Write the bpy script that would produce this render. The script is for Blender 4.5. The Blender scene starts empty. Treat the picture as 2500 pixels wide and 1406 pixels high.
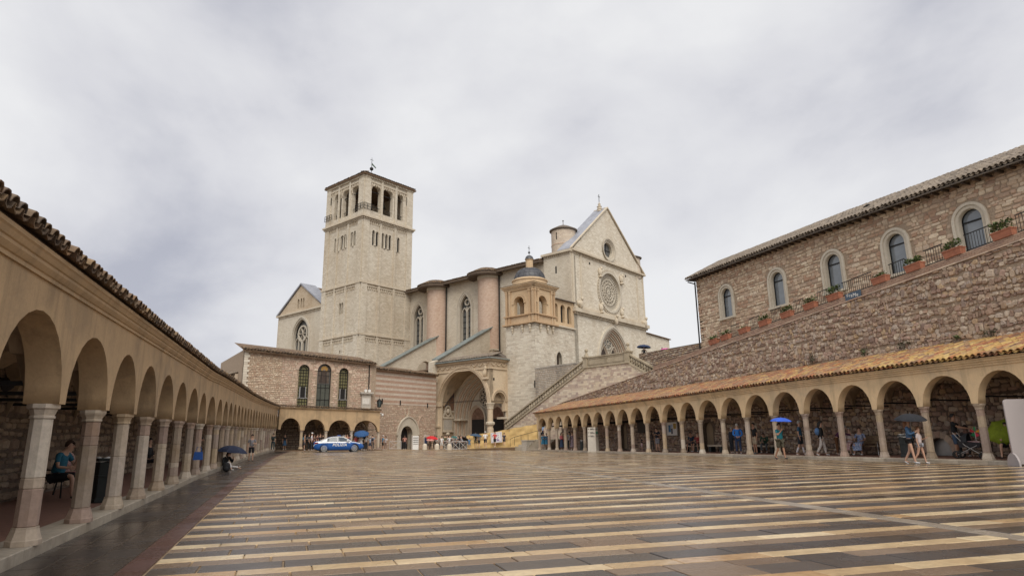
import bpy, math, random
import numpy as np
from mathutils import Vector, Matrix
from mathutils.geometry import tessellate_polygon

random.seed(7); RNG = np.random.default_rng(11)
SC = bpy.context.scene
COL = SC.collection
PI = math.pi

# ------------------------------------------------------------------ camera
F, CX, CY = 1540.0, 1250.0, 703.0            # focal length and centre in photo pixels
PITCH, ROLL, YAW = math.radians(13.25), math.radians(0.8), math.radians(19.17)
CAM = np.array([0.0, 0.0, 1.5])
def _cam_axes():
    fwd = np.array([0, math.cos(PITCH), math.sin(PITCH)]); up0 = np.array([0, -math.sin(PITCH), math.cos(PITCH)])
    rt0 = np.array([1.0, 0, 0])
    rt = math.cos(ROLL)*rt0 - math.sin(ROLL)*up0; up = math.sin(ROLL)*rt0 + math.cos(ROLL)*up0
    c, s = math.cos(YAW), math.sin(YAW)
    Rz = np.array([[c, s, 0], [-s, c, 0], [0, 0, 1]])
    return np.stack([Rz@rt, Rz@up, Rz@fwd])
R3 = _cam_axes()
cd = bpy.data.cameras.new('camera'); cam = bpy.data.objects.new('camera', cd); COL.objects.link(cam)
cd.sensor_width = 36.0; cd.sensor_fit = 'HORIZONTAL'; cd.lens = 36.0*F/2500.0
cd.clip_start = 0.1; cd.clip_end = 3000.0
M4 = Matrix(((R3[0][0], R3[1][0], -R3[2][0], CAM[0]), (R3[0][1], R3[1][1], -R3[2][1], CAM[1]),
             (R3[0][2], R3[1][2], -R3[2][2], CAM[2]), (0, 0, 0, 1)))
cam.matrix_world = M4
SC.camera = cam

# ------------------------------------------------------------------ light: overcast sky and a broad soft sun behind the cloud
SUN_EL, SUN_AZ = math.radians(50), math.radians(-170)    # azimuth measured from +Y towards +X
SKY_GREY, EXPOSURE, SUN_W = 0.58, 0.86, 1.5
W = bpy.data.worlds.new('World'); SC.world = W; W.use_nodes = True
wt = W.node_tree; wt.nodes.clear()
def wn(t, **k):
    n = wt.nodes.new(t)
    for a, b in k.items(): setattr(n, a, b)
    return n
sky = wn('ShaderNodeTexSky', sky_type='NISHITA', sun_disc=False, sun_elevation=SUN_EL, sun_rotation=SUN_AZ)
bg1 = wn('ShaderNodeBackground'); bg1.inputs[1].default_value = 0.05
wt.links.new(sky.outputs[0], bg1.inputs[0])
tc = wn('ShaderNodeTexCoord')
mp = wn('ShaderNodeMapping'); mp.inputs['Scale'].default_value = (1.0, 1.0, 1.5); mp.inputs['Location'].default_value = (-4.280, -2.956, 2.180)
wt.links.new(tc.outputs['Generated'], mp.inputs[0])
n1 = wn('ShaderNodeTexNoise'); n1.inputs['Scale'].default_value = 2.1; n1.inputs['Detail'].default_value = 7; n1.inputs['Roughness'].default_value = 0.52
n1.inputs['Distortion'].default_value = 0.15
wt.links.new(mp.outputs[0], n1.inputs['Vector'])
cr = wn('ShaderNodeValToRGB')
e = cr.color_ramp.elements; e[0].position = 0.26; e[0].color = (0.46, 0.47, 0.54, 1); e[1].position = 0.58; e[1].color = (0.84, 0.84, 0.85, 1)
m = e.new(0.42); m.color = (0.70, 0.70, 0.735, 1)
wt.links.new(n1.outputs[0], cr.inputs[0])
bg2 = wn('ShaderNodeBackground'); bg2.inputs[1].default_value = SKY_GREY
wt.links.new(cr.outputs[0], bg2.inputs[0])
mx = wn('ShaderNodeMixShader'); mx.inputs[0].default_value = 0.93
wt.links.new(bg1.outputs[0], mx.inputs[1]); wt.links.new(bg2.outputs[0], mx.inputs[2])
wo = wn('ShaderNodeOutputWorld'); wt.links.new(mx.outputs[0], wo.inputs[0])
sd = bpy.data.lights.new('sun', 'SUN'); sd.energy = SUN_W; sd.angle = math.radians(50); sd.color = (1.0, 0.945, 0.85)
so = bpy.data.objects.new('sun', sd); COL.objects.link(so)
_sv = Vector((math.sin(SUN_AZ)*math.cos(SUN_EL), math.cos(SUN_AZ)*math.cos(SUN_EL), math.sin(SUN_EL)))
so.rotation_euler = _sv.to_track_quat('Z', 'Y').to_euler(); so.location = (0, -20, 60)
vs = SC.view_settings
vs.view_transform = 'Standard'; vs.look = 'None'; vs.exposure = EXPOSURE; vs.gamma = 1.0; vs.use_curve_mapping = False

# ------------------------------------------------------------------ where a photo point stands in the place
def proj(P):
    q = R3 @ (np.asarray(P, float)-CAM); return np.array([CX+F*q[0]/q[2], CY-F*q[1]/q[2], q[2]])
def ray(x, y): return R3.T @ np.array([(x-CX)/F, (CY-y)/F, 1.0])
def atd(x, y, d): return CAM + ray(x, y)*d
def onx(x, y, X): r = ray(x, y); return CAM + r*(X-CAM[0])/r[0]
def A(*v): return np.array(v, float)

class Fr:
    """A vertical plane: s along it, z up, n out of it towards the square."""
    def __init__(f, a, b):
        f.O = A(a[0], a[1]); d = A(b[0]-a[0], b[1]-a[1]); f.L = np.linalg.norm(d); f.D = d/f.L
        f.N = A(f.D[1], -f.D[0])
        if f.N.dot(CAM[:2]-f.O) < 0: f.N = -f.N
    def off(f, n):
        g = Fr.__new__(Fr); g.O = f.O+f.N*n; g.D = f.D; g.N = f.N; g.L = f.L; return g
    def P(f, s, z, n=0.0):
        q = f.O+f.D*s+f.N*n; return (q[0], q[1], z)
    def px(f, x, y):
        r = ray(x, y); t = f.N.dot(f.O-CAM[:2])/f.N.dot(r[:2]); p = CAM+r*t
        return (p[:2]-f.O).dot(f.D), p[2]
    def pz(f, s, y, x0=None):
        """height on the plane at s whose picture row is y"""
        lo, hi = -5.0, 80.0
        for _ in range(50):
            m = (lo+hi)/2
            if proj(f.P(s, m))[1] > y: lo = m
            else: hi = m
        return lo
def ground(X, Y):
    Y = np.clip(Y, -12, 95); t = np.clip((X+3.0)/27.0, -0.25, 1.25)
    return (0.0060*Y)*(1-t) + (0.40-0.0055*Y)*t

# ------------------------------------------------------------------ mesh collector
class MB:
    def __init__(s): s.v = []; s.f = []; s.m = []; s.r = []; s.sm = []
    def add(s, verts, faces, mi=0, rnd=0.5, smooth=False):
        o = len(s.v); s.v.extend([tuple(map(float, p)) for p in verts])
        for f in faces:
            s.f.append([i+o for i in f]); s.m.append(mi); s.r.append(rnd); s.sm.append(smooth)
    def box(s, lo, hi, mi=0, rnd=0.5):
        x0, y0, z0 = lo; x1, y1, z1 = hi
        s.add([(x0,y0,z0),(x1,y0,z0),(x1,y1,z0),(x0,y1,z0),(x0,y0,z1),(x1,y0,z1),(x1,y1,z1),(x0,y1,z1)],
              [(0,3,2,1),(4,5,6,7),(0,1,5,4),(1,2,6,5),(2,3,7,6),(3,0,4,7)], mi, rnd)
    def fbox(s, fr, s0, s1, z0, z1, n0, n1, mi=0, rnd=0.5):
        s.hexa([fr.P(a, z, n) for z in (z0, z1) for a, n in ((s0,n0),(s1,n0),(s1,n1),(s0,n1))], mi, rnd)
    def hexa(s, p, mi=0, rnd=0.5):
        s.add(p, [(0,3,2,1),(4,5,6,7),(0,1,5,4),(1,2,6,5),(2,3,7,6),(3,0,4,7)], mi, rnd)
    def beam(s, a, b, w, h=None, mi=0, rnd=0.5, up=(0,0,1)):
        h = h or w; a = A(*a); b = A(*b); d = b-a; d /= max(1e-9, np.linalg.norm(d))
        u = A(*up); x = np.cross(d, u)
        if np.linalg.norm(x) < 1e-4: x = np.cross(d, A(1,0,0))
        x /= np.linalg.norm(x); y = np.cross(x, d)
        p = [q+x*i*w/2+y*j*h/2 for q in (a, b) for i, j in ((-1,-1),(1,-1),(1,1),(-1,1))]
        s.hexa(p, mi, rnd)
    def tube(s, pts, rad, n=8, mi=0, rnd=0.5, cap=True, smooth=True):
        pts = [A(*p) for p in pts]; k = len(pts)
        if not hasattr(rad, '__len__'): rad = [rad]*k
        rings = []; ref = None
        for i, p in enumerate(pts):
            d = pts[min(k-1, i+1)]-pts[max(0, i-1)]; d = d/max(1e-9, np.linalg.norm(d))
            if ref is None: ref = A(0,0,1) if abs(d[2]) < .9 else A(1,0,0)
            x = np.cross(d, ref); x /= max(1e-9, np.linalg.norm(x)); y = np.cross(x, d); ref = y
            rings.append([p+(x*math.cos(t)+y*math.sin(t))*rad[i] for t in [2*PI*j/n for j in range(n)]])
        v = [q for r in rings for q in r]; f = []
        for i in range(k-1):
            for j in range(n): f.append((i*n+j, i*n+(j+1) % n, (i+1)*n+(j+1) % n, (i+1)*n+j))
        s.add(v, f, mi, rnd, smooth)
        if cap:
            s.add(rings[0], [tuple(range(n))[::-1]], mi, rnd); s.add(rings[-1], [tuple(range(n))], mi, rnd)
    def lathe(s, prof, c=(0,0,0), n=16, mi=0, rnd=0.5, smooth=True, a0=0.0, a1=2*PI, rot=0.0):
        full = abs(a1-a0-2*PI) < 1e-6; k = n if full else n+1
        v = []
        for r, z in prof:
            for j in range(k):
                t = a0+(a1-a0)*j/n+rot; v.append((c[0]+r*math.cos(t), c[1]+r*math.sin(t), c[2]+z))
        f = []
        for i in range(len(prof)-1):
            for j in range(n):
                j2 = (j+1) % k; f.append((i*k+j, i*k+j2, (i+1)*k+j2, (i+1)*k+j))
        s.add(v, f, mi, rnd, smooth)
    def strip(s, a, b, mi=0, rnd=0.5, smooth=False):
        n = len(a); s.add(list(a)+list(b), [(i, i+1, n+i+1, n+i) for i in range(n-1)], mi, rnd, smooth)
    def build(s, name, mats, parent=None, origin=(0,0,0), kind=None):
        if not isinstance(mats, (list, tuple)): mats = [mats]
        o = np.array(origin, float)
        me = bpy.data.meshes.new(name)
        v = np.array(s.v, dtype=np.float64).reshape(-1, 3)-o
        me.from_pydata(v.tolist(), [], s.f)
        for m_ in mats: me.materials.append(m_)
        if s.f:
            me.polygons.foreach_set('material_index', s.m); me.polygons.foreach_set('use_smooth', s.sm)
            at = me.attributes.new('rnd', 'FLOAT', 'FACE'); at.data.foreach_set('value', s.r)
        ob = bpy.data.objects.new(name, me); COL.objects.link(ob)
        if parent is not None:
            ob.parent = parent; po = WORG.get(parent.name, A(0,0,0)); ob.location = Vector(o-po)
        else: ob.location = Vector(o)
        WORG[ob.name] = o
        if kind: ob['kind'] = kind
        return ob
WORG = {}
def tag(o, label, cat, group=None, kind=None):
    o['label'] = label; o['category'] = cat
    if group: o['group'] = group
    if kind: o['kind'] = kind
    return o
def thing(name, label, cat, loc=(0,0,0), rz=0.0, group=None, local=False):
    o = bpy.data.objects.new(name, None); COL.objects.link(o); o.empty_display_size = 0.2
    o.location = Vector(loc); o.rotation_euler = (0, 0, rz); WORG[o.name] = A(0,0,0) if local else np.array(loc, float)
    return tag(o, label, cat, group)
def copy_tree(o, parent=None):
    c = o.copy(); COL.objects.link(c)
    if parent is not None: c.parent = parent
    for ch in list(o.children): copy_tree(ch, c)
    return c

# ------------------------------------------------------------------ materials
def newmat(name):
    m_ = bpy.data.materials.new(name); m_.use_nodes = True; t = m_.node_tree
    b = t.nodes['Principled BSDF']; return m_, t, b
def N(t, typ, **k):
    n = t.nodes.new(typ)
    for a, b in k.items():
        if a.startswith('i_'): n.inputs[int(a[2:]) if a[2:].isdigit() else a[2:]].default_value = b
        else: setattr(n, a, b)
    return n
def ramp(t, fac, cols, interp='LINEAR'):
    r = t.nodes.new('ShaderNodeValToRGB'); r.color_ramp.interpolation = interp; el = r.color_ramp.elements
    while len(el) > 1: el.remove(el[-1])
    for i, (p, c) in enumerate(cols):
        q = el[0] if i == 0 else el.new(p)
        q.position = p; q.color = (c[0], c[1], c[2], 1)
    t.links.new(fac, r.inputs[0]); return r.outputs[0]
def mixc(t, fac, a, b, mode='MIX'):
    n = t.nodes.new('ShaderNodeMix'); n.data_type = 'RGBA'; n.blend_type = mode
    for sck, val in ((n.inputs[0], fac), (n.inputs[6], a), (n.inputs[7], b)):
        if hasattr(val, 'links'): t.links.new(val, sck)
        elif isinstance(val, (int, float)): sck.default_value = val
        else: sck.default_value = (val[0], val[1], val[2], 1)
    return n.outputs[2]
def noise(t, vec, scale, detail=5, rough=.55, dist=0.0):
    n = N(t, 'ShaderNodeTexNoise'); n.inputs['Scale'].default_value = scale; n.inputs['Detail'].default_value = detail
    n.inputs['Roughness'].default_value = rough; n.inputs['Distortion'].default_value = dist
    t.links.new(vec, n.inputs['Vector']); return n.outputs[0]
def gpos(t): return N(t, 'ShaderNodeNewGeometry').outputs['Position']
def rndval(t):
    a = N(t, 'ShaderNodeAttribute', attribute_name='rnd'); return a.outputs['Fac']
def bump(t, b, h, strength=.4, dist=.02):
    n = N(t, 'ShaderNodeBump'); n.inputs['Strength'].default_value = strength; n.inputs['Distance'].default_value = dist
    t.links.new(h, n.inputs['Height']); t.links.new(n.outputs[0], b.inputs['Normal'])
def plain(name, col, rough=.6, metal=0.0, var=.12, scale=6.0, bmp=0.0, spec=None):
    m_, t, b = newmat(name); p = gpos(t); n = noise(t, p, scale)
    c0 = [max(0, x*(1-var)) for x in col]; c1 = [x*(1+var) for x in col]
    t.links.new(ramp(t, n, [(.3, c0), (.7, c1)]), b.inputs['Base Color'])
    b.inputs['Roughness'].default_value = rough; b.inputs['Metallic'].default_value = metal
    if spec is not None: b.inputs['Specular IOR Level'].default_value = spec
    if bmp: bump(t, b, noise(t, p, scale*6), bmp)
    return m_
def stone(name, cols, var=.25, grain=14.0, rough=.85, bmp=.5, stain=(.30,.26,.22), stain_amt=.35, stain_scale=.5, wet=False, zstretch=1.0):
    """each piece takes its own tone from its 'rnd' value; grain, lichen and weather stains over all"""
    m_, t, b = newmat(name); p = gpos(t); k = len(cols)
    base = ramp(t, rndval(t), [((i+.5)/k, c) for i, c in enumerate(cols)])
    n = noise(t, p, grain, 6, .62)
    g = ramp(t, n, [(.25, (1-var,)*3), (.75, (1+var*.6,)*3)])
    c = mixc(t, 1.0, base, g, 'MULTIPLY')
    if zstretch != 1.0:
        mpn = N(t, 'ShaderNodeMapping'); mpn.inputs['Scale'].default_value = (1, 1, zstretch); t.links.new(p, mpn.inputs[0]); pv = mpn.outputs[0]
    else: pv = p
    st = noise(t, pv, stain_scale, 7, .62, .4)
    f = ramp(t, st, [(.46, (0,0,0)), (.72, (stain_amt,)*3)])
    c = mixc(t, f, c, mixc(t, 1.0, c, [min(1, x*2.1) for x in stain], 'MULTIPLY'))
    t.links.new(c, b.inputs['Base Color'])
    if wet:
        w_ = noise(t, p, .55, 5, .6); t.links.new(ramp(t, w_, [(.36, (.13,)*3), (.66, (.42,)*3)]), b.inputs['Roughness'])
        b.inputs['Specular IOR Level'].default_value = .45
    else: b.inputs['Roughness'].default_value = rough
    bump(t, b, n, bmp, .015)
    return m_
def masonry(name, cols, mortar, bw, bh, rough=.88, var=.2, stain_amt=.4, stain=(.34,.29,.23), stain_scale=.25, cyl=False, joint=.012, bmp=.6, zstretch=.35, banding=None):
    """coursed blocks too far off to pick apart: courses follow the wall's own direction"""
    m_, t, b = newmat(name)
    geo = N(t, 'ShaderNodeNewGeometry'); p = geo.outputs['Position']
    sep = N(t, 'ShaderNodeSeparateXYZ')
    if cyl:
        tcn = N(t, 'ShaderNodeTexCoord'); t.links.new(tcn.outputs['Object'], sep.inputs[0])
        at = N(t, 'ShaderNodeMath', operation='ARCTAN2'); t.links.new(sep.outputs[1], at.inputs[0]); t.links.new(sep.outputs[0], at.inputs[1])
        mu = N(t, 'ShaderNodeMath', operation='MULTIPLY'); t.links.new(at.outputs[0], mu.inputs[0]); mu.inputs[1].default_value = 2.0
        sx = mu.outputs[0]
    else:
        t.links.new(p, sep.inputs[0])
        cx = N(t, 'ShaderNodeVectorMath', operation='CROSS_PRODUCT'); cx.inputs[0].default_value = (0,0,1); t.links.new(geo.outputs['True Normal'], cx.inputs[1])
        nz = N(t, 'ShaderNodeVectorMath', operation='NORMALIZE'); t.links.new(cx.outputs[0], nz.inputs[0])
        dt = N(t, 'ShaderNodeVectorMath', operation='DOT_PRODUCT'); t.links.new(p, dt.inputs[0]); t.links.new(nz.outputs[0], dt.inputs[1])
        sx = dt.outputs['Value']
    cb = N(t, 'ShaderNodeCombineXYZ'); t.links.new(sx, cb.inputs[0]); t.links.new(sep.outputs[2], cb.inputs[1])
    # wobble so that the courses are not ruled lines
    wob = N(t, 'ShaderNodeTexNoise'); wob.inputs['Scale'].default_value = 1.3; t.links.new(cb.outputs[0], wob.inputs['Vector'])
    sc = N(t, 'ShaderNodeVectorMath', operation='SCALE'); t.links.new(wob.outputs[1], sc.inputs[0]); sc.inputs['Scale'].default_value = bh*.35
    ad = N(t, 'ShaderNodeVectorMath', operation='ADD'); t.links.new(cb.outputs[0], ad.inputs[0]); t.links.new(sc.outputs[0], ad.inputs[1])
    br = N(t, 'ShaderNodeTexBrick'); t.links.new(ad.outputs[0], br.inputs['Vector'])
    br.inputs['Color1'].default_value = (0,0,0,1); br.inputs['Color2'].default_value = (1,1,1,1); br.inputs['Mortar'].default_value = (.5,.5,.5,1)
    br.inputs['Scale'].default_value = 1.0; br.inputs['Mortar Size'].default_value = joint; br.inputs['Mortar Smooth'].default_value = .3
    br.inputs['Brick Width'].default_value = bw; br.inputs['Row Height'].default_value = bh
    k = len(cols)
    base = ramp(t, br.outputs[0], [((i+.5)/k, c) for i, c in enumerate(cols)])
    base = mixc(t, br.outputs['Fac'], base, mortar)
    if banding:
        wv = N(t, 'ShaderNodeMath', operation='MULTIPLY'); t.links.new(sep.outputs[2], wv.inputs[0]); wv.inputs[1].default_value = 1.0/banding[0]
        fc = N(t, 'ShaderNodeMath', operation='FRACT'); t.links.new(wv.outputs[0], fc.inputs[0])
        base = mixc(t, ramp(t, fc.outputs[0], [(0, (0,0,0)), (banding[2], (1,1,1))], 'CONSTANT'), base, mixc(t, 1.0, base, banding[1], 'MULTIPLY'))
    n = noise(t, p, 7.0, 6, .65)
    c = mixc(t, 1.0, base, ramp(t, n, [(.25, (1-var,)*3), (.75, (1+var*.5,)*3)]), 'MULTIPLY')
    mpn = N(t, 'ShaderNodeMapping'); mpn.inputs['Scale'].default_value = (1, 1, zstretch); t.links.new(p, mpn.inputs[0])
    st = noise(t, mpn.outputs[0], stain_scale, 8, .62, .5)
    f = ramp(t, st, [(.45, (0,0,0)), (.7, (stain_amt,)*3)])
    c = mixc(t, f, c, mixc(t, 1.0, c, [min(1, x*2.0) for x in stain], 'MULTIPLY'))
    t.links.new(c, b.inputs['Base Color']); b.inputs['Roughness'].default_value = rough
    bump(t, b, n, bmp*.4, .02)
    return m_
def plaster(name, col, dark):
    m_, t, b = newmat(name); p = gpos(t)
    n = noise(t, p, 1.1, 8, .6, .3); n2 = noise(t, p, 26, 4, .6)
    c = ramp(t, n, [(.30, dark), (.5, col), (.72, [min(1, x*1.12) for x in col])])
    n3 = noise(t, p, .35, 7, .7, 1.2); c = mixc(t, ramp(t, n3, [(.52, (0,0,0)), (.60, (.55,)*3)]), c, [col[0]*.78, col[1]*.82, col[2]*.9])
    vo = N(t, 'ShaderNodeTexVoronoi', feature='DISTANCE_TO_EDGE'); vo.inputs['Scale'].default_value = .45; nv = N(t, 'ShaderNodeVectorMath', operation='ADD'); nn_ = N(t, 'ShaderNodeTexNoise'); nn_.inputs['Scale'].default_value = 1.6; t.links.new(p, nn_.inputs['Vector']); t.links.new(p, nv.inputs[0]); t.links.new(nn_.outputs[1], nv.inputs[1]); t.links.new(nv.outputs[0], vo.inputs['Vector'])
    c = mixc(t, ramp(t, vo.outputs[0], [(.0, (.16,)*3), (.006, (0,0,0))]), c, [x*.4 for x in dark])
    mpn = N(t, 'ShaderNodeMapping'); mpn.inputs['Scale'].default_value = (2.4, 2.4, .22); t.links.new(p, mpn.inputs[0])
    st = noise(t, mpn.outputs[0], 1.0, 7, .65)
    c = mixc(t, ramp(t, st, [(.52, (0,0,0)), (.78, (.7,)*3)]), c, [x*.5 for x in dark])
    c = mixc(t, 1.0, c, ramp(t, n2, [(.3, (.93,)*3), (.7, (1.05,)*3)]), 'MULTIPLY')
    t.links.new(c, b.inputs['Base Color']); b.inputs['Roughness'].default_value = .9
    bump(t, b, n2, .25, .01); return m_
def glassy(name, col, rough=.08, spec=.6):
    m_, t, b = newmat(name); p = gpos(t)
    t.links.new(ramp(t, noise(t, p, 1.5), [(.3, [x*.7 for x in col]), (.7, col)]), b.inputs['Base Color'])
    b.inputs['Roughness'].default_value = rough; b.inputs['Specular IOR Level'].default_value = spec; return m_
def leaf(name, cols):
    m_, t, b = newmat(name)
    k = len(cols); t.links.new(ramp(t, rndval(t), [((i+.5)/k, c) for i, c in enumerate(cols)]), b.inputs['Base Color'])
    b.inputs['Roughness'].default_value = .6; return m_

M = {}
M['plaster'] = plaster('tan_plaster', (.47,.33,.19), (.35,.25,.15))
M['plaster_r'] = plaster('pale_ochre_plaster', (.66,.48,.285), (.52,.385,.235))
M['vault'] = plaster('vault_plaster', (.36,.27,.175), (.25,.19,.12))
M['rubble'] = stone('rubble_stone', [(.29,.195,.145),(.42,.315,.235),(.51,.405,.30),(.34,.225,.175),(.60,.50,.39),(.39,.315,.265),(.24,.16,.125),(.51,.37,.23),(.43,.295,.23)], .3, 11, .9, .7, stain_amt=.4)
M['house'] = stone('house_stone', [(.42,.27,.185),(.61,.485,.35),(.48,.32,.23),(.72,.61,.465),(.33,.215,.155),(.57,.435,.31),(.44,.33,.245),(.68,.555,.41)], .22, 11, .9, .6, stain_amt=.35)
M['pink'] = stone('pink_stone', [(.48,.325,.245),(.62,.48,.365),(.43,.28,.215),(.68,.55,.425),(.54,.41,.305),(.45,.35,.275)], .22, 12, .9, .5, stain_amt=.35, stain_scale=.35)
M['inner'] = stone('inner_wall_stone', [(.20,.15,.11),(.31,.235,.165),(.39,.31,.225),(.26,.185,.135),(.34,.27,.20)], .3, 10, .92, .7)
M['white_st'] = stone('white_limestone', [(.64,.58,.475),(.71,.65,.545),(.58,.505,.405),(.68,.615,.51),(.54,.475,.385)], .2, 10, .88, .5, stain_amt=.45, stain_scale=.35, zstretch=.5)
M['stairwall'] = stone('stair_wall_stone', [(.64,.53,.40),(.44,.325,.27),(.70,.60,.47),(.54,.42,.33),(.40,.305,.265),(.66,.56,.43),(.68,.58,.46)], .2, 12, .9, .5)
M['mortar'] = plain('mortar', (.33,.25,.18), .95, 0, .25, 9, .5)
M['mortar_d'] = plain('dark_mortar', (.14,.105,.08), .95, 0, .3, 7, .5)
M['mortar_w'] = plain('pale_mortar', (.52,.455,.36), .95, 0, .2, 9, .4)
M['column'] = stone('column_stone', [(.37,.265,.21),(.49,.405,.31),(.31,.225,.185),(.57,.50,.415),(.42,.32,.23),(.30,.24,.19),(.48,.37,.25)], .2, 13, .8, .5, stain=(.30,.25,.15), stain_amt=.5, stain_scale=1.3)
M['trim'] = stone('trim_stone', [(.56,.48,.37),(.62,.545,.43)], .2, 9, .85, .4, stain_amt=.5, stain_scale=.6)
M['trim_w'] = stone('window_trim_stone', [(.50,.445,.36),(.56,.505,.415)], .16, 9, .85, .35, stain_amt=.35, stain_scale=.7)
M['ochre_st'] = stone('ochre_carved_stone', [(.53,.365,.22),(.60,.44,.275),(.55,.405,.26)], .22, 8, .85, .5, stain_amt=.5, stain_scale=.6, zstretch=.4)
M['porch_st'] = stone('porch_stone', [(.56,.44,.30),(.62,.50,.355),(.52,.405,.28)], .22, 8, .86, .5, stain_amt=.45, stain_scale=.5, zstretch=.5)
M['church'] = masonry('church_masonry', [(.61,.545,.44),(.71,.645,.535),(.655,.59,.485),(.75,.69,.58)], (.45,.385,.30), .55, .235, stain_amt=.42, stain_scale=.22)
M['tower'] = masonry('tower_masonry', [(.55,.485,.385),(.64,.575,.47),(.595,.53,.425),(.68,.615,.51)], (.40,.335,.255), .5, .24, stain_amt=.5, stain_scale=.16)
M['nave'] = masonry('nave_masonry', [(.57,.505,.405),(.65,.585,.48),(.61,.545,.44)], (.45,.385,.30), .5, .23, stain_amt=.5)
M['buttress'] = masonry('pink_buttress_masonry', [(.50,.35,.265),(.57,.425,.33),(.53,.385,.295)], (.45,.345,.265), .4, .2, cyl=True, stain_amt=.35)
M['roundt'] = masonry('round_turret_masonry', [(.55,.45,.35),(.62,.53,.42),(.52,.43,.345)], (.45,.37,.285), .5, .3, cyl=True, stain_amt=.3)
M['brown_st'] = masonry('gable_masonry', [(.50,.40,.285),(.58,.48,.36),(.54,.44,.32)], (.42,.34,.25), .45, .24, stain_amt=.5)
M['striped'] = masonry('banded_masonry', [(.57,.47,.385),(.63,.545,.45),(.59,.50,.41)], (.46,.375,.30), .5, .30, stain_amt=.35, banding=(.62, (.78,.62,.56), .5))
M['grey_st'] = stone('grey_weathered_stone', [(.46,.41,.345),(.54,.48,.40),(.38,.345,.30),(.50,.44,.365)], .3, 7, .9, .5, stain=(.12,.12,.125), stain_amt=.9, stain_scale=.45, zstretch=.3)
M['tile'] = stone('roof_tile_clay', [(.25,.115,.06),(.35,.16,.072),(.18,.095,.06),(.40,.235,.11),(.24,.16,.105),(.44,.28,.11),(.15,.09,.06),(.36,.12,.045),(.29,.17,.095)], .3, 16, .75, .35, stain=(.22,.19,.13), stain_amt=.45, stain_scale=1.2)
M['tile_y'] = stone('roof_tile_yellow', [(.42,.26,.085),(.47,.31,.11),(.34,.135,.05),(.45,.30,.11),(.25,.15,.09),(.50,.35,.135)], .28, 16, .75, .35, stain=(.24,.20,.13), stain_amt=.4, stain_scale=1.2)
M['tile_d'] = stone('dark_roof_tile', [(.15,.095,.058),(.20,.13,.075),(.11,.075,.052),(.23,.135,.068),(.09,.068,.052),(.25,.165,.09)], .35, 14, .8, .4, stain=(.15,.14,.10), stain_amt=.6, stain_scale=1.5)
M['tile_g'] = stone('grey_roof_tile', [(.20,.16,.125),(.27,.22,.175),(.16,.13,.105),(.30,.245,.19),(.23,.185,.14)], .35, 12, .85, .4, stain=(.2,.18,.14), stain_amt=.5, stain_scale=1.0)
M['eave'] = plain('eave_shade_wood', (.10,.07,.048), .9, 0, .3, 3)  # dark brown with the shade of the overhang put into the colour
M['balus'] = stone('baluster_stone', [(.36,.30,.215),(.43,.36,.26),(.31,.255,.185)], .25, 9, .88, .4, stain=(.2,.18,.14), stain_amt=.6, stain_scale=.8)
M['pil_white'] = stone('pale_sign_stone', [(.56,.51,.44)], .12, 6, .7, .2, stain_amt=.3)
M['pv_row'] = stone('dark_row_paving', [(.05,.041,.036),(.065,.053,.046),(.042,.035,.032)], .3, 24, .4, .3, stain=(.28,.24,.2), stain_amt=.4, stain_scale=.7, wet=True)
M['lead'] = plain('lead_sheet', (.075,.075,.083), .5, .2, .35, 2.0, .2)
M['copper'] = plain('grey_green_flashing', (.20,.225,.215), .55, .2, .25, 1.5)
M['slate'] = plain('blue_grey_roof', (.30,.31,.35), .6, 0, .2, 1.0)
M['iron'] = plain('dark_iron', (.022,.021,.021), .6, .5, .3, 8)
M['steel'] = plain('grey_steel', (.42,.41,.40), .35, .7, .1, 4)
M['glass'] = glassy('window_glass', (.06,.075,.09), .05, .8)
M['glass_h'] = glassy('sky_coloured_glass', (.19,.215,.24), .08, 1.0)  # grey-blue reflection of the sky is put into the base colour
M['old_glass'] = glassy('leaded_glass', (.13,.13,.125), .3, .4)
M['amber_glass'] = glassy('amber_leaded_glass', (.21,.19,.085), .35, .4)
M['dim_glass'] = glassy('dim_leaded_glass', (.10,.105,.085), .35, .4)
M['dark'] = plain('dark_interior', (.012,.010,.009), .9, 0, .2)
M['wood'] = plain('dark_door_wood', (.055,.035,.024), .6, 0, .3, 4)
M['floor'] = stone('arcade_floor_brick', [(.19,.095,.07),(.23,.12,.085),(.16,.085,.065)], .3, 9, .7, .3, wet=False)
M['pv_light'] = stone('travertine_paving', [(.47,.33,.18),(.55,.41,.235),(.62,.485,.30),(.43,.265,.125),(.51,.365,.21),(.66,.53,.34)], .25, 9, .4, .3, stain=(.28,.2,.13), stain_amt=.5, stain_scale=.7, wet=True)
M['pv_brown'] = stone('brown_paving', [(.18,.115,.068),(.215,.145,.09),(.16,.10,.06),(.235,.165,.11)], .25, 30, .4, .4, stain=(.28,.24,.2), stain_amt=.5, stain_scale=.7, wet=True)
M['pv_dark'] = stone('basalt_paving', [(.055,.044,.039),(.072,.058,.05),(.047,.039,.036),(.085,.068,.057)], .25, 30, .4, .3, stain=(.28,.24,.2), stain_amt=.4, stain_scale=.7, wet=True)
M['pv_red'] = stone('porphyry_paving', [(.095,.045,.038),(.11,.055,.047),(.085,.042,.037)], .25, 26, .4, .3, stain=(.28,.24,.2), stain_amt=.4, stain_scale=.7, wet=True)
M['pv_grey'] = stone('grey_band_paving', [(.26,.22,.175),(.30,.255,.205)], .22, 20, .4, .3, stain=(.28,.24,.2), stain_amt=.4, stain_scale=.7, wet=True)
M['kerb'] = stone('kerb_stone', [(.40,.34,.265),(.46,.40,.315),(.36,.31,.25)], .25, 9, .6, .3, stain=(.25,.22,.18), stain_amt=.6, stain_scale=.9)
M['joint'] = plain('paving_joint', (.26,.18,.105), .7, 0, .3, 3)
M['earth'] = plain('earth', (.16,.13,.10), .95, 0, .3, .4)
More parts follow.
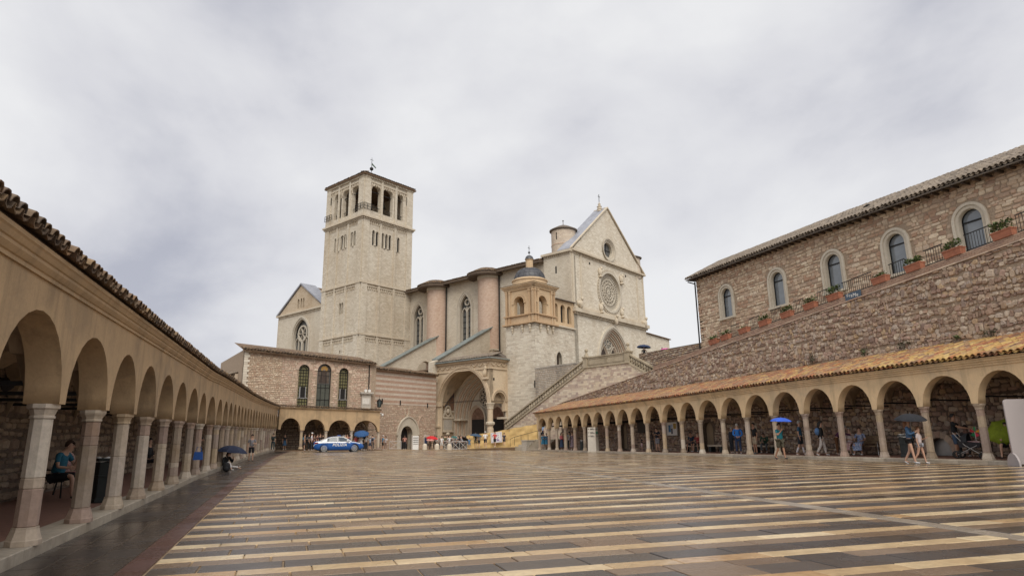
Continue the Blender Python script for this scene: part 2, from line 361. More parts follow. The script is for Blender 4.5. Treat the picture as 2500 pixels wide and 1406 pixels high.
M['terracotta'] = plain('terracotta', (.33,.125,.07), .75, 0, .2, 5)
M['brick'] = stone('parapet_brick', [(.36,.235,.17),(.43,.30,.22),(.32,.21,.16)], .3, 14, .9, .5)
M['leaf'] = leaf('planter_leaves', [(.05,.085,.022),(.075,.12,.03),(.11,.15,.04),(.04,.065,.02),(.14,.16,.05)])
M['leaf_d'] = leaf('dry_weed_leaves', [(.07,.08,.04),(.10,.10,.06),(.05,.06,.03)])

# ------------------------------------------------------------------ builders for walls, arches, stones, tiles
def arch(s0, s1, zs, rise, n=12, kind='round'):
    """points of an arch from (s0,zs) over to (s1,zs)"""
    c, h = (s0+s1)/2, (s1-s0)/2
    out = []
    for i in range(n+1):
        t = i/n
        if kind == 'round': a = PI*(1-t); out.append((c+h*math.cos(a), zs+rise*math.sin(a)))
        else:                               # pointed: two arcs centred beyond the middle
            k = (rise*rise+h*h)/(2*h)       # radius of each arc
            u = t*2 if t <= .5 else (1-t)*2
            amax = math.atan2(rise, h-k) if h-k != 0 else PI/2
            amax = math.acos(max(-1, min(1, (k-h)/k)))
            a = u*amax
            x = k-k*math.cos(a); z = k*math.sin(a)
            out.append(((s0+x) if t <= .5 else (s1-x), zs+z))
    return out
def opening(s0, s1, z0, zs, rise, n=12, kind='round'):
    return [(s0, z0)]+arch(s0, s1, zs, rise, n, kind)+[(s1, z0)]
def ring(s, z, rs, rz, n=32):
    return [(s+rs*math.cos(2*PI*i/n), z+rz*math.sin(2*PI*i/n)) for i in range(n)]
def wall(mb, fr, outer, holes=(), n0=0.0, depth=.6, mi=0, rnd=.5, back=False, edges=True, rmi=None, rrnd=None):
    """a wall slab with its outline and openings; front face at n0, reveals of the given depth"""
    loops = [outer]+list(holes)
    flat = [p for l in loops for p in l]
    tris = tessellate_polygon([[Vector((p[0], p[1], 0)) for p in l] for l in loops])
    fv = [fr.P(p[0], p[1], n0) for p in flat]
    mb.add(fv, [tuple(t) for t in tris], mi, rnd)
    if back: mb.add([fr.P(p[0], p[1], n0-depth) for p in flat], [tuple(t) for t in tris], mi, rnd)
    for li, l in enumerate(loops):
        if li == 0 and not edges: continue
        k = len(l); v = [fr.P(p[0], p[1], n0) for p in l]+[fr.P(p[0], p[1], n0-depth) for p in l]
        mb.add(v, [(i, (i+1) % k, k+(i+1) % k, k+i) for i in range(k)], mi if rmi is None or li == 0 else rmi, rnd if rrnd is None else rrnd)
def panel(mb, fr, pts, n=0.0, mi=0, rnd=.5):
    tris = tessellate_polygon([[Vector((p[0], p[1], 0)) for p in pts]])
    mb.add([fr.P(p[0], p[1], n) for p in pts], [tuple(t) for t in tris], mi, rnd)
def grow(pts, d, closed=False):
    """offset an open outline (feet fixed in z) or a closed one outward from its centre line"""
    out = []; k = len(pts)
    ar = sum(pts[i][0]*pts[(i+1) % k][1]-pts[(i+1) % k][0]*pts[i][1] for i in range(k)); sg = 1 if ar > 0 else -1
    for i in range(k):
        a = pts[i-1] if (i > 0 or closed) else pts[i]; b = pts[(i+1) % k] if (i < k-1 or closed) else pts[i]
        dx, dz = b[0]-a[0], b[1]-a[1]; l = math.hypot(dx, dz) or 1
        nx, nz = dz/l*sg, -dx/l*sg
        if not closed and i in (0, k-1): nz = 0; nx = math.copysign(1, nx)
        out.append((pts[i][0]+nx*d, pts[i][1]+nz*d))
    return out
def band(mb, fr, inner, outer, n0, n1, mi=0, rnd=.5, closed=False):
    """a moulding between two outlines, from n0 (back) to n1 (front)"""
    k = len(inner); rng = k if closed else k-1
    v = [fr.P(p[0], p[1], n1) for p in inner]+[fr.P(p[0], p[1], n1) for p in outer]+[fr.P(p[0], p[1], n0) for p in inner]+[fr.P(p[0], p[1], n0) for p in outer]
    f = []
    for i in range(rng):
        j = (i+1) % k
        f += [(i, j, k+j, k+i), (k+i, k+j, 3*k+j, 3*k+i), (i, j, 2*k+j, 2*k+i)]
    if not closed: f += [(0, k, 3*k, 2*k), (k-1, 2*k-1, 4*k-1, 3*k-1)]
    mb.add(v, f, mi, rnd)
def bar(mb, fr, a, b, w, n0, n1, mi=0, rnd=.5):
    dx, dz = b[0]-a[0], b[1]-a[1]; l = math.hypot(dx, dz) or 1; px, pz = -dz/l*w/2, dx/l*w/2
    q = [(a[0]+px, a[1]+pz), (b[0]+px, b[1]+pz), (b[0]-px, b[1]-pz), (a[0]-px, a[1]-pz)]
    mb.hexa([fr.P(p[0], p[1], n0) for p in q]+[fr.P(p[0], p[1], n1) for p in q], mi, rnd)
def inside(p, poly):
    x, y = p; c = False; k = len(poly)
    for i in range(k):
        x1, y1 = poly[i]; x2, y2 = poly[i-1]
        if (y1 > y) != (y2 > y) and x < (x2-x1)*(y-y1)/(y2-y1)+x1: c = not c
    return c
def stones(fr, s0, s1, zlo, zhi, holes=(), ch=(.10,.2), cl=(.15,.45), joint=.02, proud=.03, rough=.35, rnd=RNG, skip=0.0, wob=.03, n0=0.0, chaos=0.0):
    """coursed stones; zlo/zhi are heights along s; returns pieces (verts, faces, tone)"""
    out = []
    zmin = min(zlo(s) for s in np.linspace(s0, s1, 25)); zmax = max(zhi(s) for s in np.linspace(s0, s1, 25))
    z = zmin
    while z < zmax:
        h = rnd.uniform(*ch); s = s0-rnd.uniform(0, cl[0]); zz = z
        ph = rnd.uniform(0, 6.3)
        while s < s1:
            l = rnd.uniform(*cl)*(.7+.6*h/ch[1])
            a, b = max(s, s0), min(s+l, s1); s += l
            if b-a < .05: continue
            c = (a+b)/2; w_ = wob*math.sin(c*.9+ph)+rnd.uniform(-1, 1)*wob*.4
            lo, hi = zz+w_, zz+h+w_+rnd.uniform(-1, 1)*wob*.5
            if chaos: lo -= h*chaos*rnd.random()**2*1.2; hi += h*chaos*rnd.random()**2*1.2; a -= l*.15*chaos*rnd.random(); b += l*.15*chaos*rnd.random()
            bt, tp = zlo(c), zhi(c)
            if hi < bt+.03 or lo > tp-.03: continue
            lo = max(lo, bt); hi = min(hi, tp)
            if hi-lo < .03 or (skip and rnd.random() < skip): continue
            if holes and any(inside(q, hh) for hh in holes for q in ((a+.03, lo+.02), (b-.03, lo+.02), (a+.03, hi-.02), (b-.03, hi-.02), (c, (lo+hi)/2))): continue
            j = joint*rnd.uniform(.6, 1.3)/2; a += j; b -= j; lo += j; hi -= j
            if b-a < .03 or hi-lo < .02: continue
            pr = proud*rnd.uniform(.35, 1.25); dx, dz = b-a, hi-lo
            if rough > 0:
                cut = lambda m_: m_*rnd.uniform(.08, rough)
                e = [(a+cut(dx), lo), (b-cut(dx), lo+cut(dz)*.15), (b, lo+cut(dz)), (b-dx*.02, hi-cut(dz)), (b-cut(dx), hi), (a+cut(dx), hi-cut(dz)*.15), (a, hi-cut(dz)), (a+dx*.02, lo+cut(dz))]
                g = min(dx, dz)*.2
            else:
                e = [(a, lo), (b, lo), (b, hi), (a, hi)]; g = min(.012, dz*.12)
            cxm, czm = (a+b)/2, (lo+hi)/2; k = len(e)
            inn = [(p[0]+(cxm-p[0])/max(.01, dx/2)*g*.9, p[1]+(czm-p[1])/max(.01, dz/2)*g*.9) for p in e]
            v = [fr.P(p[0], p[1], n0+pr*(.85+.3*rnd.random())) for p in inn]+[fr.P(p[0], p[1], n0-.02) for p in e]
            f = [tuple(range(k))]+[(k+i, k+(i+1) % k, (i+1) % k, i) for i in range(k)]
            out.append((v, f, float(rnd.random())))
        z += h
    return out
def seen_size(v):
    v = np.asarray(v, float); c = v.mean(0); q = proj(c)
    if q[2] < .5 or not (-60 < q[0] < 2560 and -60 < q[1] < 1466): return -1
    e = np.linalg.norm(v.max(0)-v.min(0)); return e/q[2]
def pieces(name, lst, mat, parent, limit=300, rest=None, key=None):
    """the largest pieces in view become parts of their own, the rest one joined part"""
    if not lst: return
    sz = np.array([seen_size(p[0]) for p in lst]); order = np.argsort(-sz); own = set(order[:limit].tolist())
    own = {i for i in own if sz[i] > 0}
    mb = MB(); po = WORG.get(parent.name, A(0,0,0))
    for i, p in enumerate(lst):
        if i in own:
            v = np.asarray(p[0], float); c = v.mean(0)
            me = bpy.data.meshes.new(name); me.from_pydata((v-c).tolist(), [], p[1]); me.materials.append(mat)
            at = me.attributes.new('rnd', 'FLOAT', 'FACE'); at.data.foreach_set('value', [p[2]]*len(p[1]))
            ob = bpy.data.objects.new(name, me); COL.objects.link(ob); ob.parent = parent; ob.location = Vector(c-po)
        else: mb.add(p[0], p[1], 0, p[2])
    if mb.f: mb.build(rest or name, mat, parent, origin=po, kind='stuff')
def tile_piece(base, side, upv, nrm, L, r0, r1, up=True, seg=5, thick=.016):
    """one clay tile: a tapered half barrel (cover) or trough (pan)"""
    v = []; sg = 1 if up else -1
    for (t, r) in ((0, r0), (L, r1)):
        for rr in (r, r-thick):
            for i in range(seg+1):
                a = PI*i/seg; v.append(base+upv*t+side*(rr*math.cos(a))+nrm*(sg*rr*math.sin(a)))
    k = seg+1; f = []
    for i in range(seg):
        f += [(i, i+1, 2*k+i+1, 2*k+i), (k+i, 3*k+i, 3*k+i+1, k+i+1), (i, k+i, k+i+1, i+1)]
    return v, f
def tiles(path, s0, s1, rows, slope, w=.21, expo=.3, jitter=.012, pans=True, rowoff=0, tone=None, r=.085):
    """path(s) -> (point on the eave edge, tangent, direction up the slope in plan)"""
    out = []; n = max(1, int((s1-s0)/w)); cs, sn = math.cos(slope), math.sin(slope)
    for i in range(n):
        s = s0+(i+.5)*(s1-s0)/n
        p, t, inn = path(s); p = A(*p); t3 = A(t[0], t[1], 0); upv = A(inn[0]*cs, inn[1]*cs, sn); nr = np.cross(t3, upv); nr = nr if nr[2] > 0 else -nr
        for rw in range(rows):
            q = p+upv*((rw+rowoff)*expo+RNG.uniform(-1, 1)*jitter*1.5)+nr*(.02+RNG.uniform(0, 1)*jitter)+t3*RNG.uniform(-1, 1)*jitter
            tn = float(tone(s, rw)) if tone else float(RNG.random())
            v, f = tile_piece(q+nr*.035, t3, upv+nr*.035, nr, expo*1.18, r, r*.8); out.append((v, f, tn))
            if pans:
                v, f = tile_piece(q+t3*w/2+nr*.06, t3, upv+nr*.02, nr, expo*1.15, r*1.05, r*.95, up=False, seg=4); out.append((v, f, float(RNG.random())))
    return out
def sweep(mb, path, ss, prof, mi=0, rnd=.5):
    """a moulding run along a path; prof = (outward, z above the path point)"""
    rows = []
    for s in ss:
        p, t, inn = path(s); rows.append([(p[0]-inn[0]*o, p[1]-inn[1]*o, p[2]+z) for o, z in prof])
    k = len(prof); v = [q for r_ in rows for q in r_]
    f = [(i*k+j, (i+1)*k+j, (i+1)*k+j+1, i*k+j+1) for i in range(len(ss)-1) for j in range(k-1)]
    mb.add(v, f, mi, rnd)
    mb.add(rows[0], [tuple(range(k))], mi, rnd); mb.add(rows[-1], [tuple(range(k))], mi, rnd)

def column(parent, x, y, z0, z1, rad=.2, rz=0.0, style=0):
    """octagonal column of unequal blocks with a splayed base and a moulded capital"""
    H = z1-z0; mb = MB(); o = (x, y, z0); bh, chh = .24*H/1.9, .20*H/1.9
    cuts = [bh]+sorted(RNG.uniform(.25, .85, size=int(RNG.integers(1, 4)))*H)+[H-chh]
    cuts = [c for i, c in enumerate(cuts) if i == 0 or c-cuts[i-1] > .12] if len(cuts) > 2 else cuts
    cuts[-1] = H-chh; tone = RNG.random()
    for i in range(len(cuts)-1):
        a, b = cuts[i], cuts[i+1]; j = .004; tone = RNG.random(); ra, rb = rad*(1.03-.07*a/H), rad*(1.03-.07*b/H)
        mb.lathe([(ra-.012, a), (ra, a+.012), (rb, b-.012), (rb-.012, b)], (x, y, z0), 8, 0, float(tone), False, rot=PI/8+rz)
    c = mb.build('column', M['column'], parent, o)
    b_ = MB(); t = float(RNG.random()); w = rad
    b_.lathe([(0, 0), (w*1.5, 0), (w*1.5, bh*.28), (w*1.42, bh*.34), (w*1.2, bh*.75), (w*1.13, bh*.88), (w*1.13, bh), (0, bh)], (x, y, z0), 8, 0, t, False, rot=PI/8+rz)
    b_.build('base', M['column'], c, o)
    k = MB(); t = float(RNG.random()); z = z1-chh; h = chh
    if style == 0: pr = [(0, 0), (w*1.1, 0), (w*1.1, h*.15), (w*1.0, h*.2), (w*1.22, h*.62), (w*1.42, h*.7), (w*1.42, h), (0, h)]
    else: pr = [(0, 0), (w*1.05, 0), (w*1.12, h*.1), (w*1.05, h*.22), (w*1.2, h*.45), (w*1.3, h*.55), (w*1.36, h*.6), (w*1.46, h*.75), (w*1.46, h), (0, h)]
    k.lathe(pr, (x, y, z), 8, 0, t, False, rot=PI/8+rz); k.build('capital', M['column'], c, o)
    return c

def arcade_run(root, org, P, zfl, zsp, zcr, ztop, side, t=.42, W=3.2, pier=.17, mat='plaster', mvault='vault', vault=True, skipv=(), na=14, colstyle=0, rad=.19, cols=None, rods=True):
    """columns at P (plan), arches between them, vaulted bays behind; side = which way the passage lies (+1 = left of travel)"""
    mb, mv = MB(), MB(); n = len(P)
    for i in range(n-1):
        a, b = P[i], P[i+1]; d = b-a; L = np.linalg.norm(d); d = d/L; nn = A(-d[1], d[0])*side
        s0, s1 = pier, L-pier
        zs = (zsp[i]+zsp[i+1])/2; zc = (zcr[i]+zcr[i+1])/2
        ap = arch(s0, s1, 0, 1.0, na)
        pt = [(0, zsp[i])]+[(s, zsp[i]*(1-s/L)+zsp[i+1]*s/L+q*(zc-zs)) for s, q in ap]+[(L, zsp[i+1])]
        for off, flip in ((-t/2, 0), (t/2, 1)):
            lo = [(*(a+d*s+nn*off), z) for s, z in pt]
            hi = [(*(a+d*s+nn*off), ztop[i]*(1-s/L)+ztop[i+1]*s/L) for s, z in pt]
            mb.strip(lo, hi, 0, .5)
        mb.strip([(*(a+d*s-nn*t/2), z) for s, z in pt], [(*(a+d*s+nn*t/2), z) for s, z in pt], 0, .5, True)
        if vault and i not in skipv:
            g = 12; grid = []
            for u in range(g+1):
                for w_ in range(g+1):
                    s = L*u/g; q = t/2+(W-t/2)*w_/g
                    zu = math.sqrt(max(0, 1-((u/g)*2-1)**2)); zw = math.sqrt(max(0, 1-((w_/g)*2-1)**2))
                    grid.append((*(a+d*s+nn*q), zs+(zc-zs+.12)*max(zu, zw)))
            k = g+1
            mv.add(grid, [(u*k+w_, (u+1)*k+w_, (u+1)*k+w_+1, u*k+w_+1) for u in range(g) for w_ in range(g)], 0, .5, False)
    mb.add([(*P[0], zsp[0]), (*P[0], ztop[0])], [], 0)
    mb.build('arch_wall', M[mat], root, org)
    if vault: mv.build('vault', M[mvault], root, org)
    for i in range(n):
        if cols is not None and i not in cols: continue
        d = P[min(n-1, i+1)]-P[max(0, i-1)]
        column(root, P[i][0], P[i][1], zfl[i], zsp[i], rad, math.atan2(d[1], d[0]), (i*7+colstyle) % 2)
        if rods:
            d = d/np.linalg.norm(d); nn = A(-d[1], d[0])*side
            r = MB(); r.beam((*P[i], zsp[i]+.28), (*(P[i]+nn*W), zsp[i]+.28), .045, .06); r.build('tie_rod', M['iron'], root, org)

def poly_path(P, Z, side):
    P = np.array(P); seg = np.linalg.norm(P[1:]-P[:-1], axis=1); cum = np.concatenate([[0], np.cumsum(seg)])
    Z = np.array(Z)
    tang = np.gradient(P, cum, axis=0); tang /= np.linalg.norm(tang, axis=1)[:, None]
    def f(s):
        x = np.interp(s, cum, P[:, 0]); y = np.interp(s, cum, P[:, 1]); z = np.interp(s, cum, Z)
        t = A(np.interp(s, cum, tang[:, 0]), np.interp(s, cum, tang[:, 1])); t /= np.linalg.norm(t)
        return (x, y, z), t, A(-t[1], t[0])*side
    return f, cum
def shift_path(f, out, dz):
    def g(s):
        p, t, inn = f(s); return (p[0]-inn[0]*out, p[1]-inn[1]*out, p[2]+dz), t, inn
    return g

# ================================================================== THE SETTING
def struct(mb, name, mat, parent=None, origin=(0,0,0)):
    o = mb.build(name, mat, parent, origin)
    if parent is None: o['kind'] = 'structure'
    return o
def gz(x, y, dz=0.0): return (x, y, float(ground(x, y))+dz)

# --- left colonnade line: straight, then bending to the right far down the square
LY = [0.95, 3.3, 5.65, 8.0, 10.39, 12.75, 14.87, 16.99, 19.38, 21.73, 24.31, 26.6]
LPX = [510.7, 528, 542.4, 554.5, 565.2, 574.8, 583.4, 591.2, 598.8, 606.2, 613.4, 620.2, 626.6, 632.6, 638.7, 644.5, 649.8, 655, 660.4, 665.6, 670.6]
LP = [A(-3.2, y) for y in LY]
for i, xp in enumerate(LPX):
    y = 28.9+2.08*i; p = onx(xp, 1045, -3.2); LP.append(A(-3.2*y/p[1] if y < p[1] else -3.2, y))
LYv = np.array([p[1] for p in LP]); LXv = np.array([p[0] for p in LP])
def lx(y): return np.interp(y, LYv, LXv)
LEND = LP[-1]

# --- ground and paving
g = MB(); n = 48
g.lathe([(0, 0), (30, 0), (200, -2), (1500, -30)], (10, 30, -1.0), n); struct(g, 'ground', M['earth'])
base = MB(); xs = np.linspace(-8.5, 30, 24); ys = np.linspace(-8, 96, 60)
base.add([gz(x, y, -.018) for y in ys for x in xs], [(j*24+i, j*24+i+1, (j+1)*24+i+1, (j+1)*24+i) for j in range(59) for i in range(23)])
piazza = struct(base, 'piazza', M['joint'])
def slab(c4, dz=0.0, h=.05, ch=.006):
    """one paving slab from four plan corners, lying on the ground"""
    c4 = [A(*q) for q in c4]; cen = sum(c4)/4
    inn = [q+(cen-q)*min(.2, ch*1.4/max(.05, np.linalg.norm(cen-q))) for q in c4]
    v = [gz(q[0], q[1], dz) for q in inn]+[gz(q[0], q[1], dz-ch) for q in c4]+[gz(q[0], q[1], dz-h) for q in c4]
    return v, [(0,1,2,3), (4,5,1,0), (5,6,2,1), (6,7,3,2), (7,4,0,3), (8,9,5,4), (9,10,6,5), (10,11,7,6), (11,8,4,7)], float(RNG.random())
DIAG = lambda y: 8.3+.08*y
lists = {'pv_light': [], 'pv_brown': [], 'pv_dark': [], 'pv_red': [], 'pv_grey': [], 'pv_row': []}
SL = -.11; PER = 1.04; PH = .925
bands = [(0, .44, 'pv_dark', (.78, 1.05)), (.44, .75, 'pv_brown', (.65, .95)), (.75, 1.04, 'pv_light', (.75, 1.2))]
def far_edge(x): return 71.5 if x < 8 else 84.0
for k in range(-5, 84):
    y00 = PH+k*PER
    for b0, b1, mt, (l0, l1) in bands:
        x = lx(max(0, y00))+1.76+.012
        first = True
        while x < 23.45:
            l = RNG.uniform(l0, l1)*(.6 if first and RNG.random() < .5 else 1); first = False
            x2 = min(x+l, 23.5)
            if x2-x < .1: break
            ya, yb = y00+b0+.008, y00+b1-.008
            yc = (ya+yb)/2+SL*x
            if yc > far_edge(x): break
            j = .011 if mt != 'pv_light' else .006
            dgx = DIAG(yc); xa, xb = x+j, x2-j
            m_ = mt
            if mt == 'pv_dark' and yc < 4.4 and x > 5: m_ = 'pv_red'
            elif mt != 'pv_light' and RNG.random() < .06: m_ = {'pv_dark': 'pv_brown', 'pv_brown': 'pv_dark'}[mt]
            segs = [(xa, xb)]
            if xa < dgx+.19 and xb > dgx-.19: segs = [(xa, min(xb, dgx-.19)), (max(xa, dgx+.19), xb)]
            for u, w in segs:
                if w-u < .06: continue
                lists[m_].append(slab([(u, ya+SL*u), (w, ya+SL*w), (w, yb+SL*w), (u, yb+SL*u)], RNG.uniform(-.0025, .0025)))
            x = x2
y = 0.5
while y < 83:
    l = RNG.uniform(.6, 1.0)
    lists['pv_grey'].append(slab([(DIAG(y)-.175, y), (DIAG(y)+.175, y), (DIAG(y+l)+.175, y+l-.012), (DIAG(y+l)-.175, y+l-.012)])); y += l
for (o0, o1, mt, l0, l1) in ((.16, .55, 'pv_row', .7, 1.3), (.562, .99, 'pv_row', .7, 1.3), (1.012, 1.435, 'pv_row', .7, 1.3), (1.45, 1.752, 'pv_red', .8, 1.6)):
    y = 1.0
    while y < 70.5:
        l = RNG.uniform(l0, l1); a, b = lx(y), lx(y+l)
        lists[mt].append(slab([(a+o0, y), (a+o1, y), (b+o1, y+l-.01), (b+o0, y+l-.01)], RNG.uniform(-.002, .002))); y += l
for mt, lim in (('pv_light', 110), ('pv_brown', 70), ('pv_dark', 70), ('pv_red', 16), ('pv_grey', 14), ('pv_row', 20)):
    pieces('paving_slab', lists[mt], M[mt], piazza, lim, 'paving_slabs')

def kerb_run(name, xf, y0, y1, wid, sgn, hgt, label):
    """row of kerb stones along the front of an arcade; xf(y) is the outer edge, the stones reach wid behind it"""
    lst = []; y = y0
    while y < y1:
        l = RNG.uniform(.75, 1.25); e = min(y+l, y1)
        q = [(xf(y), y+.004), (xf(y)-sgn*wid, y+.004), (xf(e)-sgn*wid, e-.004), (xf(e), e-.004)]
        lst.append(slab(q, hgt+RNG.uniform(-.004, .004), hgt+.05, .012)); y = e
    b = MB(); b.strip([gz(xf(yy)-sgn*.02, yy, hgt-.02) for yy in np.linspace(y0, y1, 40)], [gz(xf(yy)-sgn*(wid-.01), yy, hgt-.02) for yy in np.linspace(y0, y1, 40)])
    o = struct(b, name, M['mortar_d']); pieces('kerb_stone', lst, M['kerb'], o, 60, 'kerb_stones'); return o
kerb_run('kerb', lambda y: lx(y)+.15, 1.0, 71, .56, 1, .15, '')
kerb_run('kerb', lambda y: 23.62, 6.0, 63.2, .62, -1, .13, '')
for x0, x1 in ((-.41, -3.5), ):
    b = MB(); ss = np.linspace(-2, 71.5, 50)
    b.strip([gz(lx(y)+x0, y, .146) for y in ss], [gz(lx(y)+x1, y, .146) for y in ss]); struct(b, 'arcade_pavement', M['floor'])
b = MB(); ss = np.linspace(4, 63.2, 40); b.strip([gz(24.23, y, .126) for y in ss], [gz(27.5, y, .126) for y in ss]); struct(b, 'arcade_pavement', M['floor'])

# ================================================================== LEFT ARCADE
ORG_L = (-3.2, 2.0, 0.0)
larc = thing('arcade', 'long tan plastered arcade on octagonal stone columns beside the dark paving strip', 'arcade', ORG_L)
zfl = [float(ground(-3.2, y))+.15 for y in LYv]
zsp = [f+np.interp(y, [10, 29, 71], [1.81, 1.82, 2.05]) for f, y in zip(zfl, LYv)]
zcr = [s+np.interp(y, [10, 30, 71], [1.09, 1.07, 1.4]) for s, y in zip(zsp, LYv)]
ztl = [3.70+.0167*y for y in LYv]
arcade_run(larc, ORG_L, LP, zfl, zsp, zcr, [z-.24 for z in ztl], +1, .42, 2.7, .125, 'plaster', skipv=range(len(LP)-4, len(LP)), rad=.135)
LWY = np.concatenate([LYv[:20], LYv[20:]]); 
eave, cum = poly_path([(p[0]+.21, p[1]) for p in LP], [z-.26 for z in ztl], +1)
LT = cum[-1]; ss = np.linspace(0, LT, 60)
cm = MB()
sweep(cm, eave, ss, [(0, -.12), (.03, -.12), (.03, -.07), (.05, -.06), (.09, -.005), (.09, .035), (.11, .045), (.14, .10), (.16, .12), (.16, .17), (-.3, .17), (-.3, -.1)], 0, .3)
cm.build('cornice', M['plaster'], larc, ORG_L)
rf = MB(); inn = 3.1
rf.strip([eave(s)[0][:2]+(eave(s)[0][2]+.19,) if False else (eave(s)[0][0]+.17, eave(s)[0][1], eave(s)[0][2]+.18) for s in ss],
         [(eave(s)[0][0]-inn, eave(s)[0][1], eave(s)[0][2]+.18+inn*.30) for s in ss], 0, .4)
rf.build('roof', M['tile_d'], larc, ORG_L)
lt = tiles(shift_path(eave, .24, .2), 0.3, LT-.2, 3, math.atan(.30), .235, .34, .016, r=.095)
pieces('roof_tile', lt, M['tile_d'], larc, 240, 'roof_tiles')
# back wall of rubble seen through the arches
bw = MB(); bp = [(p[0]-2.75, p[1]) for p in LP]
bw.strip([(x, y, float(ground(-3.2, y))) for x, y in bp], [(x, y, 4.2+.016*y) for x, y in bp]); bw.build('back_wall', M['mortar_d'], larc, ORG_L)
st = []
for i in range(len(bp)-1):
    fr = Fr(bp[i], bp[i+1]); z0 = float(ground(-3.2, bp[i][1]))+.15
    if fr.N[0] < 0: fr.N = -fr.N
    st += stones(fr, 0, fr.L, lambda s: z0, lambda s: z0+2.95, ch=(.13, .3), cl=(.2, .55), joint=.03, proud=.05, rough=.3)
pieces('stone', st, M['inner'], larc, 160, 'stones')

# ================================================================== END ARCADE (four wide arches)
E0 = LEND+A(.30, .12); e1 = atd(924, 1065, 70.5)[:2]
EF = Fr(E0, e1)
EP = [E0]+[A(*EF.P(EF.px(x, 1053)[0], 0)[:2]) for x in (736, 796, 858)]+[A(*e1)]
ORG_E = (E0[0], E0[1], 0.5)
earc = thing('arcade', 'short tan plastered arcade with four wide round arches behind the police car', 'arcade', ORG_E)
ez = [EF.px(x, y)[1] for x, y in ((672, 1096), (736, 1096), (796, 1096.3), (858, 1096.6), (919, 1097))]
es = [EF.px(x, y)[1] for x, y in ((672, 1048), (736, 1050), (796, 1051), (858, 1051), (919, 1054))]
ecr = [EF.px(x, y)[1] for x, y in ((700, 1019), (767, 1024), (827, 1025.5), (889, 1026.5), (900, 1027))]
ecr = [ecr[0]]+[(ecr[i]+ecr[i-1])/2 for i in range(1, 4)]+[ecr[3]]
et = [EF.px(x, y)[1] for x, y in ((676, 996), (740, 998.5), (800, 1001), (860, 1003.5), (924, 1006))]
arcade_run(earc, ORG_E, EP, ez, es, ecr, et, +1, .5, 3.6, .22, 'plaster', skipv=(0,), na=18, cols=(1, 2, 3, 4), rad=.16)
ep, ecum = poly_path([tuple(p+EF.N*.25) for p in EP], et, +1)
ss = np.linspace(0, ecum[-1], 12); cm = MB()
sweep(cm, ep, ss, [(0, -.06), (.06, -.02), (.1, .05), (.16, .08), (.16, .14), (-.3, .14), (-.3, 0)], 0, .4); cm.build('cornice', M['plaster'], earc, ORG_E)
pieces('roof_tile', tiles(shift_path(ep, .26, .17), 0, ecum[-1], 1, math.atan(.2), .25, .38, .015, r=.10), M['tile_d'], earc, 100, 'roof_tiles')
eb = EF.off(-3.7); st = []
b = MB(); b.fbox(eb, -3.5, EF.L+.2, .2, 4.0, -.3, 0); b.build('back_wall', M['mortar_d'], earc, ORG_E)
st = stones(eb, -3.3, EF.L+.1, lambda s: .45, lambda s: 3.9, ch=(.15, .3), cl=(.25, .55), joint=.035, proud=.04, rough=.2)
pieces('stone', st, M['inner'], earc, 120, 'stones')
b = MB(); b.add([EF.P(-4, ez[0]-.02, .6), EF.P(EF.L+.3, ez[-1]-.02, .6), EF.P(EF.L+.3, ez[-1]-.02, -3.7), EF.P(-4, ez[0]-.02, -3.7)], [(0,1,2,3)]); b.add([EF.P(-4, ez[0]-.03, .6), EF.P(EF.L+.3, ez[-1]-.03, .6), EF.P(EF.L+.3, ez[-1]-.8, .6), EF.P(-4, ez[0]-.8, .6)], [(0,1,2,3)]); struct(b, 'arcade_pavement', M['pv_brown'])

# ================================================================== RIGHT ARCADE
RC = [(2389,983.5),(2255,991),(2143.6,999),(2048,1002),(1965,1008.5),(1890,1015),(1823,1021),(1764,1023),(1709,1024.5),(1664,1029),(1620,1031),(1579.6,1033),(1543,1035.7),(1511,1037.6),(1481,1040),(1451.7,1041),(1426.7,1043),(1403,1044),(1380,1045),(1359,1045),(1340,1045.3),(1317,1046)]
ry = [float(onx(x, y, 24.2)[1]) for x, y in RC]
ry = [ry[0]-2.05*i for i in (5, 4, 3, 2, 1)]+ry
rp = np.polyfit(ry[5:], [float(onx(x, y, 24.2)[2]) for x, y in RC], 1)
RP = [A(24.2, y) for y in ry]; rsp = [float(np.polyval(rp, y)) for y in ry]
rfl = [float(ground(24.2, y))+.13 for y in ry]
rcr = [np.interp(y, [16, 30, 61], [3.60, 3.55, 3.27]) for y in ry]
rev = [np.interp(y, [15, 25, 36, 63], [4.13, 4.07, 3.9, 3.77]) for y in ry]
ORG_R = (24.2, 40.0, .2)
rarc = thing('arcade', 'long ochre arcade with an orange and yellow tiled roof below the rubble wall', 'arcade', ORG_R)
arcade_run(rarc, ORG_R, RP, rfl, rsp, rcr, [z-.22 for z in rev], -1, .40, 3.2, .13, 'plaster_r', rad=.138)
b = MB(); b.box((24.02, ry[-1]-.02, rsp[-1]), (24.38, ry[-1]+.3, rev[-1]-.22)); 
b.add([(24.1, ry[-1]+.3, rsp[-1]+.05), (24.1, ry[-1]+.3, rev[-1]-.2), (27.4, ry[-1]+.3, 4.6), (27.4, ry[-1]+.3, 3.4)], [(0,1,2,3)]); b.build('end_wall', M['plaster_r'], rarc, ORG_R)
rpth, rcum = poly_path([(24.0, y) for y in ry[:-1]]+[(24.0, ry[-1]+.45)], [z-.24 for z in rev], -1)
ss = np.linspace(0, rcum[-1], 40); cm = MB()
sweep(cm, rpth, ss, [(0, -.10), (.04, -.09), (.04, -.03), (.08, 0), (.08, .05), (.13, .08), (.13, .14), (.17, .16), (.17, .2), (-.3, .2), (-.3, -.1)], 0, .3); cm.build('cornice', M['plaster_r'], rarc, ORG_R)
rt = lambda s: np.interp(24.0, [0, 1], [0, 1])
SLR = math.atan2(.98, 3.5)
